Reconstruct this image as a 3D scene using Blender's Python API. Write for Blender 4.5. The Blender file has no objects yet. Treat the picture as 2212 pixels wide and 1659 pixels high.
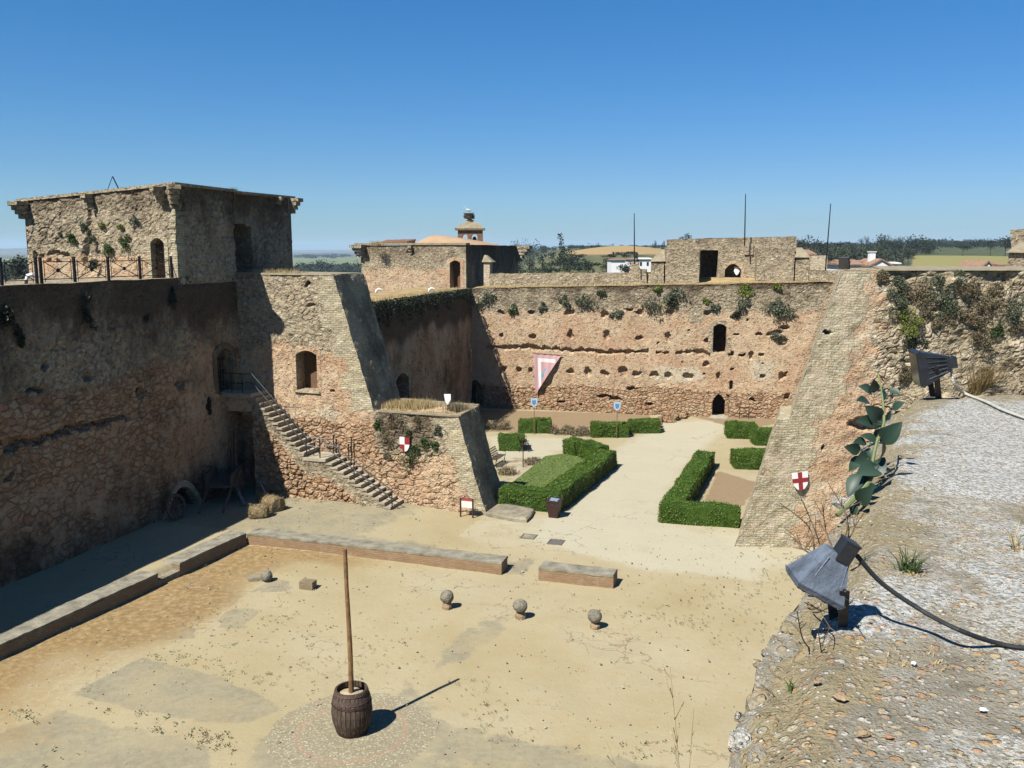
import bpy, math, random
import numpy as np
from mathutils import Vector, Matrix
random.seed(7)
RS = np.random.RandomState(11)
R = math.radians
SC = bpy.context.scene
COL = SC.collection

# ------------------------------------------------------------------ camera model
FPX, CX, CY, EYE, PITCH = 1920.0, 1106.0, 829.5, 12.0, R(8.56)
CP, SP = math.cos(PITCH), math.sin(PITCH)
EYEV = np.array([0.0, 0.0, EYE])

def ray(px, py):
    dx = (px - CX) / FPX; dy = (py - CY) / FPX
    return np.array([dx, CP - dy * SP, -SP - dy * CP])

def gp(px, py, z=0.0):            # pixel of the photograph -> point at height z
    r = ray(px, py)
    return EYEV + r * ((z - EYE) / r[2])

def yp(px, py, Y):                # pixel -> point at distance Y
    r = ray(px, py)
    return EYEV + r * (Y / r[1])

def wp(px, py, p0, p1, off=0.0):  # pixel -> point on the vertical plane through p0,p1 (plan)
    p0 = np.array(p0[:2], float); p1 = np.array(p1[:2], float)
    d = (p1 - p0) / np.linalg.norm(p1 - p0); n = np.array([d[1], -d[0]])
    r = ray(px, py); t = ((p0 + n * off) @ n) / (r[:2] @ n)
    return EYEV + r * t

def wuv(px, py, p0, p1):
    q = wp(px, py, p0, p1)
    p0 = np.array(p0[:2], float); p1 = np.array(p1[:2], float)
    d = (p1 - p0) / np.linalg.norm(p1 - p0)
    return (q[:2] - p0) @ d, q[2]

EV = np.array([0.951, -0.308, 0.0]); NV = np.array([0.308, 0.951, 0.0]); O3 = np.array([-1.3, 39.3, 0.0])
def fr(a, b, z):                   # castle frame -> world
    return O3 + EV * a + NV * b + np.array([0, 0, z])

# ------------------------------------------------------------------ numpy noise
def _hash(ix, iy, iz, seed):
    n = (ix.astype(np.int64) * 374761393 + iy.astype(np.int64) * 668265263 + iz.astype(np.int64) * 1274126177 + seed * 974711) & 0xffffffff
    n = ((n ^ (n >> 13)) * 1274126177) & 0xffffffff
    n = (n ^ (n >> 16)) & 0xffffffff
    return n.astype(np.float64) / 4294967295.0

def vnoise(P, seed=0):
    f = np.floor(P); t = P - f; t = t * t * (3 - 2 * t); f = f.astype(np.int64)
    x, y, z = f[:, 0], f[:, 1], f[:, 2]; r = 0
    for dx in (0, 1):
        wx = t[:, 0] if dx else 1 - t[:, 0]
        for dy in (0, 1):
            wy = t[:, 1] if dy else 1 - t[:, 1]
            for dz in (0, 1):
                wz = t[:, 2] if dz else 1 - t[:, 2]
                r = r + wx * wy * wz * _hash(x + dx, y + dy, z + dz, seed)
    return r

def fbm(P, octs=3, seed=0):
    a, s, tot = 0.0, 1.0, 0.0
    for i in range(octs):
        a = a + s * vnoise(P * (2.0 ** i) + 17.3 * i, seed + i); tot += s; s *= 0.5
    return a / tot

def n2(U, V, sc, seed=0, octs=2):
    return fbm(np.stack([U * sc, V * sc, np.full_like(U, seed * 3.7)], 1), octs, seed)

def worley(U, V, sx, sy, seed=0):   # irregular stones: distance to the joint and a random value per stone
    U = U / sx; V = V / sy; U = U + .35 * (n2(U, V, .9, seed + 1, 2) - .5); V = V + .35 * (n2(U, V, .9, seed + 2, 2) - .5)
    iu, iv = np.floor(U).astype(np.int64), np.floor(V).astype(np.int64); f1 = np.full(U.shape, 9.0); f2 = f1.copy(); cid = np.zeros(U.shape)
    for du in (-1, 0, 1):
        for dv in (-1, 0, 1):
            a, b = iu + du, iv + dv; z = np.zeros_like(a); x = a + .08 + .84 * _hash(a, b, z, seed); y = b + .08 + .84 * _hash(a, b, z + 7, seed); d = np.hypot(U - x, V - y); h = _hash(a, b, z + 3, seed)
            m = d < f1; f2 = np.where(m, f1, np.minimum(f2, d)); cid = np.where(m, h, cid); f1 = np.where(m, d, f1)
    return f2 - f1, cid

def sstep(x, a, b):
    t = np.clip((x - a) / (b - a), 0, 1)
    return t * t * (3 - 2 * t)

# ------------------------------------------------------------------ mesh collector
NA = 9   # uvx uvy, m1 rgb, m2 rgb, rnd
KEYS = dict(brick=2, grey=3, black=4, cobble=5, white=6, green=7, rnd=8)

class Geo:
    def __init__(self):
        self.v = []; self.f = []; self.a = []; self.n = 0
    def add(self, V, Fs, A=None):
        V = np.asarray(V, float).reshape(-1, 3)
        if A is None: A = np.zeros((len(V), NA))
        self.v.append(V); self.a.append(A)
        o = self.n
        if isinstance(Fs, np.ndarray):
            self.f.extend((Fs + o).tolist())
        else:
            self.f.extend([[i + o for i in f] for f in Fs])
        self.n += len(V)
        return self
    def sheet(self, c00, c10, c11, c01, res=0.3, depth=None, attr=None, uv0=(0, 0), keep=None):
        c00, c10, c11, c01 = [np.asarray(c, float) for c in (c00, c10, c11, c01)]
        lu = max(np.linalg.norm(c10 - c00), np.linalg.norm(c11 - c01)); lv = max(np.linalg.norm(c01 - c00), np.linalg.norm(c11 - c10))
        nu = max(1, int(round(lu / res))); nv = max(1, int(round(lv / res)))
        u, v = np.meshgrid(np.linspace(0, 1, nu + 1), np.linspace(0, 1, nv + 1)); u = u.ravel(); v = v.ravel()
        P = (np.outer((1 - u) * (1 - v), c00) + np.outer(u * (1 - v), c10) + np.outer(u * v, c11) + np.outer((1 - u) * v, c01))
        nrm = np.cross(c10 - c00, c01 - c00) + np.cross(c11 - c10, c11 - c01) * 0.001; nrm /= np.linalg.norm(nrm)
        # metric coordinates: distance along the bottom edge direction and along the vertical one
        eu = (c10 - c00) / max(1e-6, np.linalg.norm(c10 - c00)); ev = np.cross(nrm, eu)
        U = (P - c00) @ eu + uv0[0]; W = (P - c00) @ ev + uv0[1]
        A = np.zeros((len(P), NA)); A[:, 0] = U; A[:, 1] = W
        if depth is not None:
            dd = depth(U, W)
            if isinstance(dd, tuple): A[:, 8] = dd[1]; dd = dd[0]
            P = P - np.outer(dd, nrm)
        if attr is not None:
            for k, val in attr(U, W, u, v).items(): A[:, KEYS[k]] = val
        i = np.arange(nu)[None, :] + (np.arange(nv) * (nu + 1))[:, None]; i = i.ravel()
        Fq = np.stack([i, i + 1, i + nu + 2, i + nu + 1], 1)
        if keep is not None:
            cu = (U[Fq].mean(1)); cw = (W[Fq].mean(1)); Fq = Fq[keep(cu, cw)]
        return self.add(P, Fq, A)
    def box(self, c, size, ax=None, **attr):
        x, y, z = [s / 2 for s in size]
        V = np.array([[-x, -y, -z], [x, -y, -z], [x, y, -z], [-x, y, -z], [-x, -y, z], [x, -y, z], [x, y, z], [-x, y, z]])
        uv = np.stack([V[:, 0] + V[:, 1], V[:, 2]], 1)
        if ax is not None: V = V @ np.asarray(ax, float)
        A = np.zeros((8, NA)); A[:, :2] = uv
        for k, val in attr.items(): A[:, KEYS[k]] = val
        return self.add(V + np.asarray(c, float), [[3, 2, 1, 0], [4, 5, 6, 7], [0, 1, 5, 4], [1, 2, 6, 5], [2, 3, 7, 6], [3, 0, 4, 7]], A)
    def hexa(self, b, t, **attr):      # bottom quad, top quad (ccw from above)
        V = np.array(list(b) + list(t), float); A = np.zeros((8, NA))
        A[:, 0] = V[:, 0] + V[:, 1]; A[:, 1] = V[:, 2]
        for k, val in attr.items(): A[:, KEYS[k]] = val
        return self.add(V, [[3, 2, 1, 0], [4, 5, 6, 7], [0, 1, 5, 4], [1, 2, 6, 5], [2, 3, 7, 6], [3, 0, 4, 7]], A)
    def tube(self, pts, r, seg=6, cap=True):
        pts = [np.asarray(p, float) for p in pts]; n = len(pts)
        rr = r if hasattr(r, '__len__') else [r] * n
        V = []; up = np.array([0.0, 0, 1])
        for i, p in enumerate(pts):
            d = pts[min(i + 1, n - 1)] - pts[max(i - 1, 0)]; d /= max(1e-9, np.linalg.norm(d))
            s = np.cross(d, up)
            if np.linalg.norm(s) < 1e-3: s = np.cross(d, [1.0, 0, 0])
            s /= np.linalg.norm(s); w = np.cross(s, d)
            for k in range(seg):
                a = 2 * math.pi * k / seg
                V.append(p + rr[i] * (math.cos(a) * s + math.sin(a) * w))
        Fs = [[i * seg + k, i * seg + (k + 1) % seg, (i + 1) * seg + (k + 1) % seg, (i + 1) * seg + k] for i in range(n - 1) for k in range(seg)]
        if cap: Fs += [list(range(seg))[::-1], [(n - 1) * seg + k for k in range(seg)]]
        return self.add(V, Fs)
    def lathe(self, c, prof, seg=24, ax=None, closed=True):
        V = []
        for r, z in prof:
            for k in range(seg):
                a = 2 * math.pi * k / seg; V.append([r * math.cos(a), r * math.sin(a), z])
        V = np.array(V)
        A = np.zeros((len(V), NA)); A[:, 0] = np.tile(np.arange(seg) / seg, len(prof)); A[:, 1] = V[:, 2]
        if ax is not None: V = V @ np.asarray(ax, float)
        n = len(prof)
        Fs = [[i * seg + k, i * seg + (k + 1) % seg, (i + 1) * seg + (k + 1) % seg, (i + 1) * seg + k] for i in range(n - 1) for k in range(seg)]
        if closed: Fs += [list(range(seg))[::-1], [(n - 1) * seg + k for k in range(seg)]]
        return self.add(V + np.asarray(c, float), Fs, A)
    def prism(self, poly, d, **attr):   # planar polygon (3-D points, ccw seen from outside) extruded by -d vector
        P = np.asarray(poly, float); n = len(P); V = np.vstack([P, P + np.asarray(d, float)]); A = np.zeros((2 * n, NA))
        A[:, 0] = V[:, 0] + V[:, 1]; A[:, 1] = V[:, 2]
        for k, val in attr.items(): A[:, KEYS[k]] = val
        Fs = [list(range(n)), list(range(2 * n - 1, n - 1, -1))] + [[(i + 1) % n, i, n + i, n + (i + 1) % n] for i in range(n)]
        return self.add(V, Fs, A)
    def leaves(self, C, size, nrm=None, asp=1.7, rs=RS, bend=0.0, drop=0.0):   # diamond leaves at centres C
        C = np.asarray(C, float); n = len(C)
        if not hasattr(size, '__len__'): size = size * (0.6 + 0.8 * rs.rand(n))
        a = rs.normal(size=(n, 3)); a[:, 2] -= drop; a /= np.linalg.norm(a, axis=1)[:, None]
        if nrm is not None:
            nn = nrm + rs.normal(size=(n, 3)) * 0.6; nn /= np.linalg.norm(nn, axis=1)[:, None]
            a = a - nn * (a * nn).sum(1)[:, None]; a /= np.linalg.norm(a, axis=1)[:, None]
            b = np.cross(nn, a)
        else:
            b = np.cross(a, rs.normal(size=(n, 3))); b /= np.linalg.norm(b, axis=1)[:, None]
        s = np.asarray(size)[:, None]
        V = np.stack([C - a * s * .5, C + b * s * .5 / asp, C + a * s * .5, C - b * s * .5 / asp], 1).reshape(-1, 3)
        A = np.zeros((4 * n, NA)); A[:, 8] = np.repeat(rs.rand(n), 4)
        i = np.arange(n) * 4
        return self.add(V, np.stack([i, i + 1, i + 2, i + 3], 1), A)
    def icos(self, C, rad, rs=RS, squash=1.0, rough=0.25):
        t = (1 + 5 ** .5) / 2
        B = np.array([[-1, t, 0], [1, t, 0], [-1, -t, 0], [1, -t, 0], [0, -1, t], [0, 1, t], [0, -1, -t], [0, 1, -t], [t, 0, -1], [t, 0, 1], [-t, 0, -1], [-t, 0, 1]]) / math.sqrt(1 + t * t)
        Fi = np.array([[0, 11, 5], [0, 5, 1], [0, 1, 7], [0, 7, 10], [0, 10, 11], [1, 5, 9], [5, 11, 4], [11, 10, 2], [10, 7, 6], [7, 1, 8], [3, 9, 4], [3, 4, 2], [3, 2, 6], [3, 6, 8], [3, 8, 9], [4, 9, 5], [2, 4, 11], [6, 2, 10], [8, 6, 7], [9, 8, 1]])
        C = np.asarray(C, float); n = len(C)
        sc = np.asarray(rad)[:, None, None] * (1 + rough * rs.normal(size=(n, 12, 1)).clip(-1.5, 1.5)) * (np.array([1, 1, squash]) * (0.75 + 0.5 * rs.rand(n, 1, 3)))
        an = rs.rand(n) * 6.28; co, si = np.cos(an), np.sin(an)
        Bx = B[None, :, :] * sc
        X = Bx[:, :, 0] * co[:, None] - Bx[:, :, 1] * si[:, None]; Y = Bx[:, :, 0] * si[:, None] + Bx[:, :, 1] * co[:, None]
        V = np.stack([X, Y, Bx[:, :, 2]], 2) + C[:, None, :]
        A = np.zeros((12 * n, NA)); A[:, 8] = np.repeat(rs.rand(n), 12)
        Fs = (Fi[None] + (np.arange(n) * 12)[:, None, None]).reshape(-1, 3)
        return self.add(V.reshape(-1, 3), Fs, A)
    def build(self, name, mat, parent=None, label=None, cat=None, group=None, kind=None, noise=None, smooth=False, at=None, plabel=None):
        V = np.vstack(self.v) if self.v else np.zeros((0, 3)); A = np.vstack(self.a)
        if noise:
            for amp, sc, sd in noise:
                D = np.stack([fbm(V * sc, 2, sd + 5 * k) for k in range(3)], 1) - 0.5
                V = V + D * 2 * amp
        if parent is not None:
            org = np.array(parent['_o']); loc = (0, 0, 0)
        else:
            org = np.array(at, float) if at is not None else np.array([(V[:, 0].min() + V[:, 0].max()) / 2, (V[:, 1].min() + V[:, 1].max()) / 2, V[:, 2].min()])
            loc = org
        me = bpy.data.meshes.new(name); me.from_pydata((V - org).tolist(), [], self.f)
        for nm, sl in (('m1', (2, 3, 4)), ('m2', (5, 6, 7))):
            at_ = me.attributes.new(nm, 'FLOAT_VECTOR', 'POINT'); at_.data.foreach_set('vector', A[:, list(sl)].astype(np.float32).ravel())
        at_ = me.attributes.new('uvm', 'FLOAT_VECTOR', 'POINT'); at_.data.foreach_set('vector', np.stack([A[:, 0], A[:, 1], A[:, 8]], 1).astype(np.float32).ravel())
        me.materials.append(mat)
        if smooth: me.polygons.foreach_set('use_smooth', [True] * len(me.polygons))
        me.update()
        o = bpy.data.objects.new(name, me); COL.objects.link(o); o.location = loc
        o['_o'] = [float(x) for x in org]
        if parent is not None: o.parent = parent
        if plabel: o['label'] = plabel
        tag(o, label, cat, group, kind)
        return o

def tag(o, label=None, cat=None, group=None, kind=None):
    if label: o['label'] = label
    if cat: o['category'] = cat
    if group: o['group'] = group
    if kind: o['kind'] = kind
    return o

def empty(name, loc, label, cat, group=None):
    o = bpy.data.objects.new(name, None); COL.objects.link(o); o.location = [float(x) for x in loc]
    o.empty_display_size = 0.2; o['_o'] = [float(x) for x in loc]
    return tag(o, label, cat, group)

def dup(root, loc, rotz=0.0, label=None, group=None, scale=1.0):
    r = root.copy(); COL.objects.link(r); r.location = [float(x) for x in loc]; r.rotation_euler = (0, 0, rotz); r.scale = (scale,) * 3
    if label: r['label'] = label
    if group: r['group'] = group
    for ch in list(root.children):
        c = ch.copy(); COL.objects.link(c); c.parent = r
        for g in list(ch.children):
            d = g.copy(); COL.objects.link(d); d.parent = c
    return r

# ------------------------------------------------------------------ node helper
KALB = 0.525       # overall reflectance level of the procedural colours below
class NT:
    def __init__(self, name):
        self.m = bpy.data.materials.new(name); self.m.use_nodes = True; self.t = self.m.node_tree
        self.N = self.t.nodes; self.L = self.t.links; self.N.clear()
        self.out = self.N.new('ShaderNodeOutputMaterial'); self.bs = self.N.new('ShaderNodeBsdfPrincipled')
        self.L.new(self.bs.outputs[0], self.out.inputs[0]); self.bs.inputs['Roughness'].default_value = 0.9
        self.bs.inputs['Specular IOR Level'].default_value = 0.15
    def set(self, sock, v):
        if isinstance(v, bpy.types.NodeSocket): self.L.new(v, sock)
        elif v is not None:
            if sock.type == 'RGBA' and len(v) == 3: v = (*v, 1)
            sock.default_value = v
    def node(self, typ, **kw):
        n = self.N.new(typ)
        for k, v in kw.items(): setattr(n, k, v)
        return n
    def pos(self): return self.node('ShaderNodeNewGeometry').outputs['Position']
    def attr(self, name): return self.node('ShaderNodeAttribute', attribute_name=name).outputs['Vector']
    def sep(self, v):
        n = self.node('ShaderNodeSeparateXYZ'); self.set(n.inputs[0], v); return n.outputs
    def comb(self, x, y, z=0.0):
        n = self.node('ShaderNodeCombineXYZ')
        for i, q in enumerate((x, y, z)): self.set(n.inputs[i], q)
        return n.outputs[0]
    def math(self, op, a, b=None, c=None, clamp=False):
        n = self.node('ShaderNodeMath', operation=op, use_clamp=clamp); self.set(n.inputs[0], a)
        if b is not None: self.set(n.inputs[1], b)
        if c is not None: self.set(n.inputs[2], c)
        return n.outputs[0]
    def vmath(self, op, a, b=None, s=None):
        n = self.node('ShaderNodeVectorMath', operation=op); self.set(n.inputs[0], a)
        if b is not None: self.set(n.inputs[1], b)
        if s is not None: self.set(n.inputs['Scale'], s)
        return n.outputs[0]
    def noise(self, scale, vec=None, detail=3.0, rough=0.55, dist=0.0, col=False):
        n = self.node('ShaderNodeTexNoise'); self.set(n.inputs['Vector'], vec if vec is not None else self.pos())
        n.inputs['Scale'].default_value = scale; n.inputs['Detail'].default_value = detail; n.inputs['Roughness'].default_value = rough; n.inputs['Distortion'].default_value = dist
        return n.outputs['Color' if col else 'Fac']
    def voro(self, scale, vec=None, feature='F1', rand=1.0):
        n = self.node('ShaderNodeTexVoronoi', feature=feature); self.set(n.inputs['Vector'], vec if vec is not None else self.pos())
        n.inputs['Scale'].default_value = scale; n.inputs['Randomness'].default_value = rand
        return n
    def mix(self, f, a, b, mode='MIX'):
        n = self.node('ShaderNodeMix', data_type='RGBA', blend_type=mode, clamp_factor=True)
        self.set(n.inputs[0], f); self.set(n.inputs[6], a); self.set(n.inputs[7], b); return n.outputs[2]
    def mixf(self, f, a, b):
        n = self.node('ShaderNodeMix', data_type='FLOAT'); self.set(n.inputs[0], f); self.set(n.inputs[2], a); self.set(n.inputs[3], b); return n.outputs[0]
    def ramp(self, f, stops, interp='LINEAR'):
        n = self.node('ShaderNodeValToRGB'); self.set(n.inputs[0], f); r = n.color_ramp; r.interpolation = interp
        while len(r.elements) < len(stops): r.elements.new(0.5)
        for e, (p, c) in zip(r.elements, stops):
            e.position = p; e.color = (*c, 1) if hasattr(c, '__len__') else (c, c, c, 1)
        return n.outputs[0]
    def step(self, x, a, b):
        n = self.node('ShaderNodeMapRange', interpolation_type='SMOOTHSTEP'); self.set(n.inputs[0], x); n.inputs[1].default_value = a; n.inputs[2].default_value = b
        return n.outputs[0]
    def bump(self, h, dist=0.05, strength=1.0, normal=None):
        n = self.node('ShaderNodeBump'); self.set(n.inputs['Height'], h); n.inputs['Distance'].default_value = dist; n.inputs['Strength'].default_value = strength
        if normal is not None: self.set(n.inputs['Normal'], normal)
        return n.outputs[0]
    def done(self, col=None, nrm=None, rough=None, **kw):
        if col is not None: self.set(self.bs.inputs['Base Color'], self.mix(1.0, col, (KALB, KALB, KALB), 'MULTIPLY') if isinstance(col, bpy.types.NodeSocket) else col)
        if nrm is not None: self.set(self.bs.inputs['Normal'], nrm)
        if rough is not None: self.set(self.bs.inputs['Roughness'], rough)
        for k, v in kw.items(): self.set(self.bs.inputs[k], v)
        return self.m

def simple(name, c, rough=0.8, var=0.25, scale=6.0, bump=0.0, metal=0.0, spec=0.3, bs=30.0):
    n = NT(name); f = n.noise(scale, detail=4); d = tuple(x * (1 - var) for x in c); l = tuple(min(1, x * (1 + var)) for x in c)
    col = n.ramp(f, [(0.3, d), (0.7, l)]); nr = n.bump(n.noise(bs), bump) if bump else None
    return n.done(col, nr, rough, Metallic=metal, **{'Specular IOR Level': spec})

def foliage(name, cols, trans=0.25, rough=0.6, spec=0.3):
    n = NT(name); a = n.sep(n.attr('uvm'))[2]; big = n.noise(2.5, detail=2)
    f = n.math('ADD', n.math('MULTIPLY', a, 0.6), n.math('MULTIPLY', big, 0.45))
    col = n.ramp(f, [(0.15 + 0.65 * i / (len(cols) - 1), c) for i, c in enumerate(cols)])
    n.done(col, None, rough, **{'Specular IOR Level': spec})
    if trans:
        tr = n.node('ShaderNodeBsdfTranslucent'); n.L.new(n.bs.inputs['Base Color'].links[0].from_socket, tr.inputs[0]); mx = n.node('ShaderNodeMixShader'); mx.inputs[0].default_value = trans
        n.L.new(n.bs.outputs[0], mx.inputs[1]); n.L.new(tr.outputs[0], mx.inputs[2]); n.L.new(mx.outputs[0], n.out.inputs[0])
    return n.m

# ------------------------------------------------------------------ materials
def masonry(name, tint=1.0):
    n = NT(name); P = n.pos(); m1 = n.sep(n.attr('m1')); m2 = n.sep(n.attr('m2'))
    warp = n.vmath('SCALE', n.vmath('SUBTRACT', n.noise(1.8, P, 2, col=True), (0.5, 0.5, 0.5)), s=0.35)
    Pd = n.vmath('ADD', P, warp); Pz = n.vmath('MULTIPLY', Pd, (1, 1, 1.6))
    nb = n.noise(0.33, P, 4); nm = n.noise(1.7, P, 4, 0.6); nf = n.noise(11, P, 3, 0.65); nf2 = n.noise(4.5, P, 4, 0.65)
    # rubble: stones of two sizes half sunk in lime mortar
    w2 = n.vmath('ADD', Pz, n.vmath('SCALE', n.vmath('SUBTRACT', n.noise(7, P, 2, col=True), (0.5, 0.5, 0.5)), s=0.085))
    va = n.voro(3.6, w2); vb = n.voro(6.8, w2); ca = n.sep(va.outputs['Color']); cb = n.sep(vb.outputs['Color'])
    sa = n.math('MULTIPLY', n.step(va.outputs['Distance'], .52, .36), n.step(ca[0], .38, .46)); sb_ = n.math('MULTIPLY', n.step(vb.outputs['Distance'], .52, .34), n.step(cb[0], .30, .4))
    stops = [(0.0, (.34, .275, .185)), (.25, (.50, .40, .26)), (.5, (.62, .52, .355)), (.7, (.64, .46, .30)), (.85, (.45, .41, .32)), (1, (.78, .69, .52))]
    mort = n.ramp(nf2, [(.3, (.37, .295, .19)), (.5, (.52, .43, .29)), (.7, (.61, .51, .355))])
    rubble = n.mix(n.math('MULTIPLY', sb_, .85), mort, n.ramp(cb[1], stops)); rubble = n.mix(n.math('MULTIPLY', sa, .9), rubble, n.ramp(ca[1], stops))
    gapa = n.math('MULTIPLY', n.math('MULTIPLY', n.step(va.outputs['Distance'], .50, .60), n.step(nf2, .46, .6)), .55)
    rubble = n.mix(gapa, rubble, (.13, .10, .065)); rubble = n.mix(n.math('MULTIPLY', n.step(nf, .5, .75), .35), rubble, (.20, .17, .12))
    rubh = n.math('MAXIMUM', n.math('MULTIPLY', sa, 1.0), n.math('MULTIPLY', sb_, .6))
    # tapia: pinkish rammed lime and earth, pebbly
    pv = n.voro(7.5, w2); ps = n.step(pv.outputs['Distance'], .42, .2); pr = n.sep(pv.outputs['Color'])
    tap = n.ramp(nm, [(.25, (.52, .335, .19)), (.42, (.64, .455, .285)), (.6, (.69, .53, .355)), (.78, (.57, .355, .205))])
    tap = n.mix(n.math('MULTIPLY', n.step(n.noise(.42, P, 5, .65), .46, .62), .6), tap, (.575, .345, .205)); tap = n.mix(n.math('MULTIPLY', n.step(n.noise(.8, P, 5, .7), .5, .68), .55), tap, (.62, .50, .34))
    tap = n.mix(n.math('MULTIPLY', ps, n.step(pr[1], .4, .8)), tap, n.ramp(pr[0], [(0, (.42, .23, .13)), (.5, (.54, .35, .22)), (1, (.66, .53, .37))]))
    # larger reddish stones, joints only partly open
    v2 = n.voro(2.5, w2); v2b = n.voro(2.5, w2, 'DISTANCE_TO_EDGE'); e2 = v2b.outputs['Distance']; r2 = n.sep(v2.outputs['Color'])[1]
    cob = n.ramp(r2, [(0, (.46, .26, .145)), (.4, (.55, .35, .20)), (.7, (.60, .43, .27)), (1, (.50, .30, .17))]); cob = n.mix(n.math('MULTIPLY', n.step(nf2, .45, .65), .5), cob, (.62, .47, .31))
    jw = n.step(n.math('SUBTRACT', e2, n.math('MULTIPLY', n.math('SUBTRACT', nf2, .45), .22)), .045, .005)
    cob = n.mix(n.math('MULTIPLY', n.math('MULTIPLY', jw, n.step(nm, .4, .62)), .6), cob, (.27, .15, .085)); e1 = e2
    # brick quoins
    uv = n.attr('uvm'); bt = n.node('ShaderNodeTexBrick'); n.L.new(n.vmath('ADD', uv, n.vmath('SCALE', warp, s=0.06)), bt.inputs['Vector'])
    for k, v in (('Color1', (.62, .535, .36, 1)), ('Color2', (.53, .45, .295, 1)), ('Mortar', (.40, .33, .21, 1))): bt.inputs[k].default_value = v
    bt.inputs['Scale'].default_value = 1.0; bt.inputs['Brick Width'].default_value = .27; bt.inputs['Row Height'].default_value = .10; bt.inputs['Mortar Size'].default_value = .013; bt.inputs['Mortar Smooth'].default_value = .3; bt.inputs['Bias'].default_value = -.1
    bvar = n.noise(3.0, n.vmath('MULTIPLY', P, (1, 1, 5)), 3)
    brick = n.mix(n.math('MULTIPLY', n.step(bvar, .5, .72), .45), bt.outputs['Color'], (.74, .67, .49)); brick = n.mix(n.math('MULTIPLY', n.step(nm, .55, .75), .45), brick, (.40, .33, .21))
    bfac = bt.outputs['Fac']
    def msk(s, w=.75, lo=.42, hi=.58, nz=None):
        q = n.math('ADD', s, n.math('MULTIPLY', n.math('SUBTRACT', nz if nz is not None else nm, .5), w)); return n.step(q, lo, hi)
    wid_ = n.node('ShaderNodeTexWhiteNoise', noise_dimensions='2D'); us = n.sep(uv); rw = n.math('FLOOR', n.math('DIVIDE', us[1], .10)); n.L.new(n.comb(n.math('FLOOR', n.math('DIVIDE', n.math('ADD', us[0], n.math('MULTIPLY', rw, .137)), .27)), rw), wid_.inputs['Vector'])
    brick = n.mix(n.math('MULTIPLY', n.math('GREATER_THAN', wid_.outputs['Value'], .86), .6), brick, (.76, .70, .53))
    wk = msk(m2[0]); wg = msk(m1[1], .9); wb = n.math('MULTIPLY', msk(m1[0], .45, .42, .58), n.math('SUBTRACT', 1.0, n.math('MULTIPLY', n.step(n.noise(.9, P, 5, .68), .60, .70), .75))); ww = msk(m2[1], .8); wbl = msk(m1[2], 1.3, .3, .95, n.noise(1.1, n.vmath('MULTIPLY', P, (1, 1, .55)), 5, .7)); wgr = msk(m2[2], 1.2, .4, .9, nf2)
    col = n.mix(wk, tap, cob); col = n.mix(wg, col, rubble); col = n.mix(wb, col, brick); col = n.mix(ww, col, n.mix(nf2, (.60, .48, .33), (.74, .64, .47)))
    # open pits and dark crumbling spots
    pit = n.step(n.noise(5.2, P, 4, .62), .57, .66); pit2 = n.step(n.noise(2.6, n.vmath('MULTIPLY', P, (1, 1, .7)), 5, .68), .56, .66)
    nob = n.math('SUBTRACT', 1.0, n.math('MULTIPLY', wb, .75))
    col = n.mix(n.math('MULTIPLY', n.math('MULTIPLY', pit, nob), n.mixf(wg, .36, .42)), col, n.mix(wg, (.27, .15, .085), (.13, .10, .07)))
    col = n.mix(n.math('MULTIPLY', n.math('MULTIPLY', pit2, nob), n.mixf(wg, .26, .38)), col, n.mix(wg, (.38, .22, .125), (.20, .16, .11)))
    col = n.mix(n.math('MULTIPLY', n.sep(n.attr('uvm'))[2], .5), col, n.mix(wg, (.17, .085, .045), (.10, .075, .05)))
    # weather stains: grey vertical streaks
    stk = n.noise(1.6, n.vmath('MULTIPLY', P, (1, 1, .22)), 5, .7)
    col = n.mix(n.math('MULTIPLY', n.step(stk, .53, .72), .42), col, (.25, .20, .15))
    col = n.mix(n.math('MULTIPLY', n.step(nf, .58, .75), .35), col, (.15, .11, .08))
    col = n.mix(n.math('MULTIPLY', wbl, .88), col, n.mix(nf2, (.046, .031, .020), (.15, .10, .064))); col = n.mix(n.math('MULTIPLY', wgr, .8), col, n.mix(nf, (.06, .08, .03), (.16, .17, .07)))  # black mask: stains, plus shade painted into the two shaded curtain walls
    hs = n.math('MULTIPLY', rubh, .75); hc = n.math('SUBTRACT', n.math('MULTIPLY', n.step(e2, 0.0, .16), .8), n.math('MULTIPLY', jw, .6)); hp = n.math('MULTIPLY', ps, .28)
    h = n.mixf(wk, hp, hc); h = n.mixf(wg, h, hs); h = n.mixf(wb, h, n.math('MULTIPLY', n.math('SUBTRACT', 1.0, bfac), .35))
    h = n.math('ADD', h, n.math('MULTIPLY', nf, .55)); h = n.math('ADD', h, n.math('MULTIPLY', nf2, .8)); h = n.math('SUBTRACT', h, n.math('MULTIPLY', n.math('MULTIPLY', pit, nob), .7))
    if tint != 1.0: col = n.mix(1.0, col, (tint, tint, tint), 'MULTIPLY')
    return n.done(col, n.bump(h, .10, .85))

M = {}
M['mas'] = masonry('weathered_masonry')
# ------------------------------------------------------------------ wall tools
class Wall:                      # vertical plane p0 -> p1 (plan), outward normal = dir x z
    def __init__(s, p0, p1):
        s.p0 = np.array([p0[0], p0[1], 0.0]); d = np.array([p1[0] - p0[0], p1[1] - p0[1], 0.0]); s.L = float(np.linalg.norm(d)); s.e = d / s.L
        s.n = np.array([s.e[1], -s.e[0], 0.0])
    def P(s, u, v, d=0.0): return s.p0 + s.e * u + s.n * (-d) + np.array([0, 0, v])   # d = depth into the wall
    def uv(s, px, py, off=0.0):
        q = wp(px, py, s.p0, s.p0 + s.e, off); return float((q - s.p0) @ s.e), float(q[2])
    def ax(s): return np.array([s.e, -s.n, [0, 0, 1.0]])

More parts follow.
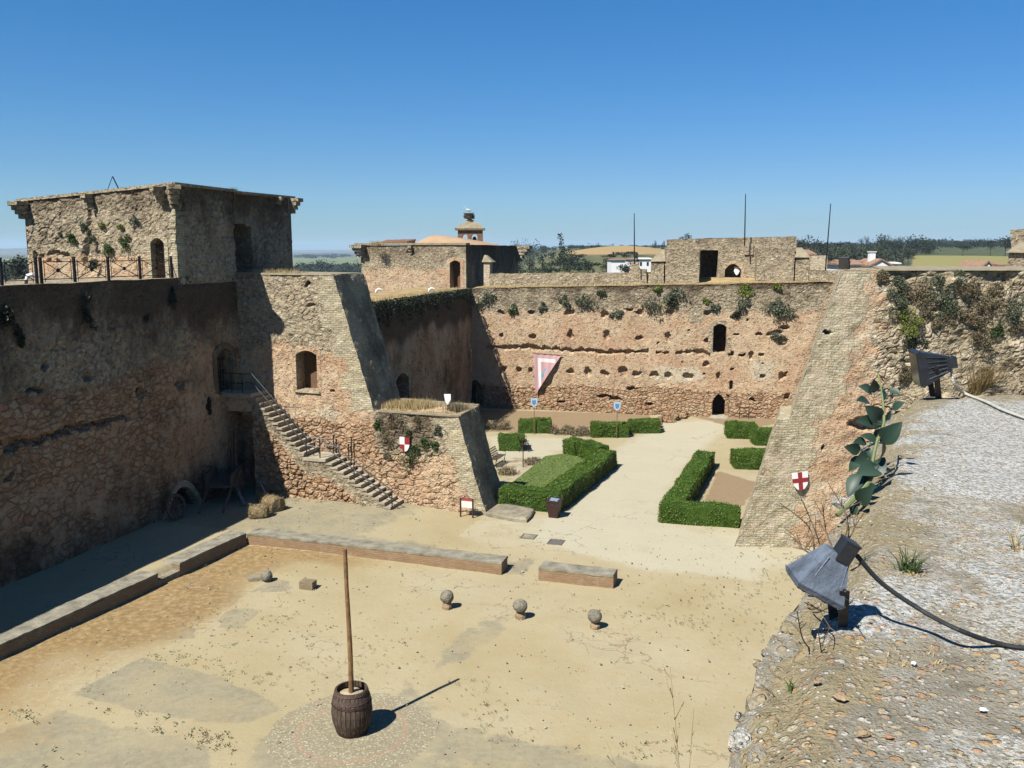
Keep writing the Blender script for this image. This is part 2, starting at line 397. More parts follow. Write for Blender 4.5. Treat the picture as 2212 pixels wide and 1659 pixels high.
def Z2(x, y): return (432 + .3125 * x, 518.4 + .3125 * y)
def Z3(x, y): return (734.4 + .3125 * x, 414.7 + .3125 * y)
def Z4(x, y): return (1036.8 + .3125 * x, 561.6 + .3125 * y)
def Z5(x, y): return (1296 + .2344 * x, 388.8 + .2344 * y)
def Z6(x, y): return (1607 + .2734 * x, 432 + .2734 * y)
def Z7(x, y): return (1607 + .2734 * x, 864 + .2734 * y)
def Z8(x, y): return (1520.6 + .2734 * x, 1205.3 + .2734 * y)
def Y1(x, y): return (.3125 * x, 777.6 + .3125 * y)
def X1(x, y): return (.3125 * x, 362.9 + .3125 * y)
def Y2(x, y): return (.3125 * x, 1140.5 + .3125 * y)
def Y3(x, y): return (604.8 + .3125 * x, 1123.2 + .3125 * y)
def Y5(x, y): return (432 + .2448 * x, 734.4 + .2448 * y)
def Y6(x, y): return (751.7 + .1979 * x, 812.2 + .1979 * y)
def Y8(x, y): return (1684.8 + .2396 * x, 743 + .2396 * y)

def mk_depth(holes=(), arches=(), cracks=(), seed=0, rough=0.05, stones=None):   # stones: list of (mask(U,V), sx, sy, depth)
    def f(U, V):
        jt = np.zeros_like(U); hit = np.zeros(U.shape, bool)
        d = (n2(U, V, 1.6, seed + 3, 3) - .5) * 2 * rough
        wob = n2(U, V, 3.2, seed, 3) - .5; wob2 = n2(U, V, 2.6, seed + 9, 3) - .5
        for (u, v, ru, rv, dp) in holes:
            r = np.sqrt(((U + wob * .42 - u) / ru) ** 2 + ((V + wob2 * .42 - v) / rv) ** 2)
            d = np.maximum(d, dp * sstep(r, 1.15, .75))
        for (mask, sx, sy, dp) in (stones or ()):
            e, cid = worley(U, V, sx, sy, seed + 40); m = mask(U, V); opn = .35 + .65 * sstep(n2(U, V, .7, seed + 50, 3), .38, .6); j = (1 - sstep(e, .02, .26)) * m * opn
            d = d + dp * j - dp * .8 * (cid - .5) * m; jt = np.maximum(jt, sstep(j, .35, .95) * .9)
        for (pts, hw, dp) in cracks:
            cu = np.array([p[0] for p in pts]); cv = np.array([p[1] for p in pts])
            c = np.interp(U, cu, cv); ins = (U > cu[0]) & (U < cu[-1])
            w = hw * (0.8 + 2.2 * wob); dist = np.abs(V - c + wob2 * .18) / np.maximum(w, .02)
            d = np.maximum(d, np.where(ins, dp * sstep(dist, 1.25, .6), 0))
        for (u0, u1, v0, v1, rise, dp) in arches:
            m = (u0 + u1) / 2; h = (u1 - u0) / 2; top = v1 - rise * ((U - m) / h) ** 2
            ins = (U >= u0) & (U <= u1) & (V >= v0) & (V <= top)
            d = np.where(ins, dp, d); jt = np.where(ins, 0, jt)
        return d, jt
    return f

def arch_pts(u0, u1, v0, v1, rise, n=9):
    m = (u0 + u1) / 2; h = (u1 - u0) / 2
    return [(u0, v0)] + [(u0 + (u1 - u0) * i / n, v1 - rise * ((u0 + (u1 - u0) * i / n - m) / h) ** 2) for i in range(n + 1)] + [(u1, v0)]

def surround(w, u0, u1, v0, v1, rise, wid=.25, proud=.03, deep=.3, lift=0.0, **attr):
    g = Geo(); pi = arch_pts(u0, u1, v0, v1, rise); po = arch_pts(u0 - wid, u1 + wid, v0, v1 + wid, rise * 1.25)
    for i in range(len(pi) - 1):
        a, b, c, d = pi[i], pi[i + 1], po[i + 1], po[i]
        if abs(a[0] - b[0]) + abs(a[1] - b[1]) < 1e-4: continue
        F_ = [w.P(a[0], a[1], -proud), w.P(d[0], d[1], -proud), w.P(c[0], c[1], -proud), w.P(b[0], b[1], -proud)]
        g.prism(F_, -w.n * (deep + proud), **attr)
    return g

def back_panel(w, u0, u1, v0, v1, d):
    g = Geo(); g.prism([w.P(u0, v0, d), w.P(u1, v0, d), w.P(u1, v1, d), w.P(u0, v1, d)], -w.n * .06); return g

LAND_Z = 5.3
M['dark'] = simple('dark_interior_earth', (.05, .035, .025), .95, .3, 3)
M['brownin'] = simple('inner_room_plaster', (.20, .11, .06), .95, .2, 2, .02)
M['iron'] = simple('black_painted_iron', (.018, .018, .02), .5, .3, 20, 0, .3)
M['rail'] = simple('grey_galvanised_rail', (.10, .105, .11), .45, .2, 15, 0, .7)
M['oldwood'] = simple('weathered_timber', (.13, .095, .065), .85, .35, 9, .01)
M['step'] = simple('worn_stone_tread', (.47, .41, .30), .9, .2, 3, .01)
M['walk'] = simple('dry_grass_walk', (.43, .31, .15), .95, .35, 1.2, .03, bs=12)
M['cap'] = simple('mortar_coping', (.34, .285, .19), .95, .25, 2.5, .02, bs=14)

# ------------------------------------------------------------------ 1 long curtain wall in shade
LWs = Wall((-17.9 - .3239 * 14, 15.0), (-13.3, 43.2))
TL = 10.8
lw = Geo()
pu = lambda x, y: LWs.uv(x, y)
lh = []
for (x, y, rx, ry) in [(250, 560, 60, 40), (430, 505, 60, 28), (560, 470, 60, 26), (720, 430, 60, 22), (860, 400, 40, 25), (60, 820, 25, 20), (90, 590, 30, 60), (250, 205, 22, 30), (15, 580, 30, 22), (318, 30, 20, 28), (965, 205, 20, 18)]:
    u, v = pu(*Y1(x, y)); s = .3125 * 33 / 1920; lh.append((u, v, rx * s * 2.0, ry * s * .8, .35))
for (x, y) in [(1015, 1040), (1400, 740), (980, 1560), (620, 1450), (1250, 1500)]:
    u, v = pu(*X1(x, y)); lh.append((u, v, .3, .14, .35))
lcr = [([pu(*Y1(980, 380)), pu(*Y1(1150, 330)), pu(*Y1(1300, 290)), pu(*Y1(1480, 235))], .05, .09), ([pu(*Y1(0, 590)), pu(*Y1(380, 500)), pu(*Y1(700, 430)), pu(*Y1(980, 370))], .07, .11)]
du = pu(487, 800)[0]; door_a = (du - .62, du + .62, LAND_Z, pu(487, 757)[1] + .1, .35, 1.6)
au, av = pu(394, 1060); arch_a = (au - 1.1, au + 1.1, -.2, pu(394, 1058)[1] + .15, 1.1, .9)
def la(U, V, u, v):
    return dict(grey=sstep(V + 2.5 * (n2(U, V, .25, 9) - .5), 6.2, 8.2) * .7, black=np.clip(.33 + sstep(V, 7.4, 10.4) * .75 + sstep(V, 5.5, 1.0) * .40 + 1.1 * (n2(U, V, .3, 19, 3) - .5), 0, 1.1), cobble=.55 + .5 * (n2(U, V, .3, 91) - .5), white=.0)  # base and foot of black paint shade into the wall; upper band is staining
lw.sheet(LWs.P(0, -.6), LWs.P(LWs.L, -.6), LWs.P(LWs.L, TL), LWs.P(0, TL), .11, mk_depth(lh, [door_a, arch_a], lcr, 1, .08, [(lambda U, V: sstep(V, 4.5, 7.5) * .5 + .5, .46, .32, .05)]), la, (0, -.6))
lw.sheet(LWs.P(0, TL), LWs.P(LWs.L, TL), LWs.P(LWs.L, TL, 5), LWs.P(0, TL, 5), .4, None, lambda U, V, u, v: dict(grey=.8 + 0 * U))
lw.sheet(LWs.P(LWs.L, -.6, 5), LWs.P(0, -.6, 5), LWs.P(0, TL, 5), LWs.P(LWs.L, TL, 5), 1.0)
lw.sheet(LWs.P(0, -.6, 5), LWs.P(0, -.6), LWs.P(0, TL), LWs.P(0, TL, 5), .6)
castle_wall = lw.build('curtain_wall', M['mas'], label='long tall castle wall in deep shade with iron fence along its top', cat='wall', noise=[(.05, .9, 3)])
surround(LWs, *door_a[:5], wid=.28, proud=.02, deep=.5, brick=.6, black=.7).build('door_surround', M['mas'], castle_wall)
g = Geo()
for k in range(6):
    u = door_a[0] + .12 + k * .2; g.tube([LWs.P(u, LAND_Z, .5), LWs.P(u, LAND_Z + 1.7, .5)], .018, 5)
for v in (.25, .95, 1.55): g.tube([LWs.P(door_a[0], LAND_Z + v, .5), LWs.P(door_a[1], LAND_Z + v, .5)], .018, 5)
g.build('grille_door', M['iron'], castle_wall)
surround(LWs, *arch_a[:5], wid=.28, proud=.02, deep=.4, brick=.7, cobble=1).build('niche_arch', M['mas'], castle_wall)

# iron fence on the wall top
fe = empty('iron_fence', LWs.P(LWs.uv(180, 603)[0], TL), 'low black iron fence with crossed panels on the shaded wall top', 'fence')
posts = [(-40, 614), (4, 612), (80, 607), (90, 606.5), (162, 602), (235, 599), (303, 596), (371, 594)]
pw = [LWs.P(LWs.uv(x, y, -.35)[0], TL, .35) for x, y in posts]
def pole_box(c, w, h): g_ = Geo(); g_.box(c + np.array([0, 0, h / 2]), (w, w, h), LWs.ax()); g_.box(c + np.array([0, 0, h + .015]), (w * 1.25, w * 1.25, .03), LWs.ax()); return g_
for p in pw: pole_box(p, .085, .92).build('fence_post', M['iron'], fe)
for a, b in zip(pw[:-1], pw[1:]):
    if np.linalg.norm(a - b) < .6: continue
    g = Geo(); d = (b - a) / np.linalg.norm(b - a); a2 = a + d * .16; b2 = b - d * .16; zz = lambda p, z: p + np.array([0, 0, z])
    for z in (.14, .78): g.tube([zz(a, z), zz(b, z)], .016, 5)
    for p in (a2, b2): g.tube([zz(p, .05), zz(p, .86)], .014, 5)
    g.tube([zz(a2, .14), zz(b2, .78)], .016, 5); g.tube([zz(a2, .78), zz(b2, .14)], .016, 5)
    g.lathe(zz((a2 + b2) / 2, .46), [(.08, -.02), (.08, .02)], 8, np.array([LWs.e, [0, 0, 1.0], LWs.n]))
    g.build('fence_panel', M['iron'], fe)

# ------------------------------------------------------------------ 2 square tower upper left
C1 = np.array([-14.62, 39.2, 0]); T1z, T1l = 14.75, 14.2
wl = Wall(C1 - EV * 1.0, C1)
uL = wp(63, 597, C1, C1 + EV); lenL = float(np.linalg.norm((uL - C1)[:2]))
TF = Wall(C1 - EV * lenL, C1)                      # sunlit face
TA = Wall(C1, (-13.27, 43.2))                      # shaded face, near part
Bp = TA.P(TA.L, 0, .7); TB = Wall(Bp, (-11.95, 48.9))
tg = empty('castle_tower', TF.P(TF.L / 2, TL - .1), 'square stone tower with corbelled corners above the fenced wall, upper left', 'tower')
g = Geo(); dU, dV = TF.uv(344, 598); _, dT = TF.uv(344, 514)
gd = (dU - .36, dU + .36, TL - .3, dT, .22, 1.0)
th = [TF.uv(*X1(x, y)) + (.13, .1, .2) for x, y in [(345, 598), (375, 600), (405, 603), (440, 603), (470, 600), (330, 640), (400, 650), (280, 620), (245, 590)]]
th += [TF.uv(*X1(630, 640)) + (.45, .9, .22), TF.uv(*X1(640, 420)) + (.3, 1.2, .15), TF.uv(*X1(628, 240)) + (.22, .28, .5)]
g.sheet(TF.P(0, TL - .3), TF.P(TF.L, TL - .3), TF.P(TF.L, T1z), TF.P(0, T1l), .08, mk_depth(th, [gd], (), 5, .09, [(lambda U, V: .4 + .6 * sstep(V, 11.6, 12.4), .42, .3, .05)]),
        lambda U, V, u, v: dict(grey=.35 + .7 * sstep(v, .25, .45), brick=sstep(U, TF.L - .45, TF.L - .3) * 1.0 * sstep(v, .8, .74), black=.46 * sstep(v, .2, .6) + .25 * sstep(v, .7, 1) , green=.25 + 0 * U), (0, TL - .3))
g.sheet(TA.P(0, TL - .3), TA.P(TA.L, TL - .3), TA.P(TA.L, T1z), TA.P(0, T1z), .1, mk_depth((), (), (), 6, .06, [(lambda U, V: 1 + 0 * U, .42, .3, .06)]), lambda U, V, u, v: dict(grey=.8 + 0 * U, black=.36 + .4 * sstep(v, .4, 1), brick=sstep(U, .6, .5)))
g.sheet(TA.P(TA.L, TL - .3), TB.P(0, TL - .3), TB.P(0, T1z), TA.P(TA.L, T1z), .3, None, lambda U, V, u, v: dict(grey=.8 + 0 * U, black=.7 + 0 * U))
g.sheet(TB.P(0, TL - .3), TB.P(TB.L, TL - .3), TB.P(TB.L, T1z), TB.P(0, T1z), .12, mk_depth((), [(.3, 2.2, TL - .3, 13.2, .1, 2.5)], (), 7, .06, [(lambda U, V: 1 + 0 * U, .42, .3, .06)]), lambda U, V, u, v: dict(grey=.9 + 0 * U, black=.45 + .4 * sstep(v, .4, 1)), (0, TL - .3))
bk1 = TF.P(0, 0) + NV * 10.2; bk2 = TB.P(TB.L, 0)
up = lambda p, z: np.array([p[0], p[1], z])
g.sheet(up(bk2, TL - .3), up(bk1, TL - .3), up(bk1, T1l), up(bk2, T1z), 1.0); g.sheet(up(bk1, TL - .3), TF.P(0, TL - .3), TF.P(0, T1l), up(bk1, T1l), 1.0)
g.sheet(TF.P(0, T1l), TF.P(TF.L, T1z), up(bk2, T1z), up(bk1, T1l), .5, None, lambda U, V, u, v: dict(grey=1 + 0 * U))
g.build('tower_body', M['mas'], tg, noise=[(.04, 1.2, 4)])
surround(TF, *gd[:5], wid=.2, proud=.025, deep=.3, brick=1).build('door_surround', M['mas'], tg)
g = Geo()
for k in range(6): u = gd[0] + .06 + k * .12; g.tube([TF.P(u, TL - .3, .3), TF.P(u, dT - .3, .3)], .014, 5)
for v in (10.9, 11.4, 11.9, 12.2): g.tube([TF.P(gd[0], v, .3), TF.P(gd[1], v, .3)], .013, 5)
g.build('grille_door', M['iron'], tg)
def corbel(w, u, z, dirs, wd=.55, n=4, h=.2, out=.16):
    g_ = Geo()
    for k in range(n):
        for (d_, s_) in dirs:
            o = out * (k + 1); c = w.P(u, z - h * (n - k) + h / 2) + d_ * (o / 2 - .1)
            s1 = np.cross([0, 0, 1.0], d_); g_.box(c, (wd * (.7 + .1 * k), o + .2, h * .92), np.array([s1, d_, [0, 0, 1.0]]), grey=1, black=.25)
    return g_
diag = lambda a, b: (a + b) / np.linalg.norm(a + b)
corbel(TF, 0, T1l + .02, [(diag(-EV, -NV), 0), (-NV, 0), (-EV, 0)]).build('corbel', M['mas'], tg, noise=[(.03, 2, 1)])
corbel(TF, TF.L, T1z + .02, [(diag(TF.n, TA.n), 0)], .5).build('corbel', M['mas'], tg, noise=[(.03, 2, 2)])
corbel(TF, TF.L - .62, T1z - .04, [(TF.n, 0)], .22, 4).build('corbel', M['mas'], tg, noise=[(.02, 2, 3)])
corbel(TB, TB.L, T1z + .02, [(diag(TB.n, NV), 0), (NV, 0), (TB.n, 0)], .5, 4).build('corbel', M['mas'], tg, noise=[(.03, 2, 4)])
corbel(TB, .35, T1z + .03, [(TB.n, 0)], .3, 2).build('corbel', M['mas'], tg); corbel(TB, TB.L - 1.2, T1z + .03, [(TB.n, 0)], .3, 2).build('corbel', M['mas'], tg)
corbel(TF, TF.uv(*X1(628, 220))[0], T1l + .28, [(TF.n, 0)], .3, 3).build('corbel', M['mas'], tg)
g = Geo(); o_ = .08
g.hexa([TF.P(-.35, T1l, -o_), TF.P(TF.L, T1z, -o_), TF.P(TF.L, T1z, .7), TF.P(-.35, T1l, .7)], [TF.P(-.35, T1l + .13, -o_), TF.P(TF.L, T1z + .13, -o_), TF.P(TF.L, T1z + .13, .7), TF.P(-.35, T1l + .13, .7)], grey=1)
g.hexa([TA.P(-.1, T1z + .002, -.15), TA.P(TA.L + .1, T1z, -.12), TA.P(TA.L + .1, T1z, .8), TA.P(.7, T1z, .8)], [TA.P(-.1, T1z + .14, -.15), TA.P(TA.L + .1, T1z + .12, -.12), TA.P(TA.L + .1, T1z + .12, .8), TA.P(.7, T1z + .14, .8)], grey=1)
g.hexa([TB.P(-.1, T1z - .003, -.12), TB.P(TB.L + .3, T1z - .003, -.12), TB.P(TB.L + .3, T1z, .8), TB.P(-.1, T1z, .8)], [TB.P(-.1, T1z + .115, -.12), TB.P(TB.L + .3, T1z + .12, -.12), TB.P(TB.L + .3, T1z + .12, .8), TB.P(-.1, T1z + .115, .8)], grey=1)
g.build('coping', M['mas'], tg, noise=[(.03, 1.5, 8)])
# lean-to mast on the tower roof
g = Geo(); b0 = yp(262, 402, 42); g.tube([up(b0, 14.5), yp(243, 381, 42)], .03, 5); g.tube([up(yp(225, 410, 42), 14.4), yp(243, 381, 42)], .016, 5)
g.build('roof_mast', M['iron'], label='thin leaning mast with a stay wire on the upper left tower roof', cat='mast')

# ------------------------------------------------------------------ 3 cross wall with raking brick end (two tiers)
ST = Wall(fr(-13.1, 0, 0), fr(0.12, 0, 0)); A0 = -13.1
U = lambda a: a - A0
zt, zT = 4.52, 10.84
sg = empty('cross_wall', fr(-6, 1.5, 0), 'sunlit stone cross wall with arched window and raking brick end', 'wall')
win = (U(-9.51), U(-8.38), 5.38, 7.28, .2, 1.3); nx, nz = fp = (U(-11.62), 0); nich = (U(-12.35), U(-11.0), -.3, 2.55, .9, 1.4)
def sattr(wid, edge):
    def f(Uu, V, u, v):
        # distance to the raking edge, toothed
        e = edge(V); d = e - Uu; w = wid * (.85 + .16 * np.sign(np.sin(V * 4.4 + 2 * n2(V, V, .5, 3))) + .9 * (n2(Uu, V, .9, 31) - .5))
        lit = Uu - U(-7.6)
        return dict(brick=sstep(d, w, w - .2), grey=.25 + .65 * sstep(V + .9 * (n2(Uu, V, .4, 21) - .5), 6.4, 8.6) + .75 * sstep(Uu, U(-5.6), U(-5.2)) * sstep(V, 2.0, 3.6) * sstep(Uu, U(-1.3), U(-2.2)), cobble=.9 * sstep(V, 4.6, 3.4) * (1 - .5 * sstep(Uu, U(-5.5), U(-5.0))),
                    white=.55 * np.exp(-((Uu - U(-7.9)) / .9) ** 2 - ((V - 4.3) / .5) ** 2) + .1 + .25 * sstep(n2(Uu, V, .5, 61), .6, .8), black=.3 * sstep(V, 10.1, 10.8) + .12 + .65 * np.exp(-(np.maximum(np.abs(Uu - U(-3.9)) - .9, 0) / .7) ** 2 - (np.maximum(np.abs(V - 3.9) - .6, 0) / .8) ** 2), green=.3 * np.exp(-((Uu - U(-4.3)) / 1.2) ** 2 - ((V - 3.1) / 1.3) ** 2))
    return f
e_lo = lambda V: U(.12) + (U(-1.19) - U(.12)) * V / zt
e_up = lambda V: U(-5.43) + (U(-7.35) - U(-5.43)) * (V - zt) / (zT - zt)
U_lo = lambda V: e_lo(V) - 1.1; U_up = lambda V: e_up(V) - 1.15
g = Geo()
sh = [ST.uv(*Z2(740, 305)) + (.12, .13, .5), ST.uv(*Z2(760, 455)) + (.2, .1, .12), ST.uv(*Z2(920, 1045)) + (.12, .1, .3)]
g.sheet(ST.P(0, -.5), ST.P(U(.26), -.5), ST.P(U(-1.19), zt), ST.P(0, zt), .06, mk_depth(sh, [nich], (), 11, .06, [(lambda U, V: sstep(V, 4.4, 3.6) * sstep(U, U_lo(V), U_lo(V) - .5), 0.44, .28, .06)]), sattr(1.15, e_lo), (0, -.5))
g.sheet(ST.P(0, zt), ST.P(U(-5.43), zt), ST.P(U(-7.35), zT), ST.P(0, zT), .06, mk_depth(sh, [win], (), 12, .05, [(lambda U, V: (.25 + .75 * sstep(V, 6, 8)) * sstep(U, U_up(V), U_up(V) - .5), 0.36, .26, .032)]), sattr(1.25, e_up), (0, zt))
th1, th2 = 3.0, 2.6
br = lambda Uu, V, u, v: dict(brick=1 + 0 * Uu, black=.5 + .5 * (n2(Uu, V, .5, 12) - .5))
S = lambda a, z, d: ST.P(U(a), z, d)
g.sheet(S(.26, -.5, 0), S(.26, -.5, th2), S(-1.19, zt, th2), S(-1.19, zt, 0), .07, mk_depth((), (), (), 13, .03), br)
g.sheet(S(-5.43, zt, 0), S(-5.43, zt, th1), S(-7.35, zT, th1), S(-7.35, zT, 0), .07, mk_depth((), (), (), 14, .03), br)
g.sheet(S(-5.43, zt, 0), S(-1.19, zt, 0), S(-1.19, zt, th2), S(-5.43, zt, th2), .15, None, lambda Uu, V, u, v: dict(white=.35 + 0 * Uu, grey=.3 + 0 * Uu))
g.sheet(S(A0, zT, 0), S(-7.35, zT, 0), S(-7.35, zT, th1), S(A0, zT, th1), .2, None, lambda Uu, V, u, v: dict(grey=1 + 0 * Uu))
g.sheet(S(.26, -.5, th2), S(A0, -.5, th2), S(A0, zt, th2), S(-1.19, zt, th2), .4, None, lambda Uu, V, u, v: dict(cobble=1 + 0 * Uu))
g.sheet(S(-5.43, zt, th1), S(A0, zt, th1), S(A0, zT, th1), S(-7.35, zT, th1), .4, None, lambda Uu, V, u, v: dict(grey=1 + 0 * Uu)); g.sheet(S(A0, zt, th2), S(-5.43, zt, th2), S(-5.43, zt, th1), S(A0, zt, th1), 1)
g.build('wall_body', M['mas'], sg, noise=[(.06, .9, 9), (.035, 3.6, 2)])
surround(ST, *win[:5], wid=.2, proud=.012, deep=.5, white=.35, grey=.3).build('window_surround', M['mas'], sg)
back_panel(ST, win[0] - .2, win[1] + .2, win[2] - .2, win[3] + .2, .75).build('window_blocking', M['brownin'], sg)
g = Geo(); g.hexa([S(-9.62, 5.26, -.09), S(-8.25, 5.24, -.09), S(-8.25, 5.24, .5), S(-9.62, 5.26, .5)], [S(-9.62, 5.36, -.07), S(-8.25, 5.34, -.07), S(-8.25, 5.4, .5), S(-9.62, 5.4, .5)], grey=1, black=.2); g.build('window_sill', M['mas'], sg)
g = Geo()
for (a0, z0, a1, z1) in [(-1.19, zt, -5.2, zt)]:
    g.hexa([S(-5.2, zt + .003, -.05), S(-1.15, zt + .003, -.05), S(-1.25, zt + .003, .16), S(-5.2, zt + .003, .16)], [S(-5.2, zt + .09, -.05), S(-1.15, zt + .09, -.05), S(-1.25, zt + .09, .16), S(-5.2, zt + .09, .16)])
    g.hexa([S(-5.2, zt + .003, th2 - .16), S(-1.15, zt + .003, th2 - .16), S(-1.15, zt + .003, th2 + .04), S(-5.2, zt + .003, th2 + .04)], [S(-5.2, zt + .24, th2 - .16), S(-1.15, zt + .14, th2 - .16), S(-1.15, zt + .14, th2 + .04), S(-5.2, zt + .24, th2 + .04)])
    g.hexa([S(-1.36, zt + .006, .16), S(-1.14, zt + .006, .16), S(-1.14, zt + .006, th2 - .16), S(-1.36, zt + .006, th2 - .16)], [S(-1.36, zt + .085, .16), S(-1.14, zt + .085, .16), S(-1.14, zt + .085, th2 - .16), S(-1.36, zt + .085, th2 - .16)])
g.build('terrace_kerb', M['cap'], sg, noise=[(.02, 2, 3)])
g = Geo(); g.hexa([S(A0 + .1, zT + .002, -.05), S(-7.4, zT + .002, -.05), S(-7.4, zT + .002, th1 + .05), S(A0 + .1, zT + .002, th1 + .05)], [S(A0 + .1, zT + .1, -.03), S(-7.45, zT + .07, -.03), S(-7.45, zT + .07, th1 + .03), S(A0 + .1, zT + .1, th1 + .03)]); g.build('coping', M['cap'], sg, noise=[(.02, 2, 3)])

# ------------------------------------------------------------------ 4 staircase along the cross wall
sw = 1.35
stg = empty('stone_staircase', fr(-7.5, -.7, 0), 'two flights of worn stone steps climbing the cross wall to a door', 'staircase')
def sb(a0, a1, z0, z1, b0=-sw, b1=0.02):
    return [fr(a0, b0, z0), fr(a1, b0, z0), fr(a1, b1, z0), fr(a0, b1, z0)], [fr(a0, b0, z1), fr(a1, b0, z1), fr(a1, b1, z1), fr(a0, b1, z1)]
n_up, n_lo = 12, 11; midz = 2.42; zb = .22
ua0, ua1 = -11.15, -8.45; la0, la1 = -7.3, -4.05
prof = []   # stepped outline of the masonry under the treads
for k in range(n_up):
    a0 = ua0 + (ua1 - ua0) * k / n_up; a1 = ua0 + (ua1 - ua0) * (k + 1) / n_up; z = LAND_Z - (LAND_Z - midz) * (k + 1) / (n_up + 1)
    b, t = sb(a0 - .05, a1 + .03, z - .085, z, -sw - .01); g = Geo(); g.hexa(b, t); g.build('step', M['step'], stg, noise=[(.015, 2, k)])
    prof.append((a0, a1, z - .075))
prof.append((ua1, la0, midz - .12))
for k in range(n_lo):
    a0 = la0 + (la1 - la0) * k / n_lo; a1 = la0 + (la1 - la0) * (k + 1) / n_lo; z = midz - (midz - zb) * (k + 1) / (n_lo + 1)
    b, t = sb(a0 - .05, a1 + .03, z - .085, z, -sw - .01); g = Geo(); g.hexa(b, t); g.build('step', M['step'], stg, noise=[(.015, 2, k + 20)])
    prof.append((a0, a1, z - .075))
b, t = sb(ua1 - .02, la0 + .03, midz - .14, midz, -sw - .06); g = Geo(); g.hexa(b, t); g.build('landing', M['step'], stg, noise=[(.015, 2, 5)])
b, t = sb(-13.05, ua0 + .05, LAND_Z - .2, LAND_Z - .012, -sw - .12); g = Geo(); g.hexa(b, t); g.build('landing', M['step'], stg, noise=[(.015, 2, 6)])
b, t = sb(la1 - .1, la1 + .38, 0.02, .2, -sw - .1, -.1); g = Geo(); g.hexa(b, t); g.build('step', M['step'], stg, noise=[(.02, 2, 7)])
FW = Wall(fr(-13.1, -sw + .02, 0), fr(la1, -sw + .02, 0))
g = Geo()
for (a0, a1, zz_) in prof:
    if zz_ < 0.1: continue
    g.sheet(fr(a0, -sw + .02, -.4), fr(a1, -sw + .02, -.4), fr(a1, -sw + .02, zz_), fr(a0, -sw + .02, zz_), .05, mk_depth((), (), (), 31, .03, [(lambda U, V, zz_=zz_: sstep(V, zz_ - .7, zz_ - .95), .42, .30, .10)]), lambda Uu, V, u, v, zz_=zz_: dict(cobble=1 - .0 * Uu - .9 * sstep(V, zz_ - .95, zz_ - .6), grey=.9 * sstep(V, zz_ - .9, zz_ - .55), black=.5 * sstep(V, zz_ - .75, zz_ - .25)), (a0 + 13.1, -.4))
    g.sheet(fr(a1, -sw + .02, zz_ - .45), fr(a1, 0, zz_ - .45), fr(a1, 0, zz_), fr(a1, -sw + .02, zz_), .4)
# shaded bay below the top landing with open arch
g.sheet(fr(-13.0, -sw + .1, LAND_Z - .9), fr(ua0, -sw + .1, LAND_Z - .9), fr(ua0, -sw + .1, LAND_Z - .15), fr(-13.0, -sw + .1, LAND_Z - .15), .15)
g.sheet(fr(ua0 + .05, 0, -.4), fr(ua0 + .05, -sw + .02, -.4), fr(ua0 + .05, -sw + .02, LAND_Z - .3), fr(ua0 + .05, 0, LAND_Z - .3), .2)
g.build('stair_foundation', M['mas'], stg, noise=[(.05, 1.7, 9), (.03, 4, 4)])
def rail(pts, posts_, h=(.5, .92)):
    g_ = Geo()
    for hh in h: g_.tube([np.array(p) + [0, 0, hh] for p in pts], .026, 6)
    return g_
zs_up = lambda a: LAND_Z - (LAND_Z - midz) * (a - ua0) / (ua1 - ua0)
zs_lo = lambda a: midz - (midz - zb) * (a - la0) / (la1 - la0)
br_ = -sw + .12
rail([fr(-11.55, br_, LAND_Z), fr(ua0, br_, LAND_Z), fr(ua1 + .1, br_, midz + .05), fr(la0, br_, midz), fr(la1 + .1, br_, zb)], None).build('handrail', M['rail'], stg)
for a, z in [(-10.6, zs_up(-10.6) - .1), (ua1 + .1, midz), (-7.65, midz), (-5.9, zs_lo(-5.9) - .1), (la1 + .05, .2)]:
    g = Geo(); g.tube([fr(a, br_, z), fr(a, br_, z + .95)], .03, 6); g.build('rail_post', M['rail'], stg)
rail([fr(ua1 + .4, -.12, midz), fr(la0 + .1, -.12, midz)], None, (.35,)).build('wall_rail', M['rail'], stg)
for a in (-7.55, -7.4, -6.75, -6.6):
    g = Geo(); g.tube([fr(a, -.12, midz - .3), fr(a, -.12, midz + .85 - (.35 if a > -6.8 and a < -6.65 else 0) - (.2 if a == -7.4 else 0))], .028, 6); g.build('rail_post', M['iron'], stg)
g = Geo(); g.tube([fr(-13.0, br_, LAND_Z + .9), fr(-11.6, br_, LAND_Z + .9)], .024, 5); g.tube([fr(-13.0, br_, LAND_Z + .45), fr(-11.6, br_, LAND_Z + .45)], .02, 5)
for a in (-12.9, -12.3, -11.7): g.tube([fr(a, br_, LAND_Z - .1), fr(a, br_, LAND_Z + .9)], .02, 5)
g.build('landing_rail', M['iron'], stg)

# ------------------------------------------------------------------ 5 far shaded wall (W2) and its walk
W2 = Wall((-8.97, 44.2), (-3.08, 67.6)); T2 = 9.1
g = Geo(); gu, gv = W2.uv(868, 806); gate = (gu - 1.15, gu + 1.15, -.3, gv, .45, 2.0)
g.sheet(W2.P(0, -.5), W2.P(W2.L, -.5), W2.P(W2.L, T2), W2.P(0, T2), .1, mk_depth((), [gate], (), 41, .06, [(lambda U, V: .7 + 0 * U, .46, .32, .045)]), lambda Uu, V, u, v: dict(black=np.clip(.42 + .9 * (n2(Uu, V, .3, 29, 3) - .5) + 1.0 * sstep(V + 1.6 * (n2(Uu, V * .3, .8, 4) - .5), 6.2, 8.0), 0, 1.1), green=.55 * sstep(V, 7.4, 8.6), grey=.5 * sstep(V, 7.5, 8.5), cobble=.45 + .5 * (n2(Uu, V, .3, 93) - .5)), (0, -.5))  # base level of black is painted shade; the top band is growth and stain
g.sheet(W2.P(0, T2), W2.P(W2.L, T2), W2.P(W2.L, T2, 4.5), W2.P(0, T2, 4.5), .3, None, lambda Uu, V, u, v: dict(white=.1 + 0 * Uu, grey=.2 + 0 * Uu))
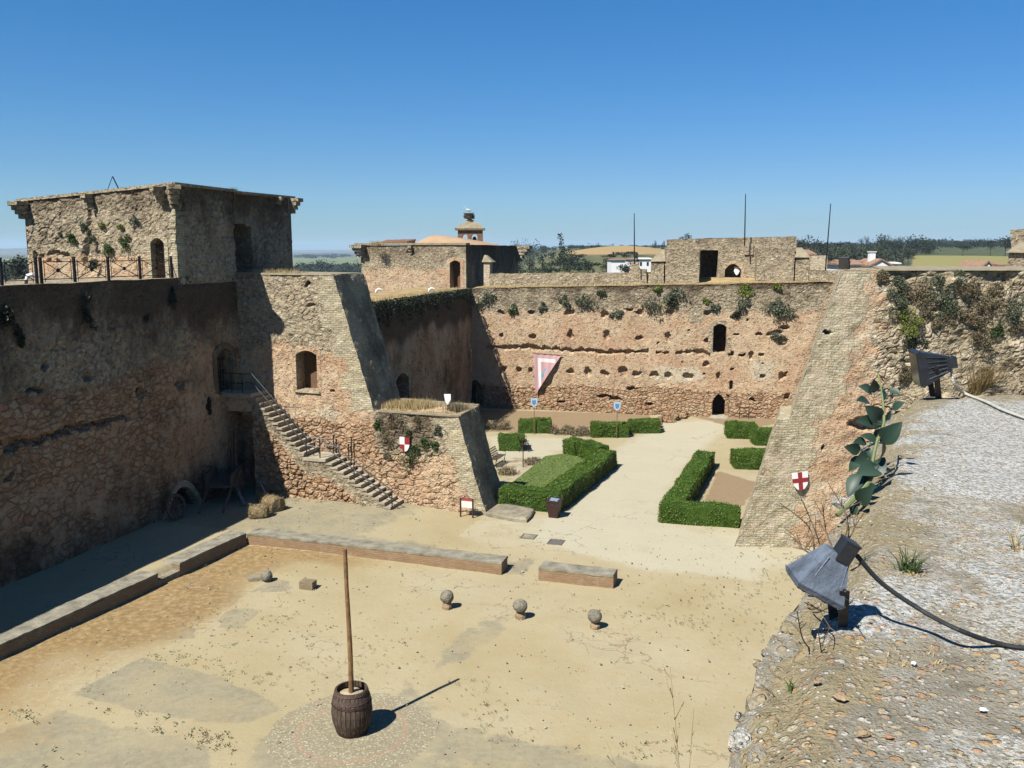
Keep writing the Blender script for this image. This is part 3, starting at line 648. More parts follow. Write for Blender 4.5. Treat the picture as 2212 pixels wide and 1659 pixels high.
g.sheet(W2.P(W2.L, -.5, 4.5), W2.P(0, -.5, 4.5), W2.P(0, T2, 4.5), W2.P(W2.L, T2, 4.5), 1.5)
w2o = g.build('curtain_wall', M['mas'], label='ivy topped shaded castle wall between the cross wall and the garden corner', cat='wall', noise=[(.05, .9, 5)])
surround(W2, *gate[:5], wid=.35, proud=.02, deep=.5, grey=.6).build('gate_arch', M['mas'], w2o)
back_panel(W2, gate[0] - .1, gate[1] + .1, -.3, gate[3] + .2, 1.2).build('gate_leaf', M['oldwood'], w2o)
g = Geo(); g.sheet(W2.P(.5, T2 + .06, .1), W2.P(W2.L - .1, T2 + .06, .1), W2.P(W2.L - .1, T2 + .06, 4.4), W2.P(.5, T2 + .06, 4.4), .3); g.build('wall_walk', M['walk'], w2o, noise=[(.08, .7, 2)])

# ------------------------------------------------------------------ 6 long back wall
BW = Wall((-3.1, 67.6), (28.5, 60.85)); bz = lambda u: 9.1 + .65 * u / 26.0
bu = lambda x, y: BW.uv(*Z4(x, y))
hs_ = []
mpx = .3125 * 65 / 1920
for (x, y, rx, ry) in [(148, 360, 24, 16), (350, 366, 22, 17), (615, 368, 32, 24), (865, 372, 26, 20), (1100, 362, 28, 20), (1030, 340, 30, 12), (1310, 360, 26, 22), (1580, 368, 22, 22), (2105, 470, 28, 16), (148, 525, 16, 14), (365, 528, 24, 16), (622, 515, 22, 32), (870, 522, 22, 32), (1102, 542, 22, 16), (1305, 530, 20, 34), (1575, 550, 28, 20), (1778, 517, 14, 10), (1930, 512, 18, 14), (2040, 507, 52, 18), (2100, 560, 26, 24),
                       (158, 757, 28, 24), (268, 762, 18, 18), (348, 762, 16, 16), (625, 770, 24, 24), (745, 774, 20, 26), (866, 780, 30, 18), (985, 775, 24, 42), (1083, 785, 30, 18), (1200, 795, 28, 22), (1306, 800, 26, 22), (1440, 806, 32, 20), (1955, 806, 18, 16), (2092, 803, 24, 22), (1040, 886, 26, 14), (2150, 948, 36, 22), (1745, 762, 9, 7), (1565, 716, 18, 24), (1650, 810, 12, 26), (1945, 664, 9, 10), (1950, 718, 6, 6), (1395, 705, 6, 6), (1880, 660, 16, 28), (940, 960, 40, 14), (860, 945, 60, 12), (1850, 415, 8, 8), (1240, 575, 8, 6), (1710, 945, 12, 10), (2120, 780, 10, 8), (1545, 785, 8, 7), (1440, 490, 8, 6), (1170, 1000, 30, 10), (700, 1000, 14, 10), (560, 975, 22, 9), (1890, 970, 24, 9)]:
    u, v = bu(x, y); hs_.append((u, v, rx * mpx * 1.05, ry * mpx * 1.05, .34))
slit = (bu(1760, 0)[0], bu(1777, 0)[0], bu(1768, 895)[1], bu(1768, 838)[1], .02, .7)
cr = [([bu(40, 600), bu(170, 602), bu(300, 603), bu(450, 614), bu(600, 622), bu(760, 626), bu(870, 636), bu(990, 640), bu(1165, 632)], .21, .30), ([bu(1218, 640), bu(1305, 638)], .15, .3), ([bu(1348, 645), bu(1440, 632), bu(1530, 630), bu(1592, 655)], .2, .3), ([bu(1718, 652), bu(1757, 655)], .15, .5), ([bu(1790, 655), bu(1840, 655)], .1, .4)]
d1 = (bu(1608, 600)[0], bu(1703, 600)[0], bu(1650, 640)[1], bu(1655, 440)[1], .25, 1.8); d2 = (bu(1640, 0)[0], bu(1727, 0)[0], -.3, bu(1685, 930)[1], .5, 1.8)
d3u = BW.uv(1026, 850)[0]; d3 = (d3u - .65, d3u + .6, -.3, BW.uv(1026, 821)[1], .6, 1.2)
def battr(Uu, V, u, v):
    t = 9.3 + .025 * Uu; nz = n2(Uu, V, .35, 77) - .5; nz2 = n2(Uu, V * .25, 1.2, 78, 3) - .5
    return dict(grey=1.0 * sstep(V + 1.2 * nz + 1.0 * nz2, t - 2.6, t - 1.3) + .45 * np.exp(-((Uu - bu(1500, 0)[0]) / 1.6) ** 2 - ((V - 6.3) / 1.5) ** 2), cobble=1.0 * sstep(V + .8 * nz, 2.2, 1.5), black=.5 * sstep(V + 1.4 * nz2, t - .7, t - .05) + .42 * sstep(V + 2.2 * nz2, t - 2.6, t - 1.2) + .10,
                white=.7 * np.exp(-(np.maximum(np.abs(Uu - bu(1390, 0)[0]) - 1.3, 0) / .7) ** 2 - ((V - bu(0, 750)[1]) / .75) ** 2) + .85 * ((np.abs(Uu - bu(1985, 0)[0]) < .75) & (np.abs(V - bu(0, 712)[1]) < .7)) + .1, green=.3 * sstep(V + 2 * nz, t - .8, t) + .12)
g = Geo()
g.sheet(BW.P(0, -.5), BW.P(BW.L, -.5), BW.P(BW.L, bz(BW.L)), BW.P(0, bz(0)), .07, mk_depth(hs_, [d1, d2, d3, slit], cr, 51, .055, [(lambda U, V: sstep(V + 1.0 * (n2(U, V, .35, 77) - .5), 2.3, 1.6), .52, .32, .075), (lambda U, V: sstep(V, 7.2, 8.2) * .8, .4, .28, .05)]), battr, (0, -.5))
g.sheet(BW.P(0, bz(0)), BW.P(BW.L, bz(BW.L)), BW.P(BW.L, bz(BW.L), 4.2), BW.P(0, bz(0), 4.2), .3, None, lambda Uu, V, u, v: dict(grey=.3 + 0 * Uu))
g.sheet(BW.P(BW.L, -.5, 4.2), BW.P(0, -.5, 4.2), BW.P(0, bz(0), 4.2), BW.P(BW.L, bz(BW.L), 4.2), 2)
bwo = g.build('curtain_wall', M['mas'], label='sunlit pinkish back wall of the courtyard with rows of beam holes', cat='wall', noise=[(.06, .7, 5)])
for nm, d_ in (('doorway', d1), ('doorway', d2), ('doorway', d3)):
    back_panel(BW, d_[0] - .3, d_[1] + .3, d_[2], d_[3] + .3, 1.3).build(nm, M['dark'], bwo)
surround(BW, *d2[:5], wid=.3, proud=.02, deep=.4, cobble=1, white=.2).build('door_surround', M['mas'], bwo, noise=[(.06, 2, 3)])
surround(BW, *d1[:5], wid=.3, proud=.02, deep=.4, grey=.55).build('door_surround', M['mas'], bwo, noise=[(.08, 2, 4)])
g = Geo(); g.hexa([BW.P(d2[0] - .25, 0, -1.0), BW.P(d2[1] + .2, 0, -1.0), BW.P(d2[1] + .1, 0, .1), BW.P(d2[0], 0, .1)], [BW.P(d2[0] - .25, .07, -1.0), BW.P(d2[1] + .2, .07, -1.0), BW.P(d2[1] + .1, .1, .1), BW.P(d2[0], .1, .1)]); g.build('threshold', M['step'], bwo)
g = Geo(); g.sheet(BW.P(0.05, bz(0) + .06, .05), BW.P(BW.L, bz(BW.L) + .06, .05), BW.P(BW.L, bz(BW.L) + .1, 4.1), BW.P(0.05, bz(0) + .1, 4.1), .25); g.build('wall_walk', M['walk'], bwo, noise=[(.07, .8, 3)])
# parapet behind the walk
PW = Wall(BW.P(0, 0, 2.6), BW.P(BW.L, 0, 2.6))
def prism_wall(w, u0, u1, z0, z1, th, res=.15, seed=3, attr=None, arches=(), z1b=None, cap=None):
    g_ = Geo(); at = attr or (lambda Uu, V, u, v: dict(grey=.9 + 0 * Uu, white=.1 + 0 * Uu)); zb_ = z1 if z1b is None else z1b
    g_.sheet(w.P(u0, z0), w.P(u1, z0), w.P(u1, zb_), w.P(u0, z1), res, mk_depth((), arches, (), seed, .06), at, (u0, z0))
    for a, b_, c, d in ((w.P(u1, 0), w.P(u1, 0, th), zb_, zb_), (w.P(u1, 0, th), w.P(u0, 0, th), zb_, z1), (w.P(u0, 0, th), w.P(u0, 0), z1, z1)):
        g_.sheet(up(a, z0), up(b_, z0), up(b_, d), up(a, c), res * 2, None, at)
    g_.sheet(w.P(u0, z1), w.P(u1, zb_), w.P(u1, zb_, th), w.P(u0, z1, th), res * 2, None, at)
    return g_
pu0 = PW.uv(1057, 600)[0]; pu1 = PW.uv(1436, 600)[0]
prism_wall(PW, pu0, pu1, 9.0, PW.uv(1057, 591)[1], .6, .12, 61, None, (), PW.uv(1436, 588)[1]).build('parapet_wall', M['mas'], label='low rubble parapet along the far wall walk beside the corner tower', cat='wall', noise=[(.05, 1.2, 2)])
# pier at the pole
p0_, p1_ = PW.uv(1358, 600, .25)[0], PW.uv(1396, 600, .25)[0]; PWf = Wall(PW.P(0, 0, -.25), PW.P(5, 0, -.25))
g = prism_wall(PWf, p0_, p1_, 9.0, PW.uv(1370, 582)[1], .8, .12, 62); c = (p0_ + p1_) / 2
g.hexa([PWf.P(p0_ + .1, PW.uv(0, 582)[1], .05), PWf.P(p0_ + .75, PW.uv(0, 582)[1], .05), PWf.P(p0_ + .75, PW.uv(0, 582)[1], .7), PWf.P(p0_ + .1, PW.uv(0, 582)[1], .7)], [PWf.P(p0_ + .15, PW.uv(0, 562)[1], .1), PWf.P(p0_ + .7, PW.uv(0, 562)[1], .1), PWf.P(p0_ + .7, PW.uv(0, 562)[1], .65), PWf.P(p0_ + .15, PW.uv(0, 562)[1], .65)], grey=.6)
g.build('stone_pier', M['mas'], label='broken stone pier on the far parapet carrying a flagpole', cat='pier', noise=[(.07, 1.4, 2)])

# ------------------------------------------------------------------ 7 corner tower with tiled roof
C2 = np.array([-3.62, 70.6, 0]); q = wp(781, 618, C2, C2 + EV); L2 = float(np.linalg.norm((q - C2)[:2])); T2F = Wall(C2 - EV * L2, C2)
Tz = T2F.uv(1000, 529)[1]; T2A = Wall(C2, C2 + NV * 5.2); Bq = T2A.P(5.2, 0, .35); T2B = Wall(Bq, Bq + NV * 9.5)
t2 = empty('corner_tower', T2F.P(L2 / 2, 9.0), 'corner tower with orange tiled roof and dark doorway, sunlit stone face', 'tower')
g = Geo(); a_, b_ = T2F.uv(*Z3(760, 640))[0], T2F.uv(*Z3(833, 640))[0]; td = (a_, b_, 8.9, T2F.uv(*Z3(795, 473))[1], .2, 1.5)
g.sheet(T2F.P(0, 8.6), T2F.P(L2, 8.6), T2F.P(L2, Tz), T2F.P(0, Tz - .05), .12, mk_depth([T2F.uv(*Z3(490, 400)) + (.25, .4, .3)], [td], (), 71, .06), lambda Uu, V, u, v: dict(grey=.3 + .6 * sstep(v + .4 * (n2(Uu, V, .3, 5) - .5), .35, .6), white=.3 * sstep(Uu, L2 * .72, L2 * .8) + .1, brick=sstep(Uu, L2 - .6, L2 - .45), black=.2 + .4 * sstep(v, .4, .9)), (0, 8.6))
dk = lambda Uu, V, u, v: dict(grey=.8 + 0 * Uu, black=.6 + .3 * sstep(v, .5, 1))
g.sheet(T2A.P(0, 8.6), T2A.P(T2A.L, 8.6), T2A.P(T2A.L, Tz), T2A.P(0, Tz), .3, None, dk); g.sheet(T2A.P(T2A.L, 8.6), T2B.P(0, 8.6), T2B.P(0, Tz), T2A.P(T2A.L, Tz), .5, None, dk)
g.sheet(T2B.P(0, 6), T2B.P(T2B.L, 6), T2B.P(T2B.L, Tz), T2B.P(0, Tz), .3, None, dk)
k1 = T2B.P(T2B.L, 0); k2 = T2F.P(0, 0) + NV * 14.7; g.sheet(up(k1, 6), up(k2, 6), up(k2, Tz), up(k1, Tz), 2); g.sheet(up(k2, 6), T2F.P(0, 6), T2F.P(0, Tz), up(k2, Tz), 2)
g.sheet(T2F.P(0, Tz - .05), T2F.P(L2, Tz), up(T2A.P(T2A.L, 0), Tz), up(k2, Tz), 1); g.sheet(up(T2A.P(T2A.L, 0), Tz - .01), T2B.P(0, Tz - .01), up(k1, Tz - .01), up(k2, Tz - .01), 1)
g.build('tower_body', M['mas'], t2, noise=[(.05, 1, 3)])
surround(T2F, *td[:5], wid=.28, proud=.02, deep=.4, white=.3).build('door_surround', M['mas'], t2)
back_panel(T2F, td[0] - .2, td[1] + .2, 8.8, td[3] + .2, .8).build('doorway', M['brownin'], t2)
corbel(T2F, 0, Tz + .03, [(diag(-EV, -NV), 0), (-EV, 0), (-NV, 0)], .9, 4, .26, .2).build('corbel', M['mas'], t2); corbel(T2F, T2F.uv(*Z3(490, 380))[0], Tz - .05, [(T2F.n, 0)], .35, 3, .22, .12).build('corbel', M['mas'], t2)
corbel(T2B, T2B.L, Tz + .03, [(diag(EV, NV), 0), (EV, 0)], .9, 5, .3, .25).build('corbel', M['mas'], t2)
g = Geo()
g.hexa([T2F.P(-.5, Tz, -.1), T2F.P(L2 + .05, Tz, -.1), T2F.P(L2 + .05, Tz, .8), T2F.P(-.5, Tz, .8)], [T2F.P(-.5, Tz + .16, -.1), T2F.P(L2 + .05, Tz + .16, -.1), T2F.P(L2 + .05, Tz + .16, .8), T2F.P(-.5, Tz + .16, .8)]); g.build('coping', M['cap'], t2, noise=[(.04, 1, 3)])
M['dome'] = simple('orange_render_roof', (.50, .335, .195), .85, .14, .8, .01); M['tile'] = simple('clay_roof_tile', (.40, .22, .12), .85, .3, 5, .02)
pk = up(yp(938, 509, 76.5), 0); Zp = yp(938, 508, 76.5)[2]; e1_ = yp(866, 531, 73.6); e2_ = yp(1046, 531, 73.2)
g = Geo(); rc = (e1_ + e2_) / 2; nn_ = 16; ring0 = []
for k in range(nn_):
    a = 2 * math.pi * k / nn_; s_ = 1 / max(abs(math.cos(a)), abs(math.sin(a))) ** .6
    ring0.append((e1_ + e2_) / 2 + EV * math.cos(a) * s_ * np.linalg.norm(e2_ - e1_) / 2 + NV * (3.6 + math.sin(a) * s_ * 3.4))
apex = np.array([pk[0], pk[1], Zp]); Vs = []; Fs = []
for t_ in (0, .35, .7, .93):
    for p in ring0:
        z = Tz + .02 + (Zp - Tz) * (1 - (1 - t_) ** 1.35); Vs.append([p[0] * (1 - t_) + apex[0] * t_, p[1] * (1 - t_) + apex[1] * t_, z])
Vs.append(apex); n_ = nn_
for i in range(3):
    for k in range(n_): Fs.append([i * n_ + k, i * n_ + (k + 1) % n_, (i + 1) * n_ + (k + 1) % n_, (i + 1) * n_ + k])
for k in range(n_): Fs.append([3 * n_ + k, 3 * n_ + (k + 1) % n_, 4 * n_])
g.add(Vs, Fs); g.build('roof', M['dome'], t2, smooth=True)
g = Geo(); p_ = [yp(*Z3(260, 362), 73.8), yp(*Z3(455, 352), 73.2), yp(*Z3(520, 335), 75.4), yp(*Z3(330, 340), 76)]
p_ = [np.array(q_) for q_ in p_]; g.hexa([up(q_, Tz + .05) for q_ in p_], p_)
for k in range(13):
    f = k / 12; g.tube([p_[0] * (1 - f) + p_[1] * f + [0, 0, .05], p_[3] * (1 - f) + p_[2] * f + [0, 0, .05]], .09, 6)
g.build('tiled_roof', M['tile'], t2)

# bell gable beyond
Yb = 88.0; M['brk'] = simple('old_red_brick', (.27, .15, .085), .9, .3, 3, .03); M['nest'] = simple('stick_nest', (.16, .12, .08), .95, .4, 8, .1)
bl, brr = yp(*Z3(815, 340), Yb), yp(*Z3(985, 345), Yb); BG = Wall((bl[0], Yb), (brr[0], Yb))
bgo = empty('bell_gable', [(bl[0] + brr[0]) / 2, Yb, 10], 'brick bell gable with two arches and a stork nest on top', 'belfry')
ze = yp(900, 495, Yb)[2]; zp_ = yp(*Z3(890, 190), Yb)[2]; q = lambda x, y: (yp(*Z3(x, y), Yb)[0] - bl[0], yp(*Z3(x, y), Yb)[2])
oA = (q(842, 0)[0], q(880, 0)[0], q(0, 330)[1], q(0, 292)[1]); oB = (q(905, 0)[0], q(948, 0)[0], q(0, 340)[1], q(0, 290)[1])
def archwall(w, W_, z0, z1, ops, th, dz=0.0):
    g_ = Geo(); xs = [0]
    for o in ops: xs += [o[0], o[1]]
    xs.append(W_)
    for i in range(0, len(xs), 2): g_.hexa([w.P(xs[i], z0), w.P(xs[i + 1], z0), w.P(xs[i + 1], z0, th), w.P(xs[i], z0, th)], [w.P(xs[i], z1), w.P(xs[i + 1], z1), w.P(xs[i + 1], z1, th), w.P(xs[i], z1, th)])
    for o in ops:
        g_.hexa([w.P(o[0], z0), w.P(o[1], z0), w.P(o[1], z0, th), w.P(o[0], z0, th)], [w.P(o[0], o[2]), w.P(o[1], o[2]), w.P(o[1], o[2], th), w.P(o[0], o[2], th)])
        n = 8; r = (o[1] - o[0]) / 2; m = (o[0] + o[1]) / 2; cz = o[3] - r
        for k in range(n):
            a0, a1 = math.pi * (1 - k / n), math.pi * (1 - (k + 1) / n); x0, x1 = m + r * math.cos(a0), m + r * math.cos(a1); y0, y1 = cz + r * math.sin(a0), cz + r * math.sin(a1)
            g_.hexa([w.P(x0, y0), w.P(x1, y1), w.P(x1, y1, th), w.P(x0, y0, th)], [w.P(x0, z1), w.P(x1, z1), w.P(x1, z1, th), w.P(x0, z1, th)])
    return g_
Wd = brr[0] - bl[0]
archwall(BG, Wd, 8.0, ze - .1, [oA, oB], 1.1).build('wall', M['brk'], bgo)
g = Geo(); g.hexa([BG.P(-.25, ze - .1, -.2), BG.P(Wd + .2, ze - .1, -.2), BG.P(Wd + .2, ze - .1, 1.3), BG.P(-.25, ze - .1, 1.3)], [BG.P(-.3, ze + .08, -.25), BG.P(Wd + .25, ze + .08, -.25), BG.P(Wd + .25, ze + .08, 1.35), BG.P(-.3, ze + .08, 1.35)])
g.hexa([BG.P(-.3, ze + .08, -.25), BG.P(Wd + .25, ze + .08, -.25), BG.P(Wd + .25, ze + .08, 1.35), BG.P(-.3, ze + .08, 1.35)], [BG.P(Wd * .44, zp_ + .05, .4), BG.P(Wd * .56, zp_ + .05, .4), BG.P(Wd * .56, zp_ + .05, .7), BG.P(Wd * .44, zp_ + .05, .7)], grey=1, brick=0); g.build('roof', M['cap'], bgo)
g = Geo(); g.box(BG.P(Wd / 2 - .05, zp_ + .1, .5), (.34, .34, .3)); g.build('finial', M['brk'], bgo)
rs_ = np.random.RandomState(3); g = Geo(); cN = BG.P(Wd / 2 - .12, zp_ + .38, .5)
for k in range(120):
    a = rs_.rand() * 6.28; r = .5 * (.5 + .5 * rs_.rand()); p = cN + [r * math.cos(a), r * math.sin(a), (rs_.rand() - .5) * .5]; d = np.array([-math.sin(a), math.cos(a), (rs_.rand() - .5) * .5]); g.tube([p - d * .3, p + d * .3], .03, 4)
g.lathe(cN, [(.2, -.3), (.42, 0), (.4, .15), (.25, .2)], 10); g.build('stork_nest', M['nest'], bgo)
g = Geo(); bx, bzz = (oB[0] + oB[1]) / 2, oB[2]
g.lathe(BG.P(bx, bzz + .06, .5), [(.26, 0), (.22, .1), (.15, .28), (.1, .36), (0.02, .4)], 12); g.build('bell', M['iron'], bgo)
# stork on the nest: white body with black wing
g = Geo(); sc_ = cN + [.0, 0, .3]; g.lathe(sc_ + [0, 0, .22], [(.02, -.2), (.09, -.1), (.12, .05), (.08, .2), (.03, .3)], 8, np.array([[0, 0, 1.0], [0, 1.0, 0], [-1.0, 0, .25]])); g.tube([sc_ + [-.2, 0, .28], sc_ + [-.3, 0, .45], sc_ + [-.36, 0, .6]], [.06, .04, .05], 6); g.tube([sc_ + [-.36, 0, .6], sc_ + [-.55, 0, .56]], [.025, .008], 5)
for y_ in (-.05, .05): g.tube([sc_ + [0, y_, .15], sc_ + [0, y_, -.12]], .014, 4)
M['feather'] = simple('white_plumage', (.75, .74, .70), .8, .1); g.build('stork', M['feather'], label='white stork standing on the nest over the bell gable', cat='bird')

# ------------------------------------------------------------------ far tower (blocks A, C and recessed middle)
t3 = empty('gate_tower', BW.P(18, 9.4, 3), 'broad low stone tower with dark recess and arched opening behind the back wall', 'tower')
PA = Wall(BW.P(0, 0, 2.0), BW.P(5, 0, 2.0)); PM = Wall(BW.P(0, 0, 4.6), BW.P(5, 0, 4.6))
ua = lambda x, w=PA: w.uv(x, 600)[0]
zA = PA.uv(1470, 537)[1]; zTp = PM.uv(1500, 517)[1]
at3 = lambda Uu, V, u, v: dict(grey=.9 + 0 * Uu, white=.08 + 0 * Uu, black=.18 + .35 * sstep(v, .6, 1))
prism_wall(PA, ua(1436), ua(1510), 9.0, zA, 4, .12, 81, at3).build('side_block', M['mas'], t3, noise=[(.05, 1, 2)])
prism_wall(PA, ua(1634), ua(1714), 9.0, PA.uv(1680, 535)[1], 4, .12, 82, at3).build('side_block', M['mas'], t3, noise=[(.05, 1, 4)])
ar = (ua(1565, PM), ua(1600, PM), 9.2, PM.uv(0, 565)[1], .45, 1.4)
g = prism_wall(PM, ua(1438, PM), ua(1717, PM), 9.0, zTp, 5, .1, 83, at3, [ar, (ua(1513, PM), ua(1549, PM), 9.2, PM.uv(0, 541)[1], .02, 3.0)], PM.uv(1700, 511)[1])
g.build('tower_body', M['mas'], t3, noise=[(.05, 1, 3)])
surround(PM, *ar[:5], wid=.22, proud=.02, deep=.3, white=.3).build('arch_surround', M['mas'], t3)
g = Geo(); g.hexa([PA.P(ua(1510), 9.3, .3), PA.P(ua(1634), 9.3, .3), PA.P(ua(1634), 9.3, 2.7), PA.P(ua(1510), 9.3, 2.7)], [PA.P(ua(1510), bz(15) + .05, .3), PA.P(ua(1634), bz(20) + .05, .3), PA.P(ua(1634), 9.95, 2.7), PA.P(ua(1510), 9.95, 2.7)]); g.build('floor', M['walk'], t3)
x = 1616; u = ua(x, PM); zq = PM.uv(x, 524)[1]; g = Geo(); g.hexa([PM.P(u - .35, zq - .9, -.12), PM.P(u + .3, zq - .9, -.12), PM.P(u + .3, zq - .9, .4), PM.P(u - .35, zq - .9, .4)], [PM.P(u - .35, zq - .1, -.12), PM.P(u + .3, zq - .1, -.12), PM.P(u + .3, zq - .1, .4), PM.P(u - .35, zq - .1, .4)], grey=.9)
g.build('pole_socket', M['mas'], t3)
def capblock(w, x0, x1, yb, ye, yt, nm, lab, k0=.42, k1=.75):
    r_ = empty(nm, w.P((ua(x0) + ua(x1)) / 2, 9.3), lab, 'turret'); z1 = w.uv(x0, ye)[1]; zt_ = w.uv(x0, yt)[1]; u0, u1 = ua(x0), ua(x1)
    prism_wall(w, u0, u1, 9.0, z1, 1.6, .12, 88, at3).build('turret_wall', M['mas'], r_, noise=[(.05, 1, 3)])
    g_ = Geo(); g_.hexa([w.P(u0 - .1, z1, -.12), w.P(u1 + .1, z1, -.12), w.P(u1 + .1, z1, 1.7), w.P(u0 - .1, z1, 1.7)], [w.P(u0 + (u1 - u0) * k0, zt_, .6), w.P(u0 + (u1 - u0) * k1, zt_, .6), w.P(u0 + (u1 - u0) * k1, zt_, 1.0), w.P(u0 + (u1 - u0) * k0, zt_, 1.0)]); g_.build('turret_cap', M['cap'], r_, noise=[(.03, 1.5, 3)])
capblock(PA, 1406, 1434, 610, 565, 541, 'cap_turret', 'small turret with sloped cap left of the broad low tower', .62, .98)
capblock(PA, 1717, 1746, 610, 556, 535, 'cap_turret', 'small turret with sloped cap right of the broad low tower', .05, .5)
rwu0, rwu1 = PA.uv(1747, 600)[0], PA.uv(1840, 600)[0]
prism_wall(PA, rwu0, rwu1, 9.0, PA.uv(1760, 584)[1], .8, .12, 89, at3).build('parapet_wall', M['mas'], label='rubble parapet with pale stones between the far turret and the raking buttress', cat='wall', noise=[(.08, 1, 3)])
g = prism_wall(PM, ua(1748, PM), ua(1785, PM), 9.0, PM.uv(1760, 552)[1], 1.0, .15, 90, lambda Uu, V, u, v: dict(white=.8 + 0 * Uu)); g.build('stone_block', M['mas'], label='plain plastered block rising behind the far parapet', cat='block', noise=[(.04, 1, 3)])
# white heraldic board in the arch
g = Geo(); c_ = PM.P(*PM.uv(*Z5(1262, 838)), -.02 + .25); ax_ = PM.ax()
pl = [(-.2, .35), (-.07, .28), (0, .3), (.07, .28), (.2, .35), (.16, .18), (.22, .0), (.12, -.22), (0, -.34), (-.12, -.22), (-.22, 0), (-.16, .18)]
M['whitep'] = simple('white_paint', (1.0, 1.0, .97), .6, .06)
g.prism([c_ + PM.e * x + np.array([0, 0, y]) for x, y in pl], -PM.n * .03); g.build('wall_emblem', M['whitep'], label='small white cut-out emblem hanging in the far tower arch', cat='emblem')
# flagpoles
for i, (xb, yb, xt, yt_, Yp, lb) in enumerate([(1370.5, 562, 1370, 461, 66.6, 'bare thin flagpole on the broken stone pier'), (1608.5, 522, 1610.5, 419, 67.0, 'bare thin flagpole on the broad low tower'), (1786, 547, 1794.5, 440, 66.0, 'bare thin flagpole slightly tilted behind the far parapet')]):
    b0 = yp(xb, yb, Yp); t0 = yp(xt, yt_, Yp); g = Geo(); b0 = b0 - (t0 - b0) / np.linalg.norm(t0 - b0) * (.3 if i < 2 else 1.9); g.tube([b0, b0 * .5 + t0 * .5, t0], [.05, .045, .03], 6); g.build('flagpole', M['iron'], label=lb, cat='flagpole', group='bare flagpoles on the far walls')

# ------------------------------------------------------------------ right hand tower with raking buttress
RY = 35.0; RW = Wall((9.1, RY), (30, RY)); rz0, rz1 = 5.32, 11.22; RX = lambda x: x - 9.1
rh = [RW.uv(*Z6(655, 1062)) + (.16, .09, .4), RW.uv(*Z7(625, 398)) + (.08, .08, .3), RW.uv(*Y8(390, 958)) + (.1, .09, .3), RW.uv(*Y8(860, 715)) + (1.0, .34, .6), RW.uv(*Y8(1082, 665)) + (.25, .2, .5)]
ro = empty('buttressed_tower', (12, RY + 1, 0), 'tall raking brick buttress and rubble wall face right of the garden', 'tower')
e1f = lambda V: np.where(V < rz0, RX(9.15) + (10.64 - 9.15) * V / rz0, RX(11.12) + (12.93 - 11.12) * (V - rz0) / (rz1 - rz0))
def rattr(Uu, V, u, v):
    d = Uu - e1f(V); X = Uu + 9.1; nz = n2(Uu, V, .6, 8, 3) - .5
    wdt = 2.35 - .09 * V + 1.0 * nz + .12 * np.sign(np.sin(V * 7)); rub = sstep(X + 1.1 * nz + .25 * np.sign(np.sin(V * 6.1)), 14.3, 14.8)
    low = sstep(V, 4.6, 2.5)
    return dict(brick=sstep(d, wdt, wdt - .25), grey=.95 * rub + .12, cobble=.25 * (1 - rub) + 0 * V, white=(1 - rub) * (.42 + .7 * nz) + rub * (.36 + .9 * (n2(Uu, V, 1.3, 44, 3) - .5)), black=.42 * rub * sstep(nz, -.05, .2) + .45 * np.exp(-((d - .35) / .35) ** 2 - ((V - 4.2) / .9) ** 2) + .05, green=.35 * rub)
g = Geo()
dR = mk_depth(rh, (), (), 91, .05, [(lambda U, V: sstep(U + 9.1, 14.0, 14.8), .34, .24, .06)])
def dR2(Uu, V):
    rub = sstep(Uu + 9.1, 14.2, 15.2); d_, j_ = dR(Uu, V); return d_ + rub * (n2(Uu, V, 1.1, 33, 4) - .5) * .55, j_
R3 = lambda x, z, d=0: np.array([x + d * .33, RY + d, z])
g.sheet(R3(9.02, -.5), R3(30, -.5), R3(30, rz0), R3(10.64, rz0), .07, dR2, rattr, (RX(9.02), -.5), keep=lambda cu, cw: cu < RX(23.5))
g.sheet(R3(11.12, rz0), R3(30, rz0), R3(30, rz1), R3(12.93, rz1), .07, dR2, rattr, (RX(11.12), rz0), keep=lambda cu, cw: cu < RX(23.5))
bb = lambda Uu, V, u, v: dict(brick=1 + 0 * Uu, black=.2 + 0 * Uu)
g.sheet(R3(9.02, -.5, 3), R3(9.02, -.5), R3(10.64, rz0), R3(10.64, rz0, 3), .3, None, bb); g.sheet(R3(10.64, rz0), R3(11.12, rz0), R3(11.12, rz0, 3), R3(10.64, rz0, 3), .3, None, bb)
g.sheet(R3(11.12, rz0, 3), R3(11.12, rz0), R3(12.93, rz1), R3(12.93, rz1, 3), .3, None, bb)
g.sheet(R3(12.93, rz1), R3(23.5, rz1), R3(23.5, rz1, 5), R3(12.93, rz1, 5), .3, None, lambda Uu, V, u, v: dict(grey=.9 + 0 * Uu))
g.sheet(R3(23.5, -.5), R3(23.5, -.5, 5), R3(23.5, rz1, 5), R3(23.5, rz1), 1); g.sheet(R3(23.5, -.5, 5), R3(9.02, -.5, 5), R3(12.93, rz1, 5), R3(23.5, rz1, 5), 1)
g.build('tower_body', M['mas'], ro, noise=[(.06, 1.0, 3), (.035, 3.4, 5)])
g = Geo(); g.hexa([R3(14.4, rz1 + .003, -.08), R3(23.4, rz1 + .003, -.08), R3(23.4, rz1 + .003, 4.5), R3(14.4, rz1 + .003, 4.5)], [R3(14.4, rz1 + .05, -.06), R3(23.4, rz1 + .05, -.06), R3(23.4, rz1 + .08, 4.5), R3(14.4, rz1 + .08, 4.5)]); g.build('coping', M['cap'], ro, noise=[(.03, .8, 3)])
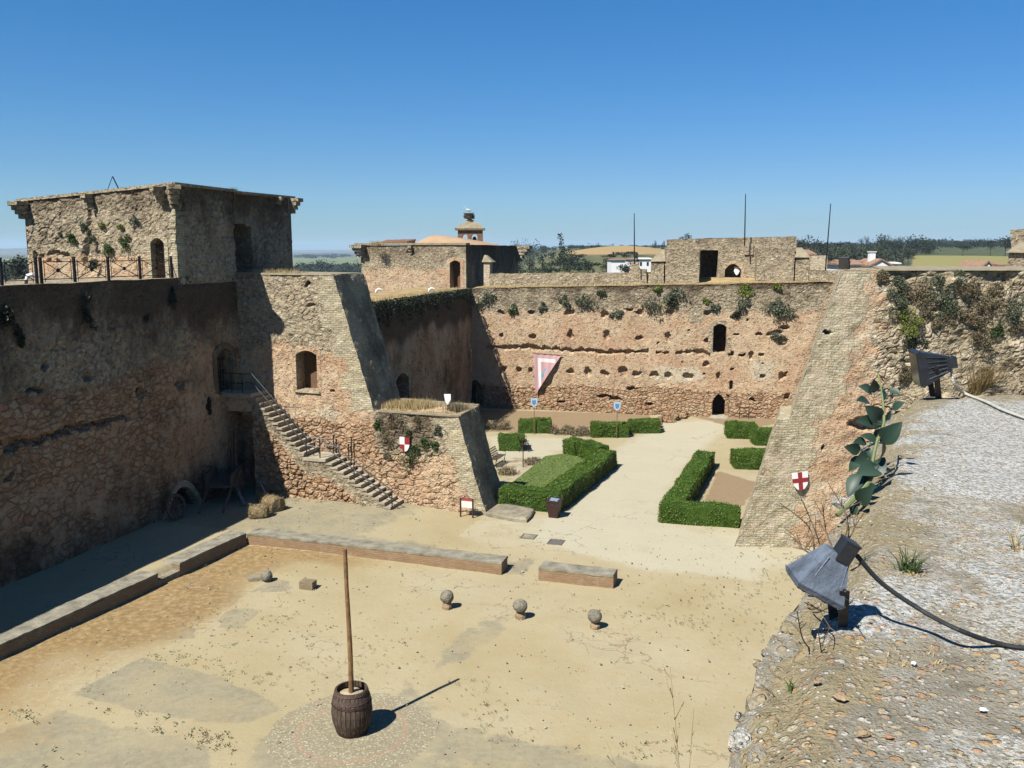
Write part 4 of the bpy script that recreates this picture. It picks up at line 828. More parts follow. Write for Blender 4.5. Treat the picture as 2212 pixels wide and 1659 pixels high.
# turret at the far right edge
rt = empty('corner_turret', yp(2205, 575, 41), 'stone turret with sloped cap and broken brick top at the right edge', 'turret')
x0 = yp(2178, 560, 40)[0]; zc = yp(2178, 546, 40)[2]; z2 = yp(2178, 522, 40)[2]; z3 = yp(2200, 497, 41)[2]
SK = lambda x, y, z: [x + .6 * (y - 40), y, z]
g = Geo(); g.hexa([SK(x0, 40, 11), SK(x0 + 4.6, 40, 11), SK(x0 + 4.6, 43, 11), SK(x0, 43, 11)], [SK(x0, 40, zc), SK(x0 + 4.6, 40, zc), SK(x0 + 4.6, 43, zc), SK(x0, 43, zc)], grey=.6, white=.4); g.build('turret_wall', M['mas'], rt, noise=[(.05, 1.2, 2)])
g = Geo(); g.hexa([SK(x0 - .15, 39.85, zc), SK(x0 + 4.7, 39.85, zc), SK(x0 + 4.7, 43, zc), SK(x0 - .15, 43, zc)], [SK(x0 + .45, 41, z2), SK(x0 + 4, 41, z2), SK(x0 + 4, 42, z2), SK(x0 + .45, 42, z2)]); g.build('turret_cap', M['cap'], rt, noise=[(.04, 1.2, 2)])
xb = yp(2187, 530, 42.4)[0] - .6 * 2.4
g = Geo(); g.hexa([SK(xb, 42.4, zc), SK(xb + 4, 42.4, zc), SK(xb + 4, 43.6, zc), SK(xb, 43.6, zc)], [SK(xb - .2, 42.5, z3), SK(xb + 4, 42.5, z3 + .3), SK(xb + 4, 43.4, z3 + .3), SK(xb - .2, 43.4, z3)], grey=.9, cobble=.2); g.build('broken_top', M['mas'], rt, noise=[(.18, 1.8, 2)])
# small lit pier with gabled cap at the start of the parapet
PP = Wall(PW.P(0, 0, .2), PW.P(5, 0, .2)); pa_, pb_ = PP.uv(1045, 600)[0], PP.uv(1058, 600)[0]; zg0, zg1 = PP.uv(1050, 566)[1], PP.uv(1050, 551)[1]
rp_ = empty('gabled_pier', PP.P((pa_ + pb_) / 2, 9.2), 'small sunlit gabled pier between the corner tower and the low parapet', 'pier')
prism_wall(PP, pa_, pb_, 9.0, zg0, .9, .1, 95, lambda Uu, V, u, v: dict(white=.6 + 0 * Uu)).build('pier_wall', M['mas'], rp_)
g = Geo(); g.hexa([PP.P(pa_ - .12, zg0, -.15), PP.P(pb_ + .25, zg0, -.15), PP.P(pb_ + .25, zg0, 1), PP.P(pa_ - .12, zg0, 1)], [PP.P(pa_, zg1, .2), PP.P(pa_ + .15, zg1, .2), PP.P(pa_ + .15, zg1, .7), PP.P(pa_, zg1, .7)]); g.build('pier_cap', M['cap'], rp_)
# ------------------------------------------------------------------ courtyard ground
def inpoly(X, Y, pts):
    ins = np.zeros(X.shape, bool); n = len(pts)
    for i in range(n):
        x0, y0 = pts[i][:2]; x1, y1 = pts[(i + 1) % n][:2]
        c = ((y0 > Y) != (y1 > Y)) & (X < (x1 - x0) * (Y - y0) / (y1 - y0 + 1e-12) + x0); ins ^= c
    return ins
def pdist(X, Y, pts, closed=True):
    d = np.full(X.shape, 1e9); n = len(pts)
    for i in range(n if closed else n - 1):
        a = np.array(pts[i][:2]); b = np.array(pts[(i + 1) % n][:2]); ab = b - a
        t = np.clip(((X - a[0]) * ab[0] + (Y - a[1]) * ab[1]) / max(ab @ ab, 1e-9), 0, 1); d = np.minimum(d, np.hypot(X - a[0] - t * ab[0], Y - a[1] - t * ab[1]))
    return d
def soft(X, Y, pts, w=.25):
    d = pdist(X, Y, pts); s = np.where(inpoly(X, Y, pts), d, -d); return sstep(s, -w, w)
G = lambda *pts, z=0.0: [gp(x, y, z) for x, y in pts]
LB0, LB1 = np.array([-15.17, 24.83]), np.array([-10.98, 35.42]); FB1 = np.array([-.25, 32.0])
def plat(X, Y):
    dl = (LB1 - LB0) / np.linalg.norm(LB1 - LB0); s_l = -((X - LB0[0]) * dl[1] - (Y - LB0[1]) * dl[0])          # >0 left of the left bench
    df = (FB1 - LB1) / np.linalg.norm(FB1 - LB1); s_f = -((X - LB1[0]) * df[1] - (Y - LB1[1]) * df[0]); t_f = ((X - LB1[0]) * df[0] + (Y - LB1[1]) * df[1])
    h1 = .45 * sstep(s_l, .1, .45) * sstep(Y, 60, 44); h2 = .45 * sstep(s_f, .1, .45) * (1 - sstep(t_f, 1, 9)) * sstep(s_f, 14, 6)
    return np.maximum(h1, h2)
xs = np.arange(-24, 27, .2); ys = np.arange(8, 71, .2); X, Y = np.meshgrid(xs, ys); X = X.ravel(); Y = Y.ravel()
Z = plat(X, Y) + (n2(X, Y, .25, 3, 3) - .5) * .16 + (n2(X, Y, 1.6, 4, 2) - .5) * .02 - .03
A = np.zeros((len(X), NA))
nz = n2(X, Y, .35, 5, 4) - .5; nzf = n2(X, Y, 1.4, 6, 3) - .5
dl = (LB1 - LB0) / np.linalg.norm(LB1 - LB0); sl = ((X - LB0[0]) * dl[1] - (Y - LB0[1]) * dl[0])
df = (FB1 - LB1) / np.linalg.norm(FB1 - LB1); sf = ((X - LB1[0]) * df[1] - (Y - LB1[1]) * df[0]); tf = ((X - LB1[0]) * df[0] + (Y - LB1[1]) * df[1])
insq = (sl > 0) & (sf > 0)
dry = np.where(insq, np.maximum(sstep(sl + 6.0 * nz, 6.0, 1.2), sstep(sf + 3.0 * nz, 2.6, .5) * sstep(tf, 9, 3)), 0)
A[:, 2] = dry                                                               # dry brown grass
conc = soft(X, Y, G((155, 1500), (300, 1420), (440, 1450), (560, 1500), (615, 1530), (540, 1565), (420, 1560)), .3) * .9
conc = np.maximum(conc, soft(X, Y, G((-60, 1600), (130, 1520), (240, 1560), (470, 1600), (455, 1700), (-60, 1700)), .4) * (.7 + .6 * nzf))
conc = np.maximum(conc, soft(X, Y, G((535, 1595), (850, 1500), (880, 1460), (980, 1560), (1250, 1612), (1640, 1690), (520, 1700)), .4) * .62)
conc = np.maximum(conc, soft(X, Y, G((945, 1400), (1010, 1350), (1120, 1315), (1090, 1370), (1000, 1430), (930, 1450)), .4) * .6)
conc = np.maximum(conc, .75 * np.where((sf < -.3), sstep(plat(X, Y) + .25 * nz, .12, .34), 0)); conc = np.maximum(conc, .6 * np.where((sf < .0) & (tf > -1) & (tf < 12), sstep(-sf + 2 * nz, 3.2, 1.2), 0))
for k in range(9):
    cx, cy = [(-9.8, 32.2), (-11.2, 28.5), (-12.3, 26.2), (-10.2, 29.4), (-8.6, 30.6), (-9.2, 27.9), (-11.0, 30.5), (-12.9, 28.2), (-10.8, 26.8)][k]
    conc = np.maximum(conc, .8 * sstep(np.hypot((X - cx) * .8, Y - cy) + 1.2 * nzf, .75, .45))
A[:, 3] = conc
pale = .55 * sstep(np.abs(sf + 6.0) * -1 + 7 + 5 * nz, 2, 6) * (tf > 8) + .9 * soft(X, Y, G((1180, 1165), (1280, 1010), (1340, 960), (1440, 910), (1600, 905), (1500, 985), (1430, 1090), (1450, 1150), (1600, 1170), (1640, 1250), (1400, 1230)), 1.2) + .8 * soft(X, Y, G((1050, 940), (1270, 945), (1240, 960), (1100, 1040), (1060, 985)), .8)
A[:, 4] = np.clip(pale, 0, 1)                                                # pale trodden path
bc = np.array([-4.03, 20.85]); rb = np.hypot(X - bc[0], Y - bc[1])
ring = sstep(rb, 2.15, 2.0); A[:, 5] = ring                                    # cobbled disc
A[:, 6] = 0
bed = np.maximum(soft(X, Y, G((1035, 885), (1400, 893), (1420, 925), (1260, 935), (1050, 932)), .5), soft(X, Y, G((1520, 1080), (1548, 1015), (1640, 1040), (1610, 1092)), .4) * .8)
bed = np.maximum(bed, soft(X, Y, G((1060, 985), (1120, 985), (1200, 980), (1120, 1030), (1090, 1055)), .4) * .5)
bed = np.maximum(bed, .7 * soft(X, Y, G((1480, 895), (1720, 905), (1640, 925), (1560, 918)), .5)); A[:, 6] = bed
A[:, 7] = np.maximum(sstep(nz + .35 * (n2(X, Y, 2.2, 8, 2) - .5), .13, .3) * .6, 0)
nxx = len(xs); i = np.arange(nxx - 1)[None, :] + (np.arange(len(ys) - 1) * nxx)[:, None]; i = i.ravel()
A[:, 0] = X; A[:, 1] = Y
gg = Geo(); gg.add(np.stack([X, Y, Z], 1), np.stack([i, i + 1, i + nxx + 1, i + nxx], 1), A)
def ground_mat():
    n = NT('courtyard_sand'); P = n.pos(); m1 = n.sep(n.attr('m1')); m2 = n.sep(n.attr('m2'))
    nb = n.noise(.22, P, 4); nm = n.noise(1.3, P, 5, .65); nf = n.noise(14, P, 3, .6); ns = n.noise(5, P, 4, .6)
    sand = n.ramp(nb, [(.3, (.42, .34, .185)), (.5, (.465, .395, .24)), (.7, (.495, .43, .28))]); sand = n.mix(n.math('MULTIPLY', n.step(nm, .46, .70), .5), sand, (.45, .345, .195)); sand = n.mix(n.math('MULTIPLY', n.step(nf, .62, .75), .35), sand, (.34, .25, .15))
    def msk(s, w, lo=.4, hi=.6, q=nm): return n.step(n.math('ADD', s, n.math('MULTIPLY', n.math('SUBTRACT', q, .5), w)), lo, hi)
    dryc = n.ramp(ns, [(.3, (.20, .12, .045)), (.5, (.33, .215, .09)), (.7, (.44, .325, .17))])
    conc = n.ramp(ns, [(.3, (.25, .225, .155)), (.55, (.315, .285, .20)), (.75, (.37, .335, .24))]); conc = n.mix(n.math('MULTIPLY', n.step(nf, .6, .72), .5), conc, (.44, .40, .30))
    pth = n.mix(nm, (.52, .48, .355), (.57, .53, .40)); bed = n.mix(ns, (.27, .185, .105), (.38, .28, .17))
    col = n.mix(n.math('MULTIPLY', msk(m1[2], .8, .25, .8), .8), sand, pth); col = n.mix(n.math('MULTIPLY', msk(m1[1], 1.0, .38, .58), n.mixf(n.step(n.noise(.75, P, 5, .65), .38, .62), .45, .85)), col, conc); col = n.mix(n.math('MULTIPLY', msk(m1[0], 1.3, .25, .95, ns), .9), col, dryc); col = n.mix(msk(m2[1], .8), col, bed)
    # cobbled disc with a terracotta ring
    sx = n.vmath('SUBTRACT', P, (-4.03, 20.85, 0)); s3 = n.sep(sx); rr = n.math('SQRT', n.math('ADD', n.math('MULTIPLY', s3[0], s3[0]), n.math('MULTIPLY', s3[1], s3[1])))
    pv = n.voro(17, P); peb = n.ramp(n.sep(pv.outputs['Color'])[0], [(0, (.33, .29, .19)), (.55, (.44, .39, .27)), (.85, (.55, .50, .37)), (1, (.68, .64, .52))]); peb = n.mix(n.step(pv.outputs['Distance'], .3, .6), peb, (.30, .255, .165))
    ringm = n.math('SUBTRACT', 1.0, n.step(n.math('ABSOLUTE', n.math('SUBTRACT', rr, 1.35)), .075, .11)); disc = n.mix(n.math('MULTIPLY', ringm, .36), peb, (.46, .27, .18)); col = n.mix(n.math('MULTIPLY', n.step(n.math('ADD', m2[0], n.math('MULTIPLY', n.math('SUBTRACT', nm, .5), .5)), .4, .6), .8), col, disc)
    col = n.mix(n.math('MULTIPLY', m2[2], .55), col, (.40, .34, .22))
    gv = n.voro(26, P); col = n.mix(n.math('MULTIPLY', n.step(gv.outputs['Distance'], .32, .2), n.math('MULTIPLY', n.step(n.sep(gv.outputs['Color'])[0], .74, .78), .6)), col, (.30, .22, .14))
    # shrinkage cracks
    ck = n.voro(.45, n.vmath('ADD', P, n.vmath('SCALE', n.noise(1.5, P, 3, col=True), s=1.3)), 'DISTANCE_TO_EDGE').outputs['Distance']
    col = n.mix(n.math('MULTIPLY', n.step(ck, .012, .004), n.math('MULTIPLY', n.step(nb, .5, .6), .6)), col, (.2, .14, .08))
    h = n.math('ADD', n.math('MULTIPLY', nf, .6), n.math('ADD', n.math('MULTIPLY', ns, 1.0), nm))
    return n.done(col, n.bump(h, .03, .4), .95)
M['ground'] = ground_mat()
def gz(x, y): return float(Z[int(round((y - ys[0]) / .2)) * len(xs) + int(round((x - xs[0]) / .2))])
GZ = {k: gz(*gp(*k)[:2]) for k in ((1142, 1159), (1201, 1171))}
gg.build('courtyard_ground', M['ground'], kind='structure', at=(0, 40, 0), smooth=True)

# ------------------------------------------------------------------ countryside
def terr(X, Y):
    D = np.hypot(X, Y); px = X / np.maximum(Y, 1) * 1941 + 1106; P = np.stack([X, Y, 0 * X], 1)
    right = sstep(px, 930, 1230)
    rise = np.interp(D, [0, 80, 150, 300, 480, 700, 900, 1500, 3000, 15000], [-9, -7, -3, 4.2, 8.2, 10.2, 14, 17.5, 20, 22])
    left = np.interp(D, [0, 80, 300, 1000, 15000], [-9, -8, -18, -20, -20])
    z = left * (1 - right) + rise * right
    hill = np.exp(-((px - 1345) / 130) ** 2) * np.exp(-((D - 620) / 160) ** 2) * 6.0 + np.exp(-((px - 2050) / 120) ** 2) * np.exp(-((D - 430) / 90) ** 2) * 1.0 - np.exp(-((px - 1130) / 80) ** 2) * sstep(D, 300, 800) * 6
    far = sstep(D, 5000, 9000) * (fbm(P / 2500.0, 3, 9) - .42) * 130 * (1 - .6 * right)
    return z + hill + np.maximum(far, 0) + (fbm(P / 90.0, 3, 4) - .5) * 3.0 * sstep(D, 120, 300)
rad = np.concatenate([np.linspace(72, 1000, 90), np.geomspace(1020, 15000, 70)]); ang = np.radians(np.linspace(-42, 42, 170))
Rr, Aa = np.meshgrid(rad, ang); X = (Rr * np.sin(Aa)).ravel(); Y = (Rr * np.cos(Aa)).ravel(); Z = terr(X, Y)
px = X / Y * 1941 + 1106; D = np.hypot(X, Y); A = np.zeros((len(X), NA))
fz = fbm(np.stack([X, Y, 0 * X], 1) / 130.0, 3, 12) - .5
A[:, 2] = np.clip(np.exp(-((px - 1345) / 130) ** 2) * sstep(D, 420, 520) * sstep(D, 900, 700) * 1.3, 0, 1)          # tan stubble hill
A[:, 3] = np.clip(sstep(px + 120 * fz, 1900, 2030) * sstep(D + 160 * fz, 240, 330) * sstep(D + 160 * fz, 620, 460) * 1.2, 0, 1)  # yellow green meadow
A[:, 4] = np.clip(sstep(px, 1690, 1740) * sstep(px, 1990, 1950) * sstep(D, 330, 380) * sstep(D, 900, 650) * 1.2, 0, 1)  # dark orchard
A[:, 5] = sstep(px, 900, 700) * sstep(D, 1700, 1900) * sstep(D, 4200, 3600)                                       # pale green valley field
nr, na = len(rad), len(ang); i = (np.arange(na - 1)[:, None] * nr + np.arange(nr - 1)[None, :]).ravel()
tgm = Geo(); tgm.add(np.stack([X, Y, Z], 1), np.stack([i, i + 1, i + nr + 1, i + nr], 1)[:, ::-1], A)
def terr_mat():
    n = NT('open_countryside'); P = n.pos(); m1 = n.sep(n.attr('m1')); m2 = n.sep(n.attr('m2'))
    v = n.voro(1 / 260.0, n.vmath('ADD', P, n.vmath('SCALE', n.noise(.006, P, 2, col=True), s=90))); r = n.sep(v.outputs['Color'])[0]
    col = n.ramp(r, [(0, (.10, .115, .05)), (.3, (.16, .16, .07)), (.55, (.26, .215, .105)), (.75, (.13, .14, .06)), (1, (.30, .24, .13))], 'CONSTANT')
    t = n.noise(.09, P, 4, .65); col = n.mix(n.math('MULTIPLY', n.step(t, .5, .6), .7), col, (.045, .06, .03)); t2 = n.noise(.4, P, 4, .6)
    q = lambda s: n.step(n.math('ADD', s, n.math('MULTIPLY', n.math('SUBTRACT', t, .5), .5)), .4, .6)
    col = n.mix(q(m1[0]), col, n.mix(n.step(n.noise(.02, P, 3), .45, .6), (.46, .30, .14), (.36, .32, .13))); col = n.mix(q(m1[1]), col, n.mix(t2, (.24, .235, .085), (.36, .31, .115)))
    rows = n.voro(.14, P); col = n.mix(q(m1[2]), col, n.mix(n.step(rows.outputs['Distance'], .3, .6), (.035, .055, .03), (.13, .13, .07))); col = n.mix(q(m2[0]), col, n.mix(t2, (.17, .22, .08), (.22, .24, .10)))
    return n.done(col, n.bump(t2, .5, .6), 1.0)
tgm.build('terrain', terr_mat(), kind='structure', at=(0, 0, 0), smooth=True)

# ------------------------------------------------------------------ the rampart the camera stands on
RT = 10.4; ED = np.array([.4545, .8908, 0.0]); EP = np.array([.775, 2.565, RT])   # edge line
def edge(y): return EP[0] + (y - EP[1]) * ED[0] / ED[1]
Y0, Y9 = -4.0, 9.72
rmp = empty('rampart', (4.5, 4, 0), 'pale weathered rampart top of pebbly lime concrete under the floodlights', 'wall')
g = Geo()
for (ya, yb, res) in [(Y0, 1.5, .15), (1.5, 6.2, .035), (6.2, Y9, .06)]:
    g.sheet([edge(ya), ya, RT], [edge(ya) + 6.5, ya, RT], [edge(yb) + 6.5, yb, RT], [edge(yb), yb, RT], res)
V_ = np.vstack(g.v); n0 = fbm(V_ * np.array([1.3, 1.3, 1]), 4, 5) - .5; n1 = fbm(V_ * 6, 3, 8) - .5; n2_ = fbm(V_ * 22, 2, 9) - .5
dE = (V_[:, 0] - edge(V_[:, 1])) * .89; A_ = np.vstack(g.a)
V_[:, 2] += n0 * .055 + n1 * .028 + n2_ * .003 - .06 * sstep(dE, .12, 0) ; V_[:, 0] += (fbm(np.stack([V_[:, 1] * 2.2, 0 * dE, 0 * dE], 1), 3, 3) - .5) * .10 * sstep(dE, .5, 0)
# broken far end
V_[:, 1] += (fbm(np.stack([V_[:, 0] * 1.6, 0 * dE, 0 * dE], 1), 3, 6) - .5) * .35 * sstep(V_[:, 1], Y9 - .6, Y9)
A_[:, 2] = np.maximum(sstep(dE + .8 * n0 + .8 * n1, .34, .04) * .8, .5 * sstep(fbm(V_ * np.array([.8, .8, 1]) + 7, 3, 15), .52, .62)) + sstep(V_[:, 1] + 2 * n0, 8.9, 9.6) * .8            # yellow brown soil near the rim
A_[:, 3] = .30 + .7 * sstep(n0 + .22 * sstep(V_[:, 1], 3.5, 6.5), -.06, .16)                                                                     # pale lichen
A_[:, 4] = sstep(V_[:, 1], 6, 3.0)                                                                  # rusty pebbles close by
g2 = Geo(); g2.add(V_, np.array(g.f), A_)
def top_mat():
    n = NT('pebbly_lime_concrete'); P = n.pos(); m = n.sep(n.attr('m1')); nb = n.noise(.9, P, 4); nm = n.noise(5, P, 5, .7); nf = n.noise(34, P, 4, .7); ng = n.noise(85, P, 2, .6)
    base = n.ramp(nm, [(.28, (.20, .175, .125)), (.5, (.33, .30, .235)), (.72, (.44, .41, .345))])
    lich = n.mix(n.step(nf, .40, .60), (.32, .315, .28), (.70, .70, .665)); col = n.mix(n.step(n.math('ADD', m[1], n.math('MULTIPLY', n.math('SUBTRACT', nm, .5), 1.6)), .35, .85), base, lich)
    soil = n.ramp(nf, [(.3, (.23, .18, .095)), (.55, (.38, .31, .175)), (.75, (.47, .41, .27))]); col = n.mix(n.math('MULTIPLY', n.step(n.math('ADD', m[0], n.math('MULTIPLY', n.math('SUBTRACT', nm, .5), 1.0)), .3, .8), .85), col, soil)
    wp_ = n.vmath('ADD', P, n.vmath('SCALE', n.noise(9, P, 2, col=True), s=.03)); v = n.voro(21, n.vmath('MULTIPLY', wp_, (1, 1, .4))); rc_ = n.sep(v.outputs['Color']); pm = n.math('MULTIPLY', n.step(v.outputs['Distance'], .46, .30), n.step(rc_[0], .50, .56))
    pc = n.ramp(rc_[1], [(0, (.58, .37, .15)), (.3, (.56, .31, .16)), (.5, (.64, .48, .24)), (.75, (.68, .64, .55)), (1, (.50, .25, .15))]); col = n.mix(n.math('MULTIPLY', pm, n.mixf(m[2], .25, .8)), col, pc)
    v2 = n.voro(42, P); r2 = n.sep(v2.outputs['Color']); p2 = n.math('MULTIPLY', n.step(v2.outputs['Distance'], .46, .28), n.step(r2[0], .42, .5)); col = n.mix(n.math('MULTIPLY', p2, .8), col, n.ramp(r2[1], [(0, (.16, .14, .10)), (.3, (.52, .38, .18)), (.5, (.50, .29, .15)), (.7, (.76, .75, .70)), (1, (.36, .32, .25))]))
    col = n.mix(n.math('MULTIPLY', n.step(ng, .56, .68), .6), col, (.11, .10, .08)); col = n.mix(n.math('MULTIPLY', n.step(nf, .58, .69), .5), col, (.14, .125, .09))
    h = n.math('ADD', n.math('ADD', n.math('MULTIPLY', nf, .7), n.math('MULTIPLY', pm, .35)), n.math('ADD', n.math('MULTIPLY', p2, .25), n.math('MULTIPLY', ng, .35)))
    return n.done(col, n.bump(h, .024, 1.0), .95)
M['top'] = top_mat()
g2.build('wall_top', M['top'], rmp, smooth=True)
# broken ledge of stones and soil just below the rim
LWD = .22; g = Geo()
for (ya, yb, res) in [(.3, 6.0, .03), (6.0, Y9, .06)]:
    g.sheet([edge(ya) - LWD, ya, RT - .2], [edge(ya) + .06, ya, RT - .1], [edge(yb) + .06, yb, RT - .1], [edge(yb) - LWD, yb, RT - .2], res)
    g.sheet([edge(yb) - LWD - .2, yb, RT - 3], [edge(ya) - LWD - .2, ya, RT - 3], [edge(ya) - LWD, ya, RT - .2], [edge(yb) - LWD, yb, RT - .2], res * 3)
V_ = np.vstack(g.v); lat = (edge(V_[:, 1]) - V_[:, 0]); fade = sstep(V_[:, 2], RT - 1, RT - .3)
V_[:, 2] += fade * ((fbm(V_ * np.array([3.2, 3.2, 0]), 3, 4) - .5) * .14 + (fbm(V_ * 13, 2, 2) - .5) * .05); V_[:, 0] += sstep(lat, .1, .25) * (fbm(V_ * np.array([0, 2.2, 0]), 3, 6) - .5) * .14
A_ = np.vstack(g.a); A_[:, 2] = .9 * sstep(lat, .2, .12); A_[:, 3] = sstep(lat, .1, .2) * .3
g3 = Geo(); g3.add(V_, g.f, A_); rs_ = np.random.RandomState(77); m = 190; yy = .6 + 8.9 * rs_.rand(m) ** 1.3; la_ = .02 + .24 * rs_.rand(m); sz = (.018 + .045 * rs_.rand(m) ** 2) * (1 + .5 * (la_ > .15))
g3.icos(np.stack([edge(yy) - la_, yy, RT - .155 - .2 * la_ + 0 * yy], 1), sz, rs_, .6, .16); q_ = g3.a[-1]; q_[:, 3] = np.repeat(.1 + .6 * rs_.rand(m), 12); q_[:, 2] = np.repeat((rs_.rand(m) < .4) * .7, 12); q_[:, 8] = 0
g3.build('wall_ledge', M['top'], rmp, noise=[(.012, 14, 3)])
g = Geo(); at_ = lambda Uu, V, u, v: dict(grey=.8 + 0 * Uu, cobble=.4 + 0 * Uu)
lo = lambda y, z: np.array([edge(y) - LWD - .2 - (RT - 3 - z) * .04, y, z])
g.sheet(lo(Y9, -.4), lo(Y0, -.4), lo(Y0, RT - 3), lo(Y9, RT - 3), .5, None, at_)
g.sheet(lo(Y9, -.4) + [8, 0, 0], lo(Y9, -.4), [edge(Y9), Y9, RT - .05], [edge(Y9) + 6.5, Y9, RT - .05], .3, None, at_)
g.sheet(lo(Y0, -.4), lo(Y0, -.4) + [8, 0, 0], [edge(Y0) + 6.5, Y0, RT - .05], [edge(Y0), Y0, RT - .05], .6, None, at_)
g.build('wall_face', M['mas'], rmp, noise=[(.08, 1, 3)])

# ------------------------------------------------------------------ sun, sky, camera, haze
sun_el, sh = R(51.5), np.array([.662, .748])
sd = Vector((-sh[0] * math.cos(sun_el), -sh[1] * math.cos(sun_el), math.sin(sun_el))).normalized()
sl_ = bpy.data.lights.new('sun', 'SUN'); sl_.energy = 5.0; sl_.angle = R(.53); sl_.color = (1, .965, .885)
so = bpy.data.objects.new('sun', sl_); COL.objects.link(so); so.location = (-20, -30, 60); so.rotation_euler = (-sd).to_track_quat('-Z', 'Y').to_euler()
w = bpy.data.worlds.new('World'); SC.world = w; w.use_nodes = True; wt = w.node_tree; wt.nodes.clear()
wo = wt.nodes.new('ShaderNodeOutputWorld'); bgd = wt.nodes.new('ShaderNodeBackground'); sk = wt.nodes.new('ShaderNodeTexSky'); sk.sky_type = 'NISHITA'; sk.sun_disc = False
sk.sun_elevation = sun_el; sk.sun_rotation = math.atan2(sd.x, sd.y); sk.altitude = 100; sk.air_density = 1.0; sk.dust_density = 0.35; sk.ozone_density = 2.5
hsv = wt.nodes.new('ShaderNodeHueSaturation'); hsv.inputs['Saturation'].default_value = 1.38; hsv.inputs['Hue'].default_value = .517; wt.links.new(sk.outputs[0], hsv.inputs['Color']); bgd.inputs[1].default_value = 0.0518; sp_ = wt.nodes.new('ShaderNodeSeparateColor'); cb_ = wt.nodes.new('ShaderNodeCombineColor'); wt.links.new(hsv.outputs[0], sp_.inputs[0])
for i_, (g_, k_) in enumerate(((.93, .425), (.67, .589), (.82, .861))):
    pw_ = wt.nodes.new('ShaderNodeMath'); pw_.operation = 'POWER'; pw_.inputs[1].default_value = g_; ml_ = wt.nodes.new('ShaderNodeMath'); ml_.operation = 'MULTIPLY'; ml_.inputs[1].default_value = k_ / .11487 * .1206 ** g_
    wt.links.new(sp_.outputs[i_], pw_.inputs[0]); wt.links.new(pw_.outputs[0], ml_.inputs[0]); wt.links.new(ml_.outputs[0], cb_.inputs[i_])
wt.links.new(cb_.outputs[0], bgd.inputs[0]); wt.links.new(bgd.outputs[0], wo.inputs[0])
cam = bpy.data.cameras.new('camera'); cam.lens = FPX / 2212 * 36; cam.sensor_width = 36; cam.clip_end = 40000; cam.clip_start = .05
co = bpy.data.objects.new('camera', cam); COL.objects.link(co); co.location = (0, 0, EYE); co.rotation_euler = (R(90) - PITCH, 0, 0); SC.camera = co
SC.view_settings.view_transform = 'Standard'; SC.view_settings.look = 'None'; SC.view_settings.exposure = 1.15; SC.view_settings.gamma = 1
SC.cycles.max_bounces = 4; SC.cycles.diffuse_bounces = 3; SC.cycles.transmission_bounces = 3; SC.cycles.volume_bounces = 0; SC.cycles.use_denoising = True
HAZE = True
if HAZE:
    hz = NT('hazy_air'); hz.t.links.remove(hz.out.inputs[0].links[0]); pv = hz.node('ShaderNodeVolumePrincipled'); pv.inputs['Color'].default_value = (.58, .78, 1.0, 1); pv.inputs['Density'].default_value = 8.0e-5; pv.inputs['Anisotropy'].default_value = 0.1; hz.N.remove(hz.bs); hz.L.new(pv.outputs[0], hz.out.inputs['Volume'])
    g = Geo(); g.box([0, 7000, 55], (24000, 16500, 170)); ho = g.build('haze', hz.m, kind='stuff')
# ================================================================== objects in the courtyard
def Y4(x, y): return (1036.8 + .3125 * x, 1080 + .3125 * y)
def brickmat(name, c1, c2, mo, bw=.27, rh=.075):
    n = NT(name); uv = n.attr('uvm'); P = n.pos(); bt = n.node('ShaderNodeTexBrick'); n.L.new(n.vmath('ADD', uv, n.vmath('SCALE', n.noise(2, P, 2, col=True), s=.02)), bt.inputs['Vector'])
    for k, v in (('Color1', c1), ('Color2', c2), ('Mortar', mo)): bt.inputs[k].default_value = (*v, 1)
    bt.inputs['Scale'].default_value = 1; bt.inputs['Brick Width'].default_value = bw; bt.inputs['Row Height'].default_value = rh; bt.inputs['Mortar Size'].default_value = .011
    nz = n.noise(2.2, P, 4); col = n.mix(n.math('MULTIPLY', n.step(nz, .48, .7), .6), bt.outputs['Color'], (.42, .33, .21)); col = n.mix(n.math('MULTIPLY', n.step(n.noise(9, P, 3), .58, .7), .4), col, (.2, .14, .09))
    return n.done(col, n.bump(n.math('ADD', n.math('SUBTRACT', 1, bt.outputs['Fac']), n.noise(20, P, 3)), .02, .6), .92)
M['bench'] = brickmat('sunbaked_bench_brick', (.42, .26, .14), (.33, .20, .11), (.30, .23, .15)); M['benchdk'] = brickmat('old_bench_brick', (.34, .26, .16), (.28, .21, .13), (.25, .20, .13))
M['btop'] = simple('grey_lichened_capping', (.29, .265, .20), .95, .4, 2.2, .02, bs=16); M['slab'] = simple('stone_slab', (.31, .27, .19), .95, .35, 2.5, .04, bs=9)

def low_bench(name, pts, h, label, mat, group, z0=-.05):     # pts: front-left, front-right, back-right, back-left on plan
    r_ = empty(name, [sum(p[0] for p in pts) / 4, sum(p[1] for p in pts) / 4, 0], label, 'low wall', group)
    b = [np.array([p[0], p[1], z0]) for p in pts]; t = [np.array([p[0], p[1], h - .07]) for p in pts]; g = Geo()
    for i in range(4): g.sheet(b[i], b[(i + 1) % 4], t[(i + 1) % 4], t[i], .15, None, None, (i * .13, 0))
    g.build('brick_body', mat, r_, noise=[(.018, 1.6, 3)])
    c = sum(t) / 4; ex = lambda p, k: p + (p - c) / np.linalg.norm(p - c) * k; g = Geo(); tb = [ex(p, .02) for p in t]; tt = [ex(p + [0, 0, .07], .0) for p in t]
    for i in range(4): g.sheet(tb[i], tb[(i + 1) % 4], tt[(i + 1) % 4], tt[i], .12)
    g.sheet(tt[0], tt[1], tt[2], tt[3], .1); g.build('capping', M['btop'], r_, noise=[(.022, 2.2, 3), (.012, 6, 2)]); return r_
